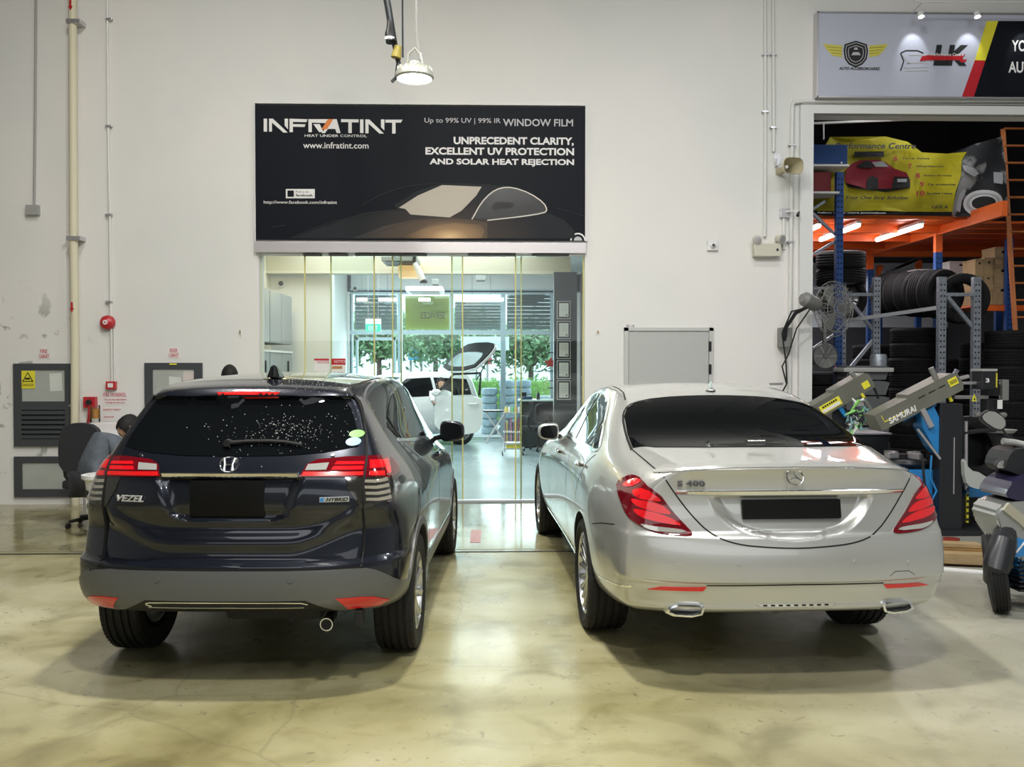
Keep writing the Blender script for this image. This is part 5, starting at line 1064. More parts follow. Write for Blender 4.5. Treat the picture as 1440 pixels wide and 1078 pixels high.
x0, y0, z0, x1, y1, z1 = bx2(727, 411, 768, 427, YB + .13, .03); tag(build('awning', P([(x0, z1), (x1, z1), (x1 - .05, z0 + .1), (x1 - .25, z0), (x0, z0)], y0, y1), mat('purple_awning', (.10, .08, .28), .6)), 'purple awning behind the upper right far window', 'awning')
# exit sign
p = at(525, 457, 17.5); e = empty('exit_sign', (p.x, 17.5, p.z), label='green and white hanging exit sign inside the shop', cat='sign')
build('sign_body', B((-.155, -.03, -.13, .155, .03, .125), bev=.01), mat('exit_white', (.8, .85, .85), .4), e); build('sign_face', B((-.15, -.034, -.125, .15, -.028, .02)), mat('exit_green', (.02, .42, .28), .4, emit=(.02, .5, .32), es=.7), e); text('lettering', 'EXIT', WPR, (-.09, -.105, .09, -.015), -.034, e, bold=.01)
for s in (-1, 1): build('hanger_rod', T([(s * .1, 0, .12), (s * .1, 0, ZC - p.z)], .005, 6), CON, e)
# ceiling fittings
GRILL = mat('grille_grey', (.30, .32, .30), .5)
def fitting(name, lab, cat, px0, py0, px1, py1, Y, m, d=.5, glow=None):
    a = at(px0, py0, Y); c_ = at(px1, py1, Y); w_, h_ = (c_.x - a.x) / 2, (a.z - c_.z); e = empty(name, ((a.x + c_.x) / 2, Y, a.z), label=lab, cat=cat)
    build('housing', B((-w_, 0, -h_, w_, d, 0), bev=.01), m, e)
    for k in range(4): build('vent_slat', B((-w_ * .8, d * (k + .3) / 4, -h_ - .006, w_ * .8, d * (k + .6) / 4, -h_ + .002)), SATB, e)
    return e
fitting('ceiling_air_conditioner', 'grey ceiling air-conditioning cassette near the header beam', 'air conditioner', 536, 359, 586, 367, 13.0, GRILL, .7)
fitting('ceiling_air_conditioner', 'white ceiling cassette unit farther inside the shop, left', 'air conditioner', 570, 402, 622, 409, 17.0, WHT, .8)
fitting('ceiling_downlight', 'small square gridded downlight hanging right of centre in the shop', 'light', 669, 386, 683, 394, 16.0, GRILL, .2)
fitting('ceiling_downlight', 'small square gridded downlight left of centre in the shop', 'light', 607, 392, 617, 400, 16.0, GRILL, .2)
a, c_ = at(527, 362, 13.4), at(570, 404, 18.5); e = tag(build('ceiling_duct', T([(a.x, 13.2, 3.62), (at(572, 0, 18.5).x, 18.5, 3.62)], .11, 12), mat('duct_grey', (.42, .47, .46), .5), None, smooth=True), 'pale grey round duct running back under the shop ceiling', 'duct')
x0, y0, z0, x1, y1, z1 = bx2(563, 368, 592, 392, 13.85, .02); tag(build('light_box', B((x0, y0 - .3, z0, x1, y0, z1), bev=.01), mat('orange_lit_box', (.7, .5, .25), .5, emit=(1, .62, .25), es=.6)), 'warm orange lit box under the cream bulkhead', 'light')
p = at(588, 385, 13.0); e = empty('track_spotlight', (p.x, 13.0, p.z), label='long black and white track spotlight hanging below the bulkhead', cat='light')
build('spot_body', T([(-.05, 0, .16), (.02, 0, .02), (.07, -.02, -.10)], [.035, .05, .05], 14), WHT, e, smooth=True); build('spot_bracket', T([(-.05, 0, .28), (-.06, 0, .2), (-.04, 0, .12)], .025, 8), BLK, e); build('spot_cap', L([(0, -.02), (.055, -.02), (.055, .02), (0, .02)], 16, 'z', (.08, -.02, -.12)), BLK, e)
for px, py, w_, c_ in ((509, 421, 14, (1, .8, .45)), (545, 421, 26, (.8, .95, 1)), (597, 421, 16, (.8, .95, 1)), (664, 422, 24, (1, .9, .6)), (690, 421, 36, (.85, .97, 1))):  # added glowing bars in place of strip lights mirrored in the panes
    p = at(px, py, 19.9); q = at(px + w_ / 2, py, 19.9); e = empty('light_strip', (p.x, 19.9, p.z), label=f'added glowing bar for a strip light reflected in the far windows, {"warm white" if c_[2] < .7 else "cool white"}, {["far left", "second", "third", "fourth", "far right"][[509, 545, 597, 664, 690].index(px)]} of the row', cat='light', group='glowing bars for strip lights reflected in the far windows')
    build('tube', T([(-(q.x - p.x), 0, 0), (q.x - p.x, 0, 0)], .04, 10), mat('tube_glow', (1, 1, 1), .5, emit=c_, es=3.5), e, smooth=True); build('hanger', T([(0, 0, .03), (0, 0, ZC - p.z)], .006, 6), CON, e)
# dark partition with framed certificates
x0, x1 = at(779.5, 0, 13.6).x, at(812, 0, 13.6).x; DP = mat('dark_panel', (.045, .05, .055), .35)
build('wall_shop_dark', B((x0, 13.6, 0, x1, 13.75, bz)), DP, kind='structure')
for i, (a, c_) in enumerate(((423, 448.5), (451, 476.5), (478.5, 504.5), (506.5, 532.5), (534.5, 562))):
    p = at(783, a, 13.58); q = at(802.5, c_, 13.58); w_, h_ = (q.x - p.x) / 2, (p.z - q.z) / 2
    e = empty('framed_certificate', ((p.x + q.x) / 2, 13.585, (p.z + q.z) / 2), label=f'certificate in a thin dark frame on the dark panel, {["topmost", "second from top", "middle", "fourth from top", "lowest"][i]} of the column', cat='picture', group='framed certificates on the dark panel')
    build('frame', B((-w_, -.015, -h_, w_, .01, h_), bev=.003), ALU, e); build('mat_border', B((-w_ + .012, -.018, -h_ + .012, w_ - .012, -.01, h_ - .012)), SATB, e); build('certificate_sheet', B((-w_ + .035, -.021, -h_ + .035, w_ - .035, -.016, h_ - .035)), PAPER, e)
    for k in range(3): build('print_line', B((-w_ * .4, -.0225, h_ * (.45 - .25 * k), w_ * .4, -.0205, h_ * (.49 - .25 * k))), GPR, e)
    build('seal', L([(0, -.024), (.012, -.024), (.012, -.02)], 12, 'y', (w_ * .4, 0, -h_ * .55)), BLK, e)
p = at(774, 510, 14.4); e = empty('display_stand', (p.x + .05, 14.4, 0), label='thin display stand with small shelves and a red star sign, left of the certificates', cat='stand')
build('pole', T([(.03, 0, 0), (.03, 0, p.z + .5)], .014, 8), ALU, e); build('foot', L([(0, 0), (.16, 0), (.16, .015), (0, .02)], 20), ALU, e)
for dz in (.16, -.06, -.14, -.30, -.42): build('shelf_arm', B((-.10, -.06, p.z + dz, .09, .06, p.z + dz + .015)), SATB, e)
pts = [(math.cos(PI / 2 + PI * k / 5) * (.115 if k % 2 == 0 else .055) - .05, p.z + math.sin(PI / 2 + PI * k / 5) * (.095 if k % 2 == 0 else .05)) for k in range(10)]; build('star_sign', P(pts, -.09, -.07), mat('star_red', (.55, .08, .07), .5), e)
for zz in (3.0, 2.6, 2.2, 1.5, .9): tag(build('storage_board', B((xr - .35, 12.0, zz, xr - .02, 13.4, zz + .03)), mat('brown_board', (.20, .13, .08), .6)), f'brown shelf board on the shop right wall, {["topmost", "second", "third", "fourth", "lowest"][[3.0, 2.6, 2.2, 1.5, .9].index(zz)]} of five', 'shelf', group='shelf boards on the shop right wall')
# reception desk, laptop, bottle, chair, trolley, folding stand
p, q = at(733, 562, 17.9), at(783, 562, 17.9); e = empty('reception_desk', ((p.x + q.x) / 2, 17.9, 0), label='dark reception desk with a pale top at the right inside the shop', cat='desk'); w_ = (q.x - p.x) / 2
build('desk_top', B((-w_ - .05, -.05, p.z - .03, w_ + .05, .6, p.z), bev=.006), mat('pale_green_top', (.50, .62, .60), .3), e); build('desk_front', B((-w_, 0, 0, w_, .03, p.z - .03)), DP, e); build('desk_side', B((-w_, 0, 0, -w_ + .03, .55, p.z - .03)), DP, e); build('desk_side', B((w_ - .03, 0, 0, w_, .55, p.z - .03)), DP, e)
text('lettering', 'INFRATINT', WPR, (.12, p.z - .20, .42, p.z - .155), -.0, e)
p2_ = at(741, 556, 17.9); e = empty('card_terminal', (p2_.x, 18.1, p.z), label='small blue-black card terminal on the reception desk', cat='terminal'); build('terminal_body', B((-.12, -.06, 0, .12, .1, .07), bev=.01), mat('dark_blue_plastic', (.02, .06, .12), .4), e); build('terminal_screen', B((-.1, -.02, .07, .0, .04, .15), bev=.005), BLK, e)
p2_ = at(757.5, 550, 17.9); e = empty('black_bottle', (p2_.x, 18.1, p.z), label='slim black bottle standing on the reception desk', cat='bottle'); build('bottle_body', L([(0, 0), (.035, 0), (.035, .11), (.014, .14), (.014, .165), (0, .165)], 18), BLK, e, smooth=True)
g = gnd(757, 634); office_chair(g.x, g.y, R(30), 'black office chair in front of the reception desk', .95)
g = gnd(721, 640); e = empty('tool_trolley', (g.x, g.y, 0), label='small tool trolley full of squeegees and bottles on casters in the shop', cat='trolley'); s_ = FP / g.y
for sx_ in (-1, 1):
    for sy in (-1, 1): build('post', T([(sx_ * .15, sy * .12, .07), (sx_ * .15, sy * .12, .80)], .010, 6), ALU, e); build('caster', L([(0, -.01), (.035, -.01), (.035, .01), (0, .01)], 14, 'x', (sx_ * .19, sy * .14, .035)), BLK, e, smooth=True)
for zz in (.12, .22, .42, .78): build('tray', B((-.17, -.13, zz, .17, .13, zz + .025), bev=.004), ALU, e)
cols = [(.6, .1, .15), (.7, .6, .1), (.2, .1, .2), (.5, .15, .3), (.05, .05, .06), (.6, .2, .2), (.1, .1, .12)]
for k in range(9): build('tool_handle', T([(-.14 + .035 * k, -.10 + .03 * (k % 3), .26), (-.14 + .035 * k, -.10 + .03 * (k % 3), .62 + .03 * (k % 4))], .013, 6), mat('tool_%d' % k, cols[k % 7], .5), e, smooth=True)
for k in range(5): build('bottle', L([(0, 0), (.03, 0), (.03, .07), (.012, .10), (0, .10)], 12, 'z', (-.12 + .06 * k, .02, .805)), mat('bottle_%d' % k, ((.8, .7, .2), (.8, .8, .8), (.2, .6, .3), (.8, .5, .3), (.7, .7, .8))[k], .4), e, smooth=True)
build('yellow_crate', B((-.12, -.1, .145, .14, .1, .20), bev=.006), YEL, e)
p = at(686, 579, 18.8); q = at(708, 612, 18.8); e = empty('folding_stand', ((p.x + q.x) / 2, 18.8, 0), label='folding stand with crossed white legs behind the white car', cat='stand'); w_ = (q.x - p.x) / 2 + .05
for yy in (0, .4):
    build('leg', T([(-w_, yy, 0), (w_, yy, p.z)], .014, 6), WHT, e); build('leg', T([(w_, yy, 0), (-w_, yy, p.z)], .014, 6), WHT, e)
build('top', B((-w_ - .05, -.03, p.z, w_ + .05, .43, p.z + .03)), BLK, e)
# ---- the white car with its tailgate up
WCAR = mat('white_car_paint', (.78, .80, .80), .3, 0, .8); g = gnd(663, 625)
e = empty('white_hatchback', (g.x - .10, g.y + 1.05, 0), R(128), label='white hatchback with raised tailgate and open door inside the shop', cat='car')
rows = [[(.15, .60, .30), (.7, .70, .26), (3.2, .70, .24), (3.9, .55, .28)], [(.15, .74, .36), (.7, .80, .32), (3.2, .80, .30), (3.9, .62, .36)], [(.15, .78, .60), (.7, .84, .60), (3.2, .84, .55), (3.9, .66, .50)],
        [(.15, .76, .85), (.7, .82, .88), (3.2, .82, .80), (3.9, .62, .68)], [(.15, .72, 1.0), (.7, .78, 1.02), (2.8, .78, .95), (3.2, .74, .90), (3.9, .5, .76)], [(.15, .62, 1.28), (.7, .68, 1.3), (2.2, .68, 1.28), (2.8, .72, 1.0), (3.2, .6, .94), (3.9, .35, .78)], [(.15, .54, 1.46), (.7, .58, 1.49), (2.0, .58, 1.48), (2.8, .62, 1.02), (3.2, .5, .96), (3.9, .25, .79)]]
wm, wb = body_mesh(rows, [(.1, 1.48), (1.2, 1.54), (2.0, 1.50), (2.8, 1.06), (3.9, .8)], [.2, .45, .7, 1.1, 1.6, 2.1, 2.5, 2.9, 3.3, 3.7], [(.3, .1, .3), (.3, .05, .36), (.3, .03, .6), (.3, .06, .85), (.3, .1, 1.0), (.35, .16, 1.28), (.4, .22, 1.47)], [(3.85, 3.95, .3), (3.85, 4.0, .36), (3.85, 4.02, .5), (3.85, 4.0, .66), (3.85, 3.95, .75), (3.85, 3.9, .77), (3.85, 3.88, .78)], lev=2, wells=((.75, .31), (3.2, .31)), well_r=.35, mats=(WCAR, CP))
link_mesh('body', wm, e); put_wheels(e, wheel_meshes(.31, .2, .2, 7, (TYRE, RIM, DISC), 'five'), [(.74, .75, .31), (-.74, .75, .31), (.74, 3.2, .31), (-.74, 3.2, .31)])
for s in ('right', 'left'):
    conform('side_window', wb, [(.45, 1.05), (.5, 1.38), (1.35, 1.42), (1.35, 1.04)], s, TINT, e, g=.1); conform('side_window', wb, [(1.42, 1.04), (1.42, 1.42), (2.0, 1.40), (2.55, 1.08), (2.5, 1.02)], s, TINT, e, g=.1)
    conform('door_gap', wb, strip([(1.38, 1.0), (1.40, .35)], .01), s, GAP, e, off=.001, skirt=0)
conform('windscreen', wb, [(-.52, 2.1), (.52, 2.1), (.60, 2.75), (-.60, 2.75)], 'top', mat('windscreen_glass', (.10, .14, .15), .03, 0, 1), e, g=.1)
conform('tail_opening', wb, [(-.50, .98), (.50, .98), (.46, 1.36), (-.46, 1.36)], 'rear', GAP, e, g=.1)
tg = bmesh.new(); o_ = [(-.60, 0), (.60, 0), (.68, .45), (.64, .80), (.45, 1.0), (-.45, 1.0), (-.64, .80), (-.68, .45)]; i_ = [(-.48, .12), (.48, .12), (.52, .45), (.40, .62), (-.40, .62), (-.52, .45)]
t = build('raised_tailgate', P(smooth_poly(o_, 1), 0, .05), WCAR, e); t.location = (0, .30, 1.50); t.rotation_euler = (R(50), 0, 0)
build('tailgate_lining', P(smooth_poly([(a * .95, c_ * .95 + .02) for a, c_ in o_], 1), -.004 + .05, .085), CP, t); build('tailgate_window', P(smooth_poly(i_, 1), -.004 + .085, .092), mat('pale_glass', (.55, .65, .66), .05, 0, 1), t)
for s in (-1, 1): build('gas_strut', T([(s * .58, .2, 1.35), (s * .62, -.12, 1.85)], .012, 6), CP, e)
p0, p1 = at(611, 556, 16.9), at(678, 552, 16.9); zb = at(0, 612, 16.9).z; w_ = p1.x - p0.x; d_ = e.matrix_basis.inverted()
dd = empty('open_door', (0, 0, 0)); dd.parent = e; dd.matrix_local = d_ @ Matrix.Translation((p0.x, 16.9, 0))
pz = p0.z; top_ = at(0, 526, 16.9).z
build('door_skin', P(smooth_poly([(0, zb), (w_ * .85, zb), (w_, zb + .15), (w_ * 1.02, pz - .25), (w_ * .98, pz), (0, pz)], 1), 0, .07), WCAR, dd)
build('window_frame', P(strip([(0.0, pz), (w_ * .22, pz + .20), (w_ * .40, top_), (w_ * .97, top_ + .02), (w_ * .94, pz)], .05), .01, .05), CP, dd); build('door_glass', P([(.05, pz), (w_ * .24, pz + .2), (w_ * .42, top_ - .02), (w_ * .94, top_), (w_ * .91, pz)], .025, .03), GL, dd)
build('door_handle', T([(w_ * .72, -.01, pz - .17), (w_ * .76, -.04, pz - .16), (w_ * .88, -.04, pz - .16), (w_ * .92, -.01, pz - .17)], .014, 8), WCAR, dd, smooth=True)
q = at(613, 552, 16.7); o = build('door_mirror', L([(0, -.08), (.06, -.075), (.10, -.03), (.10, .02), (.05, .07), (0, .08)], 18, 'y'), WCAR, dd, smooth=True); o.location = (q.x - p0.x, -.12, q.z); o.scale = (1, 1, .7)
p = at(620, 540, 17.35); e = empty('person', (p.x, 17.35, .45), R(200), label='person in a white top behind the open door of the white hatchback', cat='person')
skinned('body', [(0, 0, .1), (0, 0, p.z - .75), (0, 0, p.z - .55), (-.18, 0, p.z - .65), (-.22, .2, p.z - .8), (.18, 0, p.z - .65), (.22, .2, p.z - .8)], [(0, 1), (1, 2), (1, 3), (3, 4), (1, 5), (5, 6)], [(.15, .12), (.17, .12), .06, .07, .05, .07, .05], WSHIRT, e); head(e, (0, .02, p.z - .45), (0, 0), 1)
for s in (-1, 1): hand(e, (s * .22, .2, p.z - .8), (0, 1, 0))

# ---------------------------------------------------------------- outside, beyond the far glazing
build('ground_outside', B((-30, YB + .15, -.12, 30, 70, -.01)), vary(mat('asphalt', (.42, .43, .43), .8), 3, .2), kind='structure')
build('building_outside', B((-30, 48, 0, 30, 50, 9)), mat('white_building', (.75, .78, .8), .8), kind='structure')
LEAF = vary(mat('hedge_leaf', (.20, .42, .08), .6), 30, .5); LEAF2 = vary(mat('tree_leaf', (.22, .40, .20), .6), 20, .5); BARK = mat('bark', (.12, .09, .07), .8)
def leaves(name, c, sz, cnt, m, parent, ls=.12):
    vs, fs = [], []
    for _ in range(cnt):
        p = V((random.gauss(0, .45) * sz[0], random.gauss(0, .45) * sz[1], random.gauss(0, .42) * sz[2])) if sz[3] else V((random.uniform(-1, 1) * sz[0], random.uniform(-1, 1) * sz[1], random.uniform(-1, 1) * sz[2]))
        a = V((random.uniform(-1, 1), random.uniform(-1, 1), random.uniform(-1, 1))).normalized(); q = a.orthogonal().normalized(); l_ = ls * random.uniform(.6, 1.2); i = len(vs)
        vs += [V(c) + p + a * l_, V(c) + p + q * l_ * .4, V(c) + p - a * l_, V(c) + p - q * l_ * .4]; fs.append((i, i + 1, i + 2, i + 3))
    me = bpy.data.meshes.new(name); me.from_pydata(vs, [], fs); me.materials.append(m); o = bpy.data.objects.new(name, me); COL.objects.link(o); o.parent = parent; o['kind'] = 'stuff'; return o
e = empty('clipped_hedge', (1.0, 27, 0), label='long clipped green hedge beyond the far windows', cat='hedge'); build('hedge_core', B((-6, -.35, 0, 5, .35, 1.2), bev=.1), LEAF, e); leaves('hedge_leaves', (-.5, 0, .68), (5.6, .45, .62, 0), 5000, LEAF, e, .08)
for px, Y, h_, r_, lab in ((640, 29.5, 3.0, 1.0, 'leafy tree behind the white car, beyond the glazing'), (610, 34, 3.4, 1.2, 'leafy tree left of the raised tailgate, beyond the glazing'), (745, 30, 2.8, 1.1, 'leafy tree above the reception desk, beyond the glazing'), (530, 32, 3.2, 1.2, 'leafy tree under the exit sign, beyond the glazing')):
    x_ = at(px, 0, Y).x; e = empty('street_tree', (x_, Y, 0), label=lab, cat='tree'); build('trunk', T([(0, 0, 0), (.05, 0, h_ * .5), (0, 0, h_)], [.12, .09, .05], 8), BARK, e, smooth=True)
    for k in range(6): a = k * 1.05; build('branch', T([(0, 0, h_ * .55), (r_ * .5 * cos(a), r_ * .5 * sin(a), h_ * .75), (r_ * cos(a), r_ * sin(a), h_ * .9)], [.04, .025, .01], 6), BARK, e)
    leaves('foliage', (0, 0, h_ * .86), (r_ * 1.6, r_ * .9, r_ * .8, 1), 3200, LEAF2, e, .13)
x0, y0, z0, x1, y1, z1 = bx2(574, 488, 596, 506, 36, .1); e = empty('blue_hoarding', (0, 0, 0), label='bright blue board on posts across the road', cat='board'); build('board', B((x0, y0, z0, x1, y1, z1)), mat('sky_blue_board', (.10, .42, .70), .5), e)
for x_ in (x0 + .1, x1 - .1): build('post', T([(x_, 36.05, 0), (x_, 36.05, z0)], .05, 8), CON, e)
for i, (a, c_) in enumerate(((664, 676), (679, 692))): x0, y0, z0, x1, y1, z1 = bx2(a, 503, c_, 512, 34, .1); e = empty('red_signboard', (0, 0, 0), label=f'faded red signboard across the road, {"left" if not i else "right"} of a pair', cat='sign'); build('board', B((x0, y0, z0, x1, y1, z1)), mat('faded_red', (.55, .12, .14), .6), e); build('post', T([((x0 + x1) / 2, 34.05, 0), ((x0 + x1) / 2, 34.05, z0)], .04, 8), CON, e)
x0, y0, z0, x1, y1, z1 = bx2(648, 473, 716, 492, YB + .6, .03); e = empty('hanging_banner', (0, 0, 0), label='white banner hanging outside the far window on a dark pole', cat='banner'); build('banner_sheet', B((x0, y0, z0, x1, y1, z1)), mat('banner_white', (.75, .82, .82), .7), e); text('lettering', 'WINDOW TINTING', GPR, (x0 + .15, z0 + .06, x1 - .2, z0 + .15), y0, e, flip=True); px_ = at(709, 0, YB + .7).x; build('pole', T([(px_, YB + .7, 0), (px_, YB + .7, z1)], .035, 8), mat('blue_grey_pole', (.12, .2, .26), .5), e, smooth=True)
WR = vary(mat('blue_grey_wrapping', (.34, .43, .50), .45), 8, .3, .3)
for i, (px, n_, Y) in enumerate(((688, 6, 21.6), (713, 7, 21.6), (736, 7, 21.9), (766, 5, 21.6))):
    x_ = at(px, 0, Y).x
    for k in range(n_): tag(build('wrapped_bundle', L([(0, 0), (.17, 0), (.20, .03), (.205, .10), (.19, .165), (.15, .18), (0, .18)], 20), WR, None, smooth=True), f'blue-grey wrapped round bundle outside, {["lowest", "second", "third", "fourth", "fifth", "sixth", "seventh"][k]} of the {["first", "second", "third", "fourth"][i]} stack from the white car', 'bundle', 'wrapped bundles stacked outside the far glass').location = (x_, Y, .19 * k - .01)
# ---------------------------------------------------------------- the tyre workshop bay
BD = 19.0; bx0, bx1 = by0 - .25, by1 + 1.5
DKW = mat('bay_shade_wall', (.05, .05, .055), .8); BWW = mat('bay_white_wall', (.55, .56, .58), .8)  # shade of the bay depths put into the dark wall colour
build('wall_bay_left', B((bx0 - .2, YW + TH, 0, bx0, BD, HT)), DKW, kind='structure'); build('wall_bay_right', B((bx1, YW + TH, 0, bx1 + .2, BD, HT)), DKW, kind='structure')
build('wall_bay_back', B((bx0 - .2, BD, 0, bx1 + .2, BD + .2, 2.5, 1), (bx0 - .2, BD, 2.5, bx1 + .2, BD + .2, 3.9, 0), (bx0 - .2, BD, 3.9, bx1 + .2, BD + .2, HT, 1)), [BWW, DKW], kind='structure')
build('ceiling_bay', B((bx0 - .2, YW + TH, HT - .4, bx1 + .2, BD + .2, HT - .3)), DKW, kind='structure')
build('floor_bay', B((bx0, YW + 9.3, -.1, bx1, BD + .1, 0)) if BD > YW + 9.3 else B((bx0, YW + TH, -.01, bx1, BD, .004)), vary(mat('bay_concrete', (.22, .22, .21), .5), 2, .4), kind='structure')
BLU = mat('rack_blue', (.015, .06, .22), .4); ORG = mat('rack_orange', (.75, .13, .02), .4); GAL = vary(mat('galvanised_steel', (.34, .37, .42), .45, .6), 20, .3)
TUBE = mat('tube_light_glow', (1, 1, 1), .5, emit=(1, .93, .95), es=14)
def upright(name, x, y, z0, z1, m, parent, w_=.085, holes=True):
    """perforated rack post"""
    o = build(name, B((x - w_ / 2, y - .035, z0, x + w_ / 2, y - .028, z1), (x - w_ / 2, y - .03, z0, x - w_ / 2 + .008, y + .04, z1), (x + w_ / 2 - .008, y - .03, z0, x + w_ / 2, y + .04, z1)), m, parent)
    if holes:
        b_ = bmesh.new(); k = int((z1 - z0) / .075)
        for i in range(k):
            for s in (-1, 1): box(b_, x + s * w_ * .22 - .009, y - .037, z0 + .075 * (i + .3), x + s * w_ * .22 + .009, y - .0345, z0 + .075 * (i + .3) + .022)
        build('slot_holes', b_, GAP, o, kind='stuff')
    return o
def bar(name, a, b_, m, parent, w_=.03, h_=None):
    a, b_ = V(a), V(b_); d = b_ - a; o = build(name, B((-w_ / 2, -(h_ or w_) / 2, 0, w_ / 2, (h_ or w_) / 2, d.length)), m, parent); o.location = a; o.rotation_euler = d.to_track_quat('Z', 'Y').to_euler(); return o
# mezzanine deck
zd = 3.70; Xr = 6.68; Xl = at(1182, 0, 11.75).x
e = empty('mezzanine', (0, 0, 0), label='orange mezzanine deck on blue posts with tube lights under it', cat='mezzanine')
build('edge_beam', B((Xr - .04, 11.3, zd - .10, Xr + .04, 15.6, zd + .10), bev=.006), ORG, e); build('edge_beam', B((bx0 + .06, 15.5, zd - .10, bx1, 15.6, zd + .10), bev=.006), ORG, e); build('edge_beam', B((bx0, 12.15, zd + .0, Xr, 12.2, zd + .08), bev=.006), ORG, e)
k = 11
for i in range(k):
    y = 12.2 + (15.5 - 12.2) * i / k; build('deck_plank', B((bx0 + .06, y, zd + .02, Xr, y + .24, zd + .05), (bx0 + .06, y + .24, zd + .05, Xr, y + .29, zd + .06)), ORG, e)
for y in (12.9, 13.8, 14.7): build('cross_beam', B((bx0 + .06, y - .03, zd - .08, Xr, y + .03, zd + .02)), ORG, e)
build('edge_beam', B((Xr, 15.0, zd - .06, bx1 - .06, 15.1, zd + .10)), ORG, e)
for k in range(5): build('deck_plank', B((Xr + .1, 12.6 + .5 * k, zd + .02, bx1 - .06, 13.06 + .5 * k, zd + .05)), ORG, e)
for x, y in ((Xr, 13.0), (Xr, 15.35), (at(1295, 0, 16.2).x, 16.2), (at(1408, 0, 14.6).x, 14.6), (at(1240, 0, 17.0).x, 17.0)):
    upright('post', x, y, 0, zd - .35, BLU, e, .10, x == Xr); upright('post_head', x, y, zd - .35, zd - .08, ORG, e, .10, False)
for a, c_, d, f in ((1210, 402, 1294, 362), (1240, 383, 1290, 366), (1345, 378, 1405, 338)): p, q = at(a, c_, 15.9), at(d, f, 15.9); bar('brace', p, q, GAL, e, .05)
for x, y in ((5.16, 12.25), (6.05, 12.25), (5.10, 14.0), (4.62, 12.3), (4.45, 14.0)):
    t = empty('light_strip', (x, y, zd - .07), label=f'tube light under the orange deck, {["front row, left of centre", "front row, right", "back row, right", "front row, leftmost", "back row, left"][[5.16, 6.05, 5.10, 4.62, 4.45].index(x)]}', cat='light', group='tube lights under the orange deck')
    build('tube', T([(0, 0, 0), (0, 1.4, 0)], .034, 10), TUBE, t, smooth=True); build('fitting', B((-.035, -.03, .02, .035, 1.23, .06)), WHT, t)
    light('tube_glow', 'AREA', (x, y + .6, zd - .16), 13, (1, .96, .97), .22, 1.2)
light('bay_back_fill', 'AREA', (5.6, 17.2, 3.3), 70, COOL, 1.5, .5); light('bay_front_light', 'AREA', (6.0, 11.4, 5.6), 30, COOL, .6, .6, rot=(R(20), 0, 0))  # the back one is an added lamp to brighten the white wall band
# front left rack: blue post, blue box beam, grey side frame
e = empty('pallet_rack', (0, 0, 0), label='tall blue pallet rack post with blue box beam at the left of the doorway bay', cat='rack')
upright('post', Xl, 11.75, 0, at(0, 236, 11.75).z, BLU, e, .095)
upright('post', at(1137, 0, 11.75).x, 11.75, 0, at(0, 236, 11.75).z, BLU, e, .095)
p, q = at(1130, 204, 11.7), at(1190, 231, 11.7); build('box_beam', B((p.x, 11.66, q.z, q.x, 11.72, p.z), bev=.004), BLU, e); build('rivet', L([(0, -.01), (.012, -.008), (.014, 0)], 12, 'y', (at(1185, 0, 11.66).x, 11.66, at(0, 222, 11.66).z)), WHT, e)
p, q = at(1130, 232, 11.7), at(1192, 235, 11.7); build('shelf_lip', B((p.x, 11.64, q.z, q.x, 12.6, p.z)), WHT, e); p, q = at(1130, 237, 11.7), at(1178, 269, 11.7); tag(build('red_crate', B((p.x, 11.80, q.z, q.x - .05, 12.3, p.z - .02), bev=.01), mat('dark_red_plastic', (.20, .015, .02), .45)), 'dark red crate on the pallet rack shelf behind the blue post', 'crate')
p, q = at(1130, 270, 11.7), at(1178, 273, 11.7); build('shelf_lip', B((p.x, 11.64, q.z, q.x, 12.6, p.z)), WHT, e)
for a, c_, d, f in ((1143, 294, 1160, 283), (1143, 300, 1180, 335), (1143, 358, 1180, 336), (1143, 428, 1180, 465), (1143, 490, 1180, 466), (1143, 405, 1182, 405)): p, q = at(a, c_, 11.8), at(d, f, 11.8); bar('brace', p, q, GAL, e, .035)
def rack_frame(Y, pxs, ytop, ybot, braces, lab):
    e = empty('tyre_rack', (0, 0, 0), label=lab, cat='rack'); zt = at(0, ytop, Y).z; zb = 0
    for px in pxs: upright('post', at(px, 0, Y).x, Y, zb, zt, GAL, e, .10)
    for a, c_, d, f in braces: p, q = at(a, c_, Y + .02), at(d, f, Y + .02); bar('brace', p, q, GAL, e, .045)
    for px in pxs: x = at(px, 0, Y).x; build('foot_plate', B((x - .08, Y - .08, 0, x + .08, Y + .08, .01)), GAL, e)
    return e
f1 = rack_frame(12.6, (1187, 1235.5), 387, 0, ((1187, 414, 1233, 414), (1190, 417, 1233, 470), (1233, 472, 1190, 524)), 'grey steel tyre rack frame just right of the blue post')
f2 = rack_frame(11.6, (1328, 1377), 386, 0, ((1330, 414, 1376, 414), (1332, 417, 1376, 470), (1346, 520, 1332, 540)), 'grey steel tyre rack frame in front of the round tyre')
a, c_ = at(1160, 455, 13.2), at(1324, 432, 11.9); c_.z = a.z + .02
p, q = at(1160, 455, 12.9), at(1322, 432, 11.75); bar('tyre_rail', p, q, mat('pale_steel_tube', (.6, .62, .62), .35, .6), f2, .05)
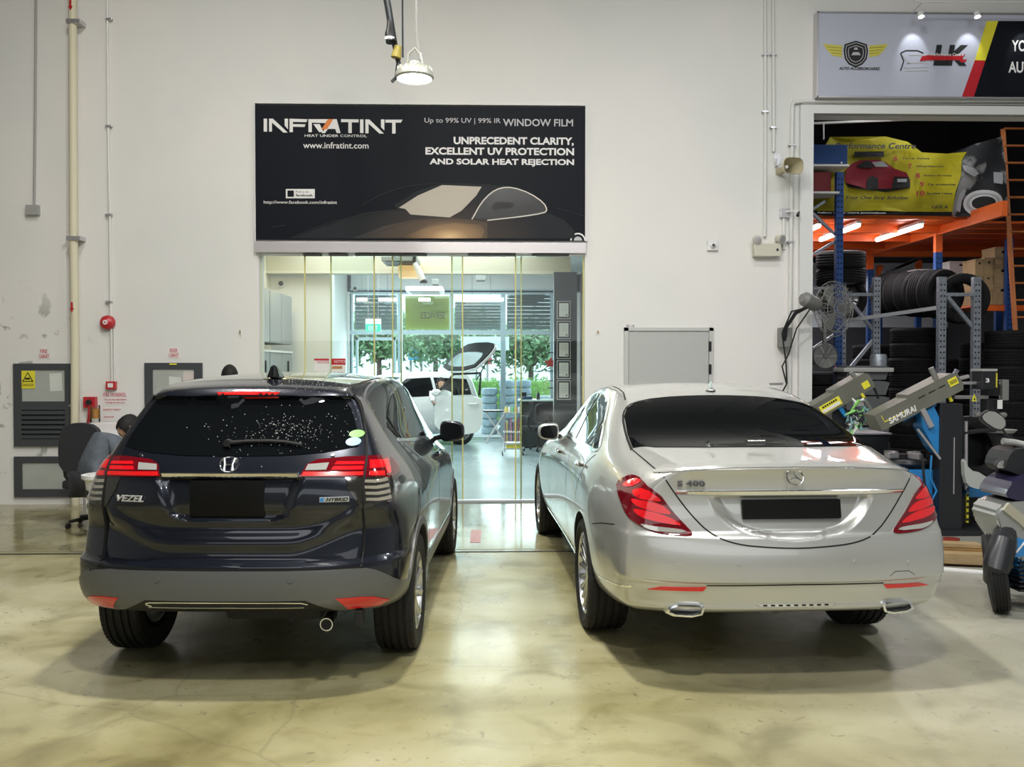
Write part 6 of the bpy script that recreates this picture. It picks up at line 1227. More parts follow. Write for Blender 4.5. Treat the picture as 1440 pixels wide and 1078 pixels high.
# tyres: one mesh of each kind, copies in loops
def tyre_mesh(Ro, wd, Ri):
    h = wd / 2; prof = [(Ri, -h * .8), (Ri + .03, -h), ((Ri + Ro) / 2, -h * 1.06), (Ro * .95, -h * .98), (Ro * .985, -h * .82)]
    for gq in (-.5, -.17, .17, .5): prof += [(Ro, h * (gq - .12)), (Ro - .010, h * (gq - .10)), (Ro - .010, h * (gq + .10)), (Ro, h * (gq + .12))]
    prof += [(Ro * .985, h * .82), (Ro * .95, h * .98), ((Ri + Ro) / 2, h * 1.06), (Ri + .03, h), (Ri, h * .8), (Ri + .01, 0), (Ri, -h * .8)]
    o = build('t', lathe(bmesh.new(), prof, 40, 'z'), RUB, None, smooth=True, ang=30); m = o.data; bpy.data.objects.remove(o); return m
RUB = vary(mat('stacked_tyre_rubber', (.012, .012, .013), .8, spec=.25), 30, .5, .2)
TM = tyre_mesh(.325, .215, .205); TM2 = tyre_mesh(.345, .235, .22)
def tyre(x, y, z, rot, lab, grp, m=None): return tag(link_mesh('tyre', m or TM, None, (x, y, z), rot), lab, 'tyre', grp)
NUM = ['lowest', 'second', 'third', 'fourth', 'fifth', 'sixth', 'seventh', 'eighth', 'ninth', 'tenth']
def stack(px, Y, n_, lab, z0=0, m=None, w_=.222):
    x = at(px, 0, Y).x
    for k in range(n_): tyre(x + random.uniform(-.02, .02), Y + random.uniform(-.02, .02), z0 + .11 + w_ * k, (0, 0, random.random() * 6), f'black tyre lying flat, {NUM[k]} of the stack {lab}', 'tyres stacked flat in the bay', m)
stack(1287, 13.0, 10, 'between the two grey rack frames'); stack(1390, 12.7, 9, 'behind the right grey rack frame'); stack(1428, 12.0, 9, 'at the right edge of the doorway bay', m=TM2, w_=.238); stack(1232, 14.3, 9, 'behind the left grey rack frame'); stack(1478, 13.2, 9, 'beyond the right edge of the bay')
stack(1340, 15.4, 8, 'farther back, between racks and boxes')
for i, (px, Y, r_) in enumerate(((1252, 14.0, 0), (1268, 13.6, 8), (1288, 13.1, -6), (1304, 12.7, 5), (1322, 12.3, -4))):
    p = at(px, 413, Y); tyre(p.x, Y, p.z, (0, R(90), R(112 + r_)), f'black tyre standing on the rack rail, {["farthest", "second", "middle", "fourth", "nearest"][i]} of the slanting row', 'tyres standing on the rack rail', TM2)
p = at(1352, 420, 11.95); tyre(p.x, 11.95, p.z, (0, R(90), R(75)), 'big black tyre standing behind the top of the right grey rack frame', None, TM2)
p = at(1190, 368, 12.5); tyre(p.x, 12.7, p.z + .05, (R(4), 0, 0), 'black tyre lying on top of the left rack, highest of all', 'tyres on the left rack', TM2); tyre(p.x + .02, 12.75, p.z - .19, (R(-3), 0, 0), 'black tyre lying on the left rack under the highest one', 'tyres on the left rack', TM2)
p = at(1192, 418, 12.9); t = tyre(p.x, 13.1, p.z, (0, R(90), R(80)), 'tyre with a dark spoked alloy wheel standing on the left rack', 'tyres on the left rack', TM2)
rm = bmesh.new(); lathe(rm, [(.22, -.1), (.225, -.11), (.205, -.10), (.195, 0), (.195, .1)], 36, 'z'); [tube(rm, [(0, 0, -.05), (.1 * cos(a), .1 * sin(a), -.07), (.2 * cos(a), .2 * sin(a), -.09)], [.03, .016, .018], 6) for a in [2 * PI * k / 10 for k in range(10)]]
build('alloy_rim', rm, mat('dark_alloy', (.10, .10, .10), .3, .8), t, smooth=True)
for px, k in ((1160, 0), (1222, 1)): stack(px, 14.9 + .9 * k, 7, ['farthest left behind the wall fan', 'behind the hose reel'][k])
# cardboard boxes and shelf on the right
CARD = vary(mat('cardboard', (.42, .30, .16), .8), 6, .15); ORS = at(0, 433, 12.9)
e = empty('orange_shelf', (0, 0, 0), label='orange shelf beam carrying the cardboard boxes at the right', cat='shelf'); p, q = at(1366, 429, 13.2), at(1450, 437, 13.2)
build('shelf_beam', B((p.x, 13.17, q.z, q.x + 1, 13.22, p.z)), ORG, e); build('shelf_board', B((p.x, 13.2, p.z - .03, q.x + 1, 14.2, p.z)), ORG, e); upright('post', at(1423, 0, 13.15).x, 13.15, 0, at(0, 330, 13.15).z, BLU, e, .10); upright('post', p.x + .05, 14.15, 0, p.z, BLU, e, .08); upright('post', q.x + .9, 13.2, 0, p.z + .8, BLU, e, .08)
def carton(px0, py0, px1, py1, Y, lab, m=CARD, lid=True, grp='cardboard boxes on the orange shelf'):
    a, c_ = at(px0, py0, Y), at(px1, py1, Y); w_, h_ = (c_.x - a.x) / 2, a.z - c_.z
    e = empty('carton', ((a.x + c_.x) / 2, Y, c_.z), label=lab, cat='box', group=grp); build('box_body', B((-w_ + .004, 0, .001, w_ - .004, .36, h_ - .004), bev=.004), m, e)
    build('hand_hole', P(ell(0, h_ * .72, w_ * .22, h_ * .07, 16), -.002, .001), GAP, e)
    if lid: build('box_lid', B((-w_, -.006, h_ * .86, w_, .365, h_), bev=.003), m, e)
    return e
for r_, lab in (((1399, 347, 1422, 373), 'top box of the right column'), ((1398, 373, 1422, 400), 'middle box of the right column'), ((1396, 400, 1423, 428.5), 'bottom box of the right column'), ((1384, 362, 1398, 386), 'top box of the middle column'), ((1383, 386, 1397, 405), 'middle box of the middle column'), ((1382, 405, 1396, 428.5), 'bottom box of the middle column'), ((1371, 364, 1384, 386), 'top box of the left column'), ((1370.5, 386, 1383, 405), 'middle box of the left column'), ((1370, 405, 1382, 428.5), 'bottom box of the left column')):
    carton(*r_, 13.25, 'brown cardboard carton on the orange shelf, ' + lab)
carton(1335, 367, 1370, 387, 14.3, 'large white carton on top of the tyres beside the brown ones', WHT, grp='white cartons on the racks'); carton(1288, 378, 1326, 393, 14.6, 'long white carton behind the slanting row of tyres', WHT, grp='white cartons on the racks'); carton(1255, 391, 1275, 401, 14.9, 'small yellowish carton behind the slanting row of tyres', CARD, grp='white cartons on the racks')
p0 = at(1300, 400, 14.3); tag(build('rack_shelf', B((at(1240, 0, 14.9).x, 14.5, at(0, 400, 14.9).z - .03, at(1372, 0, 14.3).x + .3, 15.0, at(0, 400, 14.9).z))  , GAL), 'grey rear shelf carrying the white cartons', 'shelf')
tag(build('rack_shelf', B((at(1333, 0, 14.3).x, 14.3, at(0, 387, 14.3).z - .03, at(1385, 0, 14.3).x, 14.75, at(0, 387, 14.3).z)), GAL), 'small grey shelf under the large white carton', 'shelf')
# ladder
e = empty('ladder', (0, 0, 0), label='orange ladder leaning up at the right edge of the doorway bay', cat='ladder')
LO = mat('ladder_orange', (.50, .16, .05), .5); a, c_ = at(1413, 180, 12.45), at(1428, 470, 12.45); bar('side_rail', V((c_.x, 12.45, c_.z)), V((a.x, 12.50, a.z)), LO, e, .035, .06); off = V((.52, 0, 0)); bar('side_rail', V((c_.x, 12.45, c_.z)) + off, V((a.x, 12.50, a.z)) + off, LO, e, .035, .06)
bar('side_rail', V((c_.x + .05, 12.45, 0)), V((c_.x, 12.45, c_.z)), LO, e, .035, .06); bar('side_rail', V((c_.x + .57, 12.45, 0)), V((c_.x, 12.45, c_.z)) + off, LO, e, .035, .06)
n_ = 13
for i in range(n_): p = V((a.x, 12.47, a.z)).lerp(V((c_.x, 12.45, c_.z)), i / (n_ - 1)); build('rung', T([p, p + off], .016, 8), LO, e)
# torn yellow banner and the printed car
YB_ = 11.55; YM = vary(mat('yellow_banner', (.62, .54, .02), .6), 1.5, .35, stretch=(1, 1, 2))
e = empty('yellow_banner', (0, 0, 0), label='crumpled yellow Performance Centre banner with a red coupe hanging over the deck', cat='banner')
def bn(name, pts, m, th=0, Y=12.02, wav=.03, par=None):
    """cloth outline, sagging folds"""
    a = [at(px, py, Y) for px, py in pts]; pol = [(p.x, p.z) for p in a]; bd = [V(p) for p in pol]; xs = [p.x for p in bd]; zs = [p.y for p in bd]; ins = []; g = .07; x = min(xs)
    while x < max(xs):
        z = min(zs)
        while z < max(zs):
            if inpoly(x, z, pol) and min((V((x, z)) - b_).length for b_ in bd) > .03: ins.append(V((x, z)))
            z += g
        x += g
    vs, _, fs, *_r = delaunay_2d_cdt(bd + ins, [], [list(range(len(bd)))], 1, 1e-6); bm = bmesh.new()
    f = lambda x, z: Y + wav * (sin(x * 5 + z * 3.2) + .6 * sin(x * 11 - z * 7)) - th
    tv = [bm.verts.new((v.x, f(v.x, v.y), v.y)) for v in vs]
    for q in fs:
        try: bm.faces.new([tv[i] for i in q])
        except ValueError: pass
    r = bmesh.ops.solidify(bm, geom=bm.faces[:], thickness=.004); return build(name, bm, m, par or e, smooth=True)
Z6 = lambda a, c_: (1120 + a / 4.5, 180 + c_ / 4.5); bz_ = lambda L_: [Z6(*p) for p in L_]
bn('banner_cloth', bz_([(60, 300), (215, 55), (560, 55), (700, 90), (800, 150), (960, 160), (1080, 150), (1050, 200), (1045, 300), (1010, 400), (985, 530), (700, 530), (500, 520), (300, 530), (60, 520)]), YM)
bn('banner_footer', bz_([(60, 522), (300, 530), (500, 520), (700, 535), (975, 535), (975, 560), (500, 548), (300, 560), (60, 548)]), BLK, .012); PRR = mat('dark_red_print', (.28, .015, .03), .5); PRK = mat('dark_print', (.02, .02, .02), .5)
bn('printed_coupe', bz_([(300, 330), (310, 265), (350, 225), (400, 203), (520, 200), (560, 222), (610, 262), (690, 285), (712, 330), (710, 380), (600, 385), (450, 385), (330, 365)]), PRR, .016)
for pts in ([(380, 240), (430, 208), (470, 205), (490, 250), (400, 250)], [(445, 385), (450, 320), (480, 300), (512, 320), (515, 390)], [(600, 380), (610, 310), (705, 315), (710, 382)], [(298, 350), (450, 385), (710, 385), (560, 405), (330, 375)]): bn('printed_detail', bz_(pts), PRK, .024)
bn('printed_detail', bz_([(478, 215), (540, 212), (575, 250), (500, 245)]), GPR, .024); bn('printed_detail', bz_([(630, 325), (690, 325), (688, 345), (632, 345)]), GPR, .032)
def bt(s, a, c_, d, f, m=PRK, rx=0, **k):
    (p0, q0), (p1, q1) = Z6(a, c_), Z6(d, f); A, C_ = at(p0, q0, 11.97), at(p1, q1, 11.97); o = text('lettering', s, m, (A.x, C_.z, C_.x, A.z), 11.945, e, bold=.02, **k); return o
bt('Performance Centre', 240, 95, 750, 135, shear=.2); bt('Your One Stop Solution', 308, 430, 700, 460, shear=.3); bn('label_patch', bz_([(365, 150), (548, 150), (548, 185), (365, 185)]), PRK, .02)
for s, t_, a, c_ in (('6', 'Tyre Sales', 610, 195), ('7', 'Wheel Balancing', 700, 245), ('8', 'Battery Servicing', 750, 303), ('9', 'Car accessories', 775, 358), ('10', 'Accident Claims', 755, 415)): bt(s, a, c_ - 16, a + (24 if len(s) < 2 else 50), c_ + 16, PRR); bt(t_, a + 50 + (12 if len(s) > 1 else 0), c_ - 6, a + 225, c_ + 8)
bt('GITI A', 850, 490, 955, 510); bt('Follow us for more promotions', 130, 533, 560, 545, WPR)
e = empty('engine_print_banner', (0, 0, 0), label='grey torn banner printed with a pale round engine part beside the yellow banner', cat='banner')
bn('banner_cloth', bz_([(960, 160), (1130, 100), (1310, 50), (1325, 250), (1345, 555), (1000, 560), (985, 530), (1045, 300)]), vary(mat('grey_print', (.035, .036, .04), .6), 4, .9, col2=(.35, .35, .34), lo=.52, hi=.60), -.02)
for rx_, rz_, m_, t_ in ((118, 85, WPR, .01), (98, 66, GPR, .018), (80, 52, WPR, .026), (68, 42, PRK, .034)): bn('printed_ring', [Z6(1180 + rx_ * cos(R(a)), 475 + rz_ * sin(R(a))) for a in range(0, 360, 15)], m_, t_)
for pts in ([(1010, 500), (1030, 420), (1060, 380), (1075, 400), (1050, 460), (1040, 530), (1010, 520)], [(1050, 230), (1120, 260), (1150, 290), (1120, 310), (1060, 270)], [(1240, 280), (1295, 285), (1290, 360), (1240, 350)]): bn('printed_part', bz_(pts), GPR, .014)
tag(build('hanging_rail', T([at(1130, 174, 12.3), at(1300, 167, 12.3), at(1500, 165, 12.3)], .018, 8), WHT, None, smooth=True), 'long white rail crossing the dark top of the doorway bay', 'rail')
tag(build('hanging_rail', T([at(1158, 172, 12.3), at(1158, 196, 12.3)], .012, 8), WHT), 'short white vertical rod above the blue box beam', 'rail')
# wall fan, hose reel
FG = mat('fan_grey', (.22, .22, .21), .45, .2)
p = at(1141, 425, 10.2); e = empty('industrial_fan', (p.x, 10.2, p.z), label='grey industrial wall fan with a wire cage on the white jamb of the doorway', cat='fan')
build('motor', T([(-.12, -.02, .05), (-.08, 0, .04), (.08, .08, -.02), (.13, .1, -.04)], [.05, .085, .085, .05], 18), FG, e, smooth=True)
M_ = Matrix.Translation((.36, .24, -.06)) @ Matrix.Rotation(R(28), 4, 'Z')
for k, (r_, y_) in enumerate(((.10, -.09), (.20, -.08), (.28, -.05), (.33, 0), (.28, .05), (.18, .08))): build('cage_ring', T([(r_ * cos(2 * PI * i / 40), y_, r_ * sin(2 * PI * i / 40)) for i in range(40)], .005, 5, True), FG, e).matrix_local = M_
for k in range(28):
    a = 2 * PI * k / 28; build('cage_wire', T([(.04 * cos(a), -.10, .04 * sin(a)), (.2 * cos(a), -.085, .2 * sin(a)), (.33 * cos(a), 0, .33 * sin(a)), (.2 * cos(a), .085, .2 * sin(a)), (.05 * cos(a), .09, .05 * sin(a))], .003, 4), FG, e).matrix_local = M_
for k in range(3):
    a = 2 * PI * k / 3; build('fan_blade', P(smooth_poly([(.03 * cos(a), .03 * sin(a)), (.28 * cos(a - .3), .28 * sin(a - .3)), (.30 * cos(a + .35), .30 * sin(a + .35)), (.05 * cos(a + .9), .05 * sin(a + .9))], 1), -.02, -.014), FG, e).matrix_local = M_
build('bracket_arm', T([(-.04, .02, -.05), (-.15, .1, -.12), (-.22, .22, -.28), (-.22, .3, -.5)], .022, 8), SATB, e, smooth=True); p_ = at(1122, 470, 10.5); build('bracket_plate', B((-.27, .26, -.52, -.13, .40, -.28), bev=.01), FG, e)
build('power_cable', T([(-.04, .0, -.06), (-.20, .1, -.10), (-.26, .25, -.35), (-.20, .28, -.7), (-.18, .3, -.95), (-.3, .33, -1.2)], .010, 6), BLK, e, smooth=True); build('power_cable', T([(.0, .05, -.08), (-.12, .15, -.3), (-.17, .28, -.6), (-.24, .3, -.75), (-.18, .32, -.95)], .009, 6), BLK, e, smooth=True)
p = at(1160, 500.5, 11.0); e = empty('hose_reel', (p.x, 11.0, p.z), label='grey round hose reel disc hanging behind the white jamb', cat='hose reel')
build('reel_disc', L([(0, -.035), (.03, -.035), (.035, -.025), (.145, -.02), (.152, -.03), (.158, -.02), (.158, .02), (.0, .02)], 36, 'y'), FG, e, smooth=True, ang=25); build('reel_back', L([(0, .10), (.15, .10), (.15, .08), (.08, .07), (.08, .02), (0, .02)], 30, 'y'), FG, e)
for k in range(6): a = 2 * PI * k / 6; bar('disc_rib', (.04 * cos(a), -.026, .04 * sin(a)), (.14 * cos(a), -.024, .14 * sin(a)), ALU, e, .012, .01)
for k, s in enumerate((0, .035)): build('air_hose', T([(.09 + s, 0, -.12), (.15 + s, .02, -.25), (.17 + s * 1.5, .02, -.42), (.16 + s, 0, -.7)], .008, 6), mat('air_hose_%s' % ('red' if k else 'blue'), ((.05, .08, .2), (.5, .12, .08))[k], .5), e, smooth=True)
build('hanger', B((-.02, .0, .12, .02, .05, .5)), FG, e)

# ---------------------------------------------------------------- tyre machines behind the silver sedan
MB = mat('machine_blue', (.02, .20, .50), .35, 0, .3); MG = vary(mat('machine_grey_olive', (.20, .20, .165), .4, .3), 3, .15)
def beam_arm(e, a, b_, w_, d_, m=MG):
    """box beam between two points with a chamfered head"""
    a, b_ = V(a), V(b_); d = b_ - a; L_ = d.length
    o = build('arm_beam', P([(0, -w_ / 2), (L_ * .97, -w_ / 2), (L_, -w_ * .25), (L_ * .99, w_ * .35), (L_ * .93, w_ / 2), (L_ * .42, w_ * .5), (L_ * .40, w_ * .36), (0, w_ * .36)], -d_ / 2, d_ / 2), m, e)
    o.location = a; o.rotation_euler = (0, -math.atan2(d.z, d.x), 0); return o, L_
# nearer machine: big grey arm with blue column
Y = 8.6; g = at(1285, 620, Y); e = empty('tyre_changer', (at(1320, 0, Y).x, Y, 0), label='blue and black tyre changer with a long grey tilted arm lettered SAMURAI', cat='machine'); ox = e.location.x
Q = lambda px, py, dy=0: V((at(px, py, Y + dy).x - ox, dy, at(px, py, Y + dy).z))
o, L_ = beam_arm(e, Q(1226, 592), Q(1342, 533), .20, .26)
text('lettering', 'SAMURAI', WPR, (.10, -.075, .40, -.015), -.131, o, bold=.02, shear=.2); build('yellow_label', B((L_ * .86, -.134, -.02, L_ * .96, -.129, .055)), YEL, o)
build('print_frame', P(strip([(.06, .04), (.06, -.03), (.30, -.03)], .008), -.131, -.134), YEL, o)
for k in range(3): build('arm_slot', B((L_ * (.50 + .12 * k), -.133, .02, L_ * (.58 + .12 * k), -.129, .03)), SATB, o)
for k in range(5): build('label_print', B((L_ * (.875 + .016 * k), -.137, .0 , L_ * (.882 + .016 * k), -.133, .035)), BLK, bpy.data.objects['yellow_label'])
build('arm_pin', T([Q(1309, 517, -.02), Q(1320, 541, -.02)], .028, 12), FG, e, smooth=True); build('arm_pin', T([Q(1345, 533), Q(1362, 529)], .02, 10), ALU, e, smooth=True)
build('side_cover', P([(q.x, q.z) for q in (Q(1262, 588), Q(1305, 563), Q(1312, 566), Q(1312, 580), Q(1300, 588), Q(1292, 590), Q(1280, 600))], .02, .2), SATB, e)
build('blue_bracket', P([(q.x, q.z) for q in (Q(1264, 588), Q(1308, 561), Q(1312, 570), Q(1288, 580), Q(1266, 592))], -.08, .02), MB, e)
build('blue_leg', P([(q.x, q.z) for q in (Q(1288, 580), Q(1306, 570), Q(1322, 604), Q(1322, 648), Q(1306, 628), Q(1291, 600))], -.10, .10), MB, e); bar('silver_strut', Q(1296, 575, -.12), Q(1309, 600, -.12), ALU, e, .05); bar('silver_strut', Q(1290, 603, -.12), Q(1322, 645, -.12), ALU, e, .02)
build('column', B((Q(1319, 0).x, -.12, 0, Q(1351, 0).x, .16, Q(0, 568).z), bev=.01), SATB, e); build('column_slot', B((Q(1338, 0).x, -.124, .4, Q(1339.5, 0).x, -.119, Q(0, 616).z)), ALU, e)
build('blue_cabinet', B((Q(1268, 0).x, .0, .0, Q(1319, 0).x, .55, Q(0, 664).z), bev=.015), MB, e); build('turntable', L([(0, 0), (.24, 0), (.26, .02), (.24, .05), (.08, .06), (.08, .10), (0, .10)], 30, 'z', (Q(1292, 0).x, .25, Q(0, 652).z - .05)), SATB, e, smooth=True)
for k in range(4): a = k * PI / 2 + .4; build('jaw_clamp', B((-.03, .08, 0, .03, .22, .06), bev=.008), ALU, e).matrix_local = Matrix.Translation((Q(1292, 0).x, .25, Q(0, 652).z + .01)) @ Matrix.Rotation(a, 4, 'Z')
build('pipe_bundle', T([Q(1297, 640, -.14), Q(1300, 680, -.16), Q(1310, 700, -.15), Q(1303, 720, -.15), Q(1308, 745, -.14)], .012, 6), BLK, e, smooth=True); build('pipe_bundle', T([Q(1310, 640, -.14), Q(1308, 670, -.15), Q(1317, 690, -.15), Q(1306, 712, -.15), Q(1311, 740, -.14)], .010, 6), MB, e, smooth=True)
build('tool_arm', T([Q(1352, 609), Q(1375, 606), Q(1400, 604)], .022, 10), SATB, e, smooth=True); build('base_plate', B((Q(1268, 0).x, -.2, 0, Q(1400, 0).x, .55, .05), bev=.01), SATB, e)
build('side_cabinet', B((Q(1344, 0).x, .05, .05, Q(1368, 0).x, .45, Q(0, 688).z), bev=.01), SATB, e); build('silver_post', T([Q(1358, 592), Q(1358, 688)], .020, 12), ALU, e, smooth=True)
build('blue_shelf', B((Q(1366, 0).x, .0, Q(0, 704).z, Q(1404, 0).x, .4, Q(0, 691).z), bev=.008), MB, e); build('striped_rail', B((Q(1365, 0).x, -.02, .1, Q(1368, 0).x, .0, Q(0, 698).z)), YEL, e)
for k in range(9): build('black_stripe', B((Q(1364.8, 0).x, -.024, .12 + .06 * k, Q(1368.2, 0).x, -.019, .145 + .06 * k)), BLK, bpy.data.objects['striped_rail'])
build('shelf_leg', B((Q(1398, 0).x, .05, .05, Q(1403, 0).x, .35, Q(0, 704).z)), SATB, e)
# yellow clips on the helper tool
build('helper_tool', T([Q(1340, 548, -.05), Q(1335, 563, -.05), Q(1338, 575, -.05)], [.03, .035, .015], 10), SATB, e, smooth=True); build('yellow_clip', T([Q(1334, 556, -.09), Q(1338, 564, -.09)], .018, 8), YEL, e)
# farther machine
Y = 9.3; ox = at(1190, 0, Y).x; e = empty('tyre_changer', (ox, Y, 0), label='second tyre changer farther left, its short grey arm bearing a yellow sticker', cat='machine')
o, L_ = beam_arm(e, Q(1140, 578), Q(1219, 532), .19, .24); build('yellow_sticker', B((.06, -.125, -.07, .30, -.119, .02)), YEL, o); build('yellow_label', B((L_ * .82, -.125, -.06, L_ * .93, -.119, .01)), YEL, o); build('sticker_print', B((.07, -.128, -.06, .28, -.124, -.03)), SIGNW, bpy.data.objects['yellow_sticker'])
for k in range(7): build('sticker_lettering', B((.09 + .026 * k, -.128, -.012, .108 + .026 * k, -.124, .008)), PRK, bpy.data.objects['yellow_sticker'])
build('blue_bracket', P([(q.x, q.z) for q in (Q(1158, 572), Q(1187, 556), Q(1188, 561), Q(1177, 566), Q(1186, 583), Q(1183, 586), Q(1170, 568), Q(1160, 578))], -.1, .0), MB, e)
build('helper_rod', T([Q(1208, 543, -.08), Q(1213, 558, -.08), Q(1228, 581, -.08)], [.032, .028, .018], 10), FG, e, smooth=True); build('yellow_clip', T([Q(1211, 553, -.11), Q(1215, 559, -.11)], .018, 8), YEL, e); build('arm_pin', T([Q(1197, 523), Q(1203, 532)], .024, 10), FG, e, smooth=True)
build('arm_rod', T([Q(1221, 535), Q(1230, 547), Q(1235, 560)], .014, 8), SATB, e, smooth=True); build('column', B((Q(1172, 0).x, -.05, 0, Q(1192, 0).x, .2, Q(0, 574).z), bev=.01), SATB, e); build('machine_cabinet', B((Q(1192, 0).x, -.1, 0, Q(1250, 0).x, .45, Q(0, 612).z), bev=.02), SATB, e)
build('cabinet_top', B((Q(1190, 0).x, -.12, Q(0, 612).z, Q(1252, 0).x, .47, Q(0, 610).z)), ALU, e)
# plastic-wrapped gloves bag hanging from it
bm = bmesh.new(); random.seed(3)
for k in range(34): p = Q(random.gauss(1201, 7), random.gauss(584, 12), -.16 + random.uniform(-.04, .04)); tube(bm, [p, p + V((random.uniform(-.05, .05), -.02, random.uniform(-.09, .02))), p + V((random.uniform(-.08, .08), -.01, random.uniform(-.15, 0)))], [.008, .02, .006], 5, mi=k % 4)
build('rag_bundle', bm, [mat('rag_white', (.7, .72, .72), .7), mat('rag_green', (.25, .6, .15), .6), mat('rag_dark', (.03, .04, .05), .6), mat('rag_teal', (.2, .4, .4), .6)], e, smooth=True, kind='stuff')
# tool cabinet with drawer shells and small parts
Y = 10.0; ox = at(1225, 0, Y).x; e = empty('parts_cabinet', (ox, Y + .7, 0), label='grey plastic parts cabinet with stacked bins between the two tilted arms', cat='cabinet'); GP_ = mat('dark_grey_plastic', (.10, .105, .11), .5)
Y = 10.7; ox = at(1225, 0, Y).x; e.location.x = ox
for k in range(5):
    z_ = Q(0, 622 - 22 * k).z; build('storage_bin', P([(-.26, z_), (.22, z_), (.27, z_ + .15), (.20, z_ + .17), (-.27, z_ + .17)], 0, .3), GP_, e); build('bin_label', B((-.18, -.004, z_ + .05, -.05, .001, z_ + .10)), CON, e)
build('cabinet_frame', B((-.29, .3, 0, .28, .34, Q(0, 520).z), (-.29, 0, 0, .28, .3, Q(0, 625).z)), SATB, e); build('tray_top', B((-.32, -.05, Q(0, 523).z, .30, .3, Q(0, 517).z), bev=.01), CON, e)
o = build('paint_can', L([(0, 0), (.10, 0), (.10, .14), (.085, .17), (0, .17)], 20, 'z'), GAL, e, smooth=True); o.location = (.17, .1, Q(0, 517).z)
# wheel balancer with laser head and warning triangle
Y = 9.0; ox = at(1390, 0, Y).x; e = empty('wheel_balancer', (ox, Y, 0), label='black wheel balancer with a yellow warning triangle and box head at the right', cat='machine')
build('head_box', B((Q(1379, 0).x, -.1, Q(0, 548).z, Q(1399, 0).x, .1, Q(0, 521).z), bev=.012), SATB, e); build('head_lid', B((Q(1378, 0).x, -.11, Q(0, 522).z, Q(1400, 0).x, .11, Q(0, 518.5).z), bev=.004), CON, e); build('yellow_side', B((Q(1399.5, 0).x, -.08, Q(0, 545).z, Q(1402, 0).x, .0, Q(0, 524).z)), YEL, e)
text('lettering', '3', WPR, (Q(1384, 0).x, Q(0, 538).z, Q(1389, 0).x, Q(0, 532).z), -.1, e, bold=.03); build('boom', B((Q(1352, 0).x, .0, Q(0, 562).z, Q(1415, 0).x, .06, Q(0, 557).z), bev=.005), FG, e); build('upper_boom', B((Q(1345, 0).x, .0, Q(0, 541).z, Q(1422, 0).x, .05, Q(0, 537).z), bev=.005), ALU, e)
build('boom_end', B((Q(1413, 0).x, -.04, Q(0, 564).z, Q(1422, 0).x, .1, Q(0, 534).z), bev=.008), FG, e); build('warning_triangle', P([(q.x, q.z) for q in (Q(1369.5, 554), Q(1366, 564), Q(1373, 564))], -.012, -.002), YEL, e)
build('warning_mark', P([(q.x, q.z) for q in (Q(1369.5, 558), Q(1368.3, 562), Q(1370.7, 562))], -.016, -.012), BLK, bpy.data.objects['warning_triangle.002'] if 'warning_triangle.002' in bpy.data.objects else e)
build('paper_tag', B((Q(1405, 0).x, -.05, Q(0, 576).z, Q(1412, 0).x, -.045, Q(0, 563).z)), PAPER, e); build('stand_post', B((Q(1395, 0).x, .0, 0, Q(1412, 0).x, .14, Q(0, 536).z), bev=.01), SATB, e); build('cabinet_body', B((Q(1372, 0).x, .1, 0, Q(1440, 0).x, .6, Q(0, 610).z), bev=.02), SATB, e)
for k in range(4): build('adjuster', L([(0, -.02), (.025, -.015), (.03, .03), (.02, .05), (0, .05)], 14, 'x', (Q(1362 + k * 17, 0).x, -.02, Q(0, 590 - (k % 2) * 5).z)), FG, e, smooth=True)
build('weight_tray', L([(0, 0), (.16, 0), (.19, .03), (.17, .03), (0, .012)], 28, 'z', (Q(1400, 0).x, -.1, Q(0, 609).z)), CON, e, smooth=True)
# grey plastic seat shells and tyre beside the post
Y = 8.5; ox = at(1350, 0, Y).x
tyre(at(1370, 0, 8.95).x, 8.95, .80, (R(78), 0, R(-25)), 'worn tyre standing upright behind the black machine column', None)
e = empty('fender_panel', (ox, 8.45, 0), label='pale grey plastic fender pieces lying on the blue shelf of the nearer machine', cat='car part'); PG = mat('pale_plastic', (.40, .42, .40), .5); Y = 8.45
build('fender_shell', P(smooth_poly([(q.x, q.z) for q in (Q(1352, 640), Q(1360, 660), Q(1378, 664), Q(1396, 683), Q(1392, 687), Q(1364, 686), Q(1354, 676))], 1), -.04, .02), PG, e); build('fender_block', B((Q(1353, 0).x, .05, Q(0, 686).z, Q(1364, 0).x, .2, Q(0, 648).z), bev=.02), PG, e)
# timber blocks, plank, bucket-like lamp
g0 = gnd(1340, 775); WOOD = vary(mat('timber', (.34, .19, .06), .7), 4, .35, .2, stretch=(1, 8, 8)); WOODT = vary(mat('pale_timber', (.38, .27, .14), .7), 5, .2, stretch=(1, 6, 6))
e = empty('timber_block', (gnd(1362, 800).x, gnd(1362, 792).y, 0), R(-14), label='pair of sawn timber beams lying on the floor beside the sedan', cat='timber')
build('beam', B((-.24, .0, .02, .26, .12, .13), bev=.008), WOOD, e); build('beam', B((-.20, -.13, .02, .28, -.01, .11), bev=.008), WOODT, e); build('beam_top', B((-.18, .0, .132, .20, .11, .17), bev=.006), WOODT, e)
tag(build('white_plank', B((-.45, -.04, 0, .42, .04, .02), bev=.004), WHT), 'white painted plank on the floor in front of the timber beams', 'plank'); o = bpy.data.objects['white_plank']; o.location = (gnd(1355, 800).x, gnd(1355, 800).y - .12, 0); o.rotation_euler = (0, 0, R(-24))
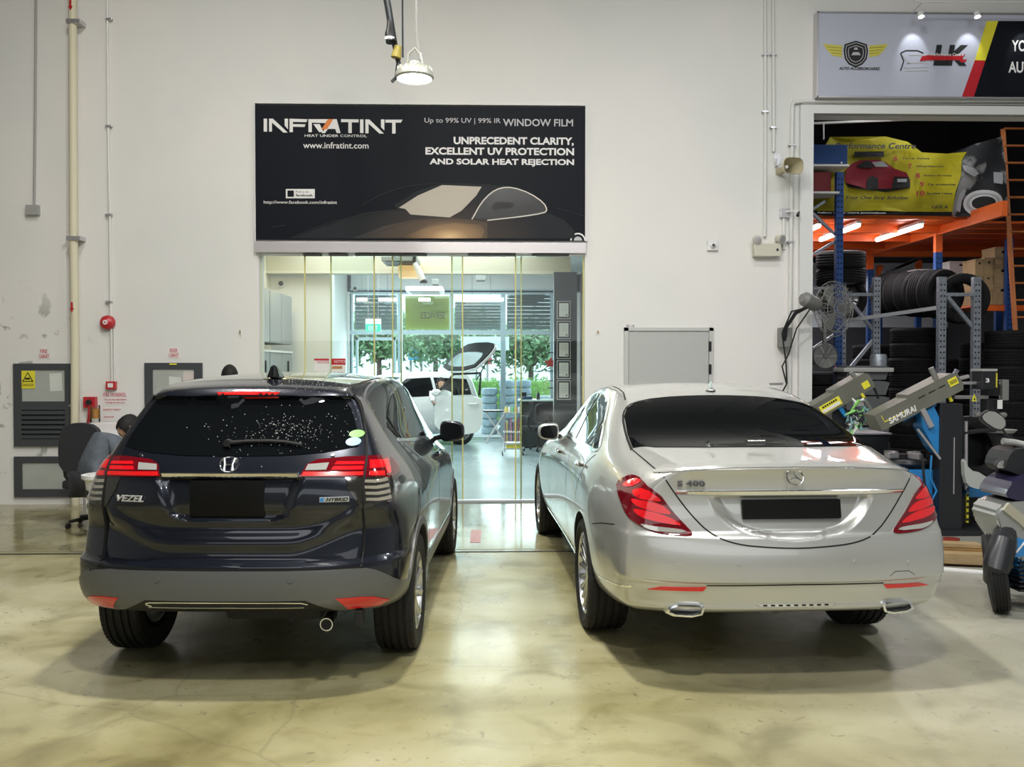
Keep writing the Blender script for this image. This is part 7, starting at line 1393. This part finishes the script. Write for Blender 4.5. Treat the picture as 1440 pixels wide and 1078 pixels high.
# motor scooter at the right edge
Y = 6.0; g = gnd(1399, 866); e = empty('motor_scooter', (g.x + .25, g.y + .15, 0), R(0), label='silver and blue motor scooter at the right edge, front wheel on the concrete', cat='motorcycle'); Y = g.y + .15; ox = e.location.x
FSIL = mat('fairing_silver', (.42, .43, .42), .25, .6, .8); FBL = mat('fairing_blue', (.02, .22, .55), .25, .1, .8); FGO = mat('fairing_champagne', (.55, .52, .40), .25, .5, .8)
wt = link_mesh('front_tyre', tyre_mesh(.26, .11, .15), e, (-.17, -.02, .262), (R(12), R(90 - 8), R(-14))); wt.data.materials[0] = TYRE; build('rim', L([(0, -.03), (.03, -.03), (.04, .0), (.145, -.04), (.152, -.04), (.152, .04), (.145, .04), (.04, .01), (0, .03)], 28), RIM, wt, smooth=True)
build('front_mudguard', T([Q(1396, 815, -.12), Q(1402, 795, -.20), Q(1410, 765, -.16), Q(1416, 742, 0), Q(1418, 735, .2)], [.06, .085, .085, .06, .04], 12), SATB, e, smooth=True)
fs = [(q.x, q.z) for q in (Q(1386, 722), Q(1398, 705), Q(1420, 702), Q(1450, 700), Q(1500, 690), Q(1500, 800), Q(1452, 770), Q(1425, 790), Q(1418, 770), Q(1400, 745))]
bm = P(smooth_poly(fs, 1), -.10, .22); bmesh.ops.bevel(bm, geom=bm.edges[:], offset=.02, segments=2, affect='EDGES', clamp_overlap=True); build('body_fairing', bm, FSIL, e, smooth=True)
build('champagne_stripe', P(strip([(q.x, q.z) for q in (Q(1400, 708), Q(1420, 724), Q(1450, 752), Q(1480, 778))], .06), -.125, -.10), FGO, e)
build('blue_graphic', P([(q.x, q.z) for q in (Q(1399, 757), Q(1408, 750), Q(1422, 752), Q(1440, 768), Q(1440, 780), Q(1426, 776), Q(1412, 778))], -.125, -.10), FBL, e); build('white_graphic', P(strip([(q.x, q.z) for q in (Q(1403, 755), Q(1414, 770), Q(1424, 758), Q(1436, 774))], .02), -.130, -.125), WPR, e)
build('lower_fairing', P(smooth_poly([(q.x, q.z) for q in (Q(1420, 785), Q(1436, 778), Q(1500, 790), Q(1500, 850), Q(1450, 838), Q(1430, 815))], 1), -.06, .2), FBL, e)
for k in range(7): build('engine_fin', B((Q(1432, 0).x, -.09, Q(0, 836).z + .03 * k, Q(1500, 0).x, .1, Q(0, 836).z + .03 * k + .014)), SATB, e)
build('seat_fairing', P(smooth_poly([(q.x, q.z) for q in (Q(1400, 702), Q(1412, 676), Q(1440, 664), Q(1500, 660), Q(1500, 702))], 2), -.08, .24), mat('dark_purple_fairing', (.025, .02, .06), .2, .2, .8), e)
build('handlebar_cover', P(smooth_poly([(q.x, q.z) for q in (Q(1412, 668), Q(1420, 634), Q(1446, 628), Q(1500, 640), Q(1500, 670))], 2), .0, .26), SATB, e); build('handlebar', T([Q(1408, 652, .1), Q(1430, 648, .1), Q(1470, 646, .1)], .016, 8), SATB, e, smooth=True); build('hand_grip', T([Q(1410, 620, .1), Q(1426, 622, .1), Q(1445, 626, .1)], .024, 10), CON, e, smooth=True)
for a, c_, w_, h_, r_ in ((1397, 590, .20, .11, -32), (1411, 652, .13, .06, 8)):
    o = build('mirror', P(smooth_poly([(-w_ / 2, -h_ * .2), (-w_ * .3, h_ / 2), (w_ * .3, h_ * .5), (w_ / 2, .0), (w_ * .35, -h_ / 2), (-w_ * .35, -h_ * .5)], 1), -.012, .02), SATB, e, smooth=False); o.location = Q(a, c_, .05); o.rotation_euler = (0, R(-r_), 0)
    build('mirror_glass', P(smooth_poly([(-w_ * .45, -h_ * .18), (-w_ * .27, h_ * .43), (w_ * .27, h_ * .43), (w_ * .45, .0), (w_ * .3, -h_ * .42), (-w_ * .3, -h_ * .42)], 1), -.016, -.012), mat('pale_mirror_glass', (.5, .5, .48), .25, .6), o)
build('mirror_stem', T([Q(1406, 597, .07), Q(1418, 616, .1), Q(1430, 632, .1)], .008, 6), BLK, e, smooth=True); build('indicator', T([Q(1398, 792, -.1), Q(1422, 795, -.1)], [.012, .02], 8), mat('amber_lens', (.6, .35, .1), .2), e, smooth=True)
build('rear_tyre', L([(.15, -.05), (.24, -.055), (.27, -.03), (.28, 0), (.27, .03), (.24, .055), (.15, .05)], 36, 'x', (1.15, .45, .28)), TYRE, e, smooth=True); build('frame_tube', T([(.05, .05, .45), (.5, .2, .35), (1.1, .42, .32)], .05, 10), SATB, e, smooth=True)
tag(build('red_cup', L([(0, 0), (.06, 0), (.075, .04), (.07, .09), (0, .10)], 20, 'z', (gnd(1388, 790).x, gnd(1388, 770).y, 0)), mat('dark_red_lacquer', (.25, .03, .02), .3, 0, .5), None, smooth=True), 'small dark red can on the floor behind the scooter wheel', 'can')
tag(build('orange_wedge', B((-.10, -.04, 0, .10, .04, .05), bev=.012), mat('orange_plastic', (.65, .12, .05), .4)), 'orange plastic wedge on the floor beside the timber beams', 'wedge').location = (gnd(1386, 785).x, gnd(1386, 775).y, 0)
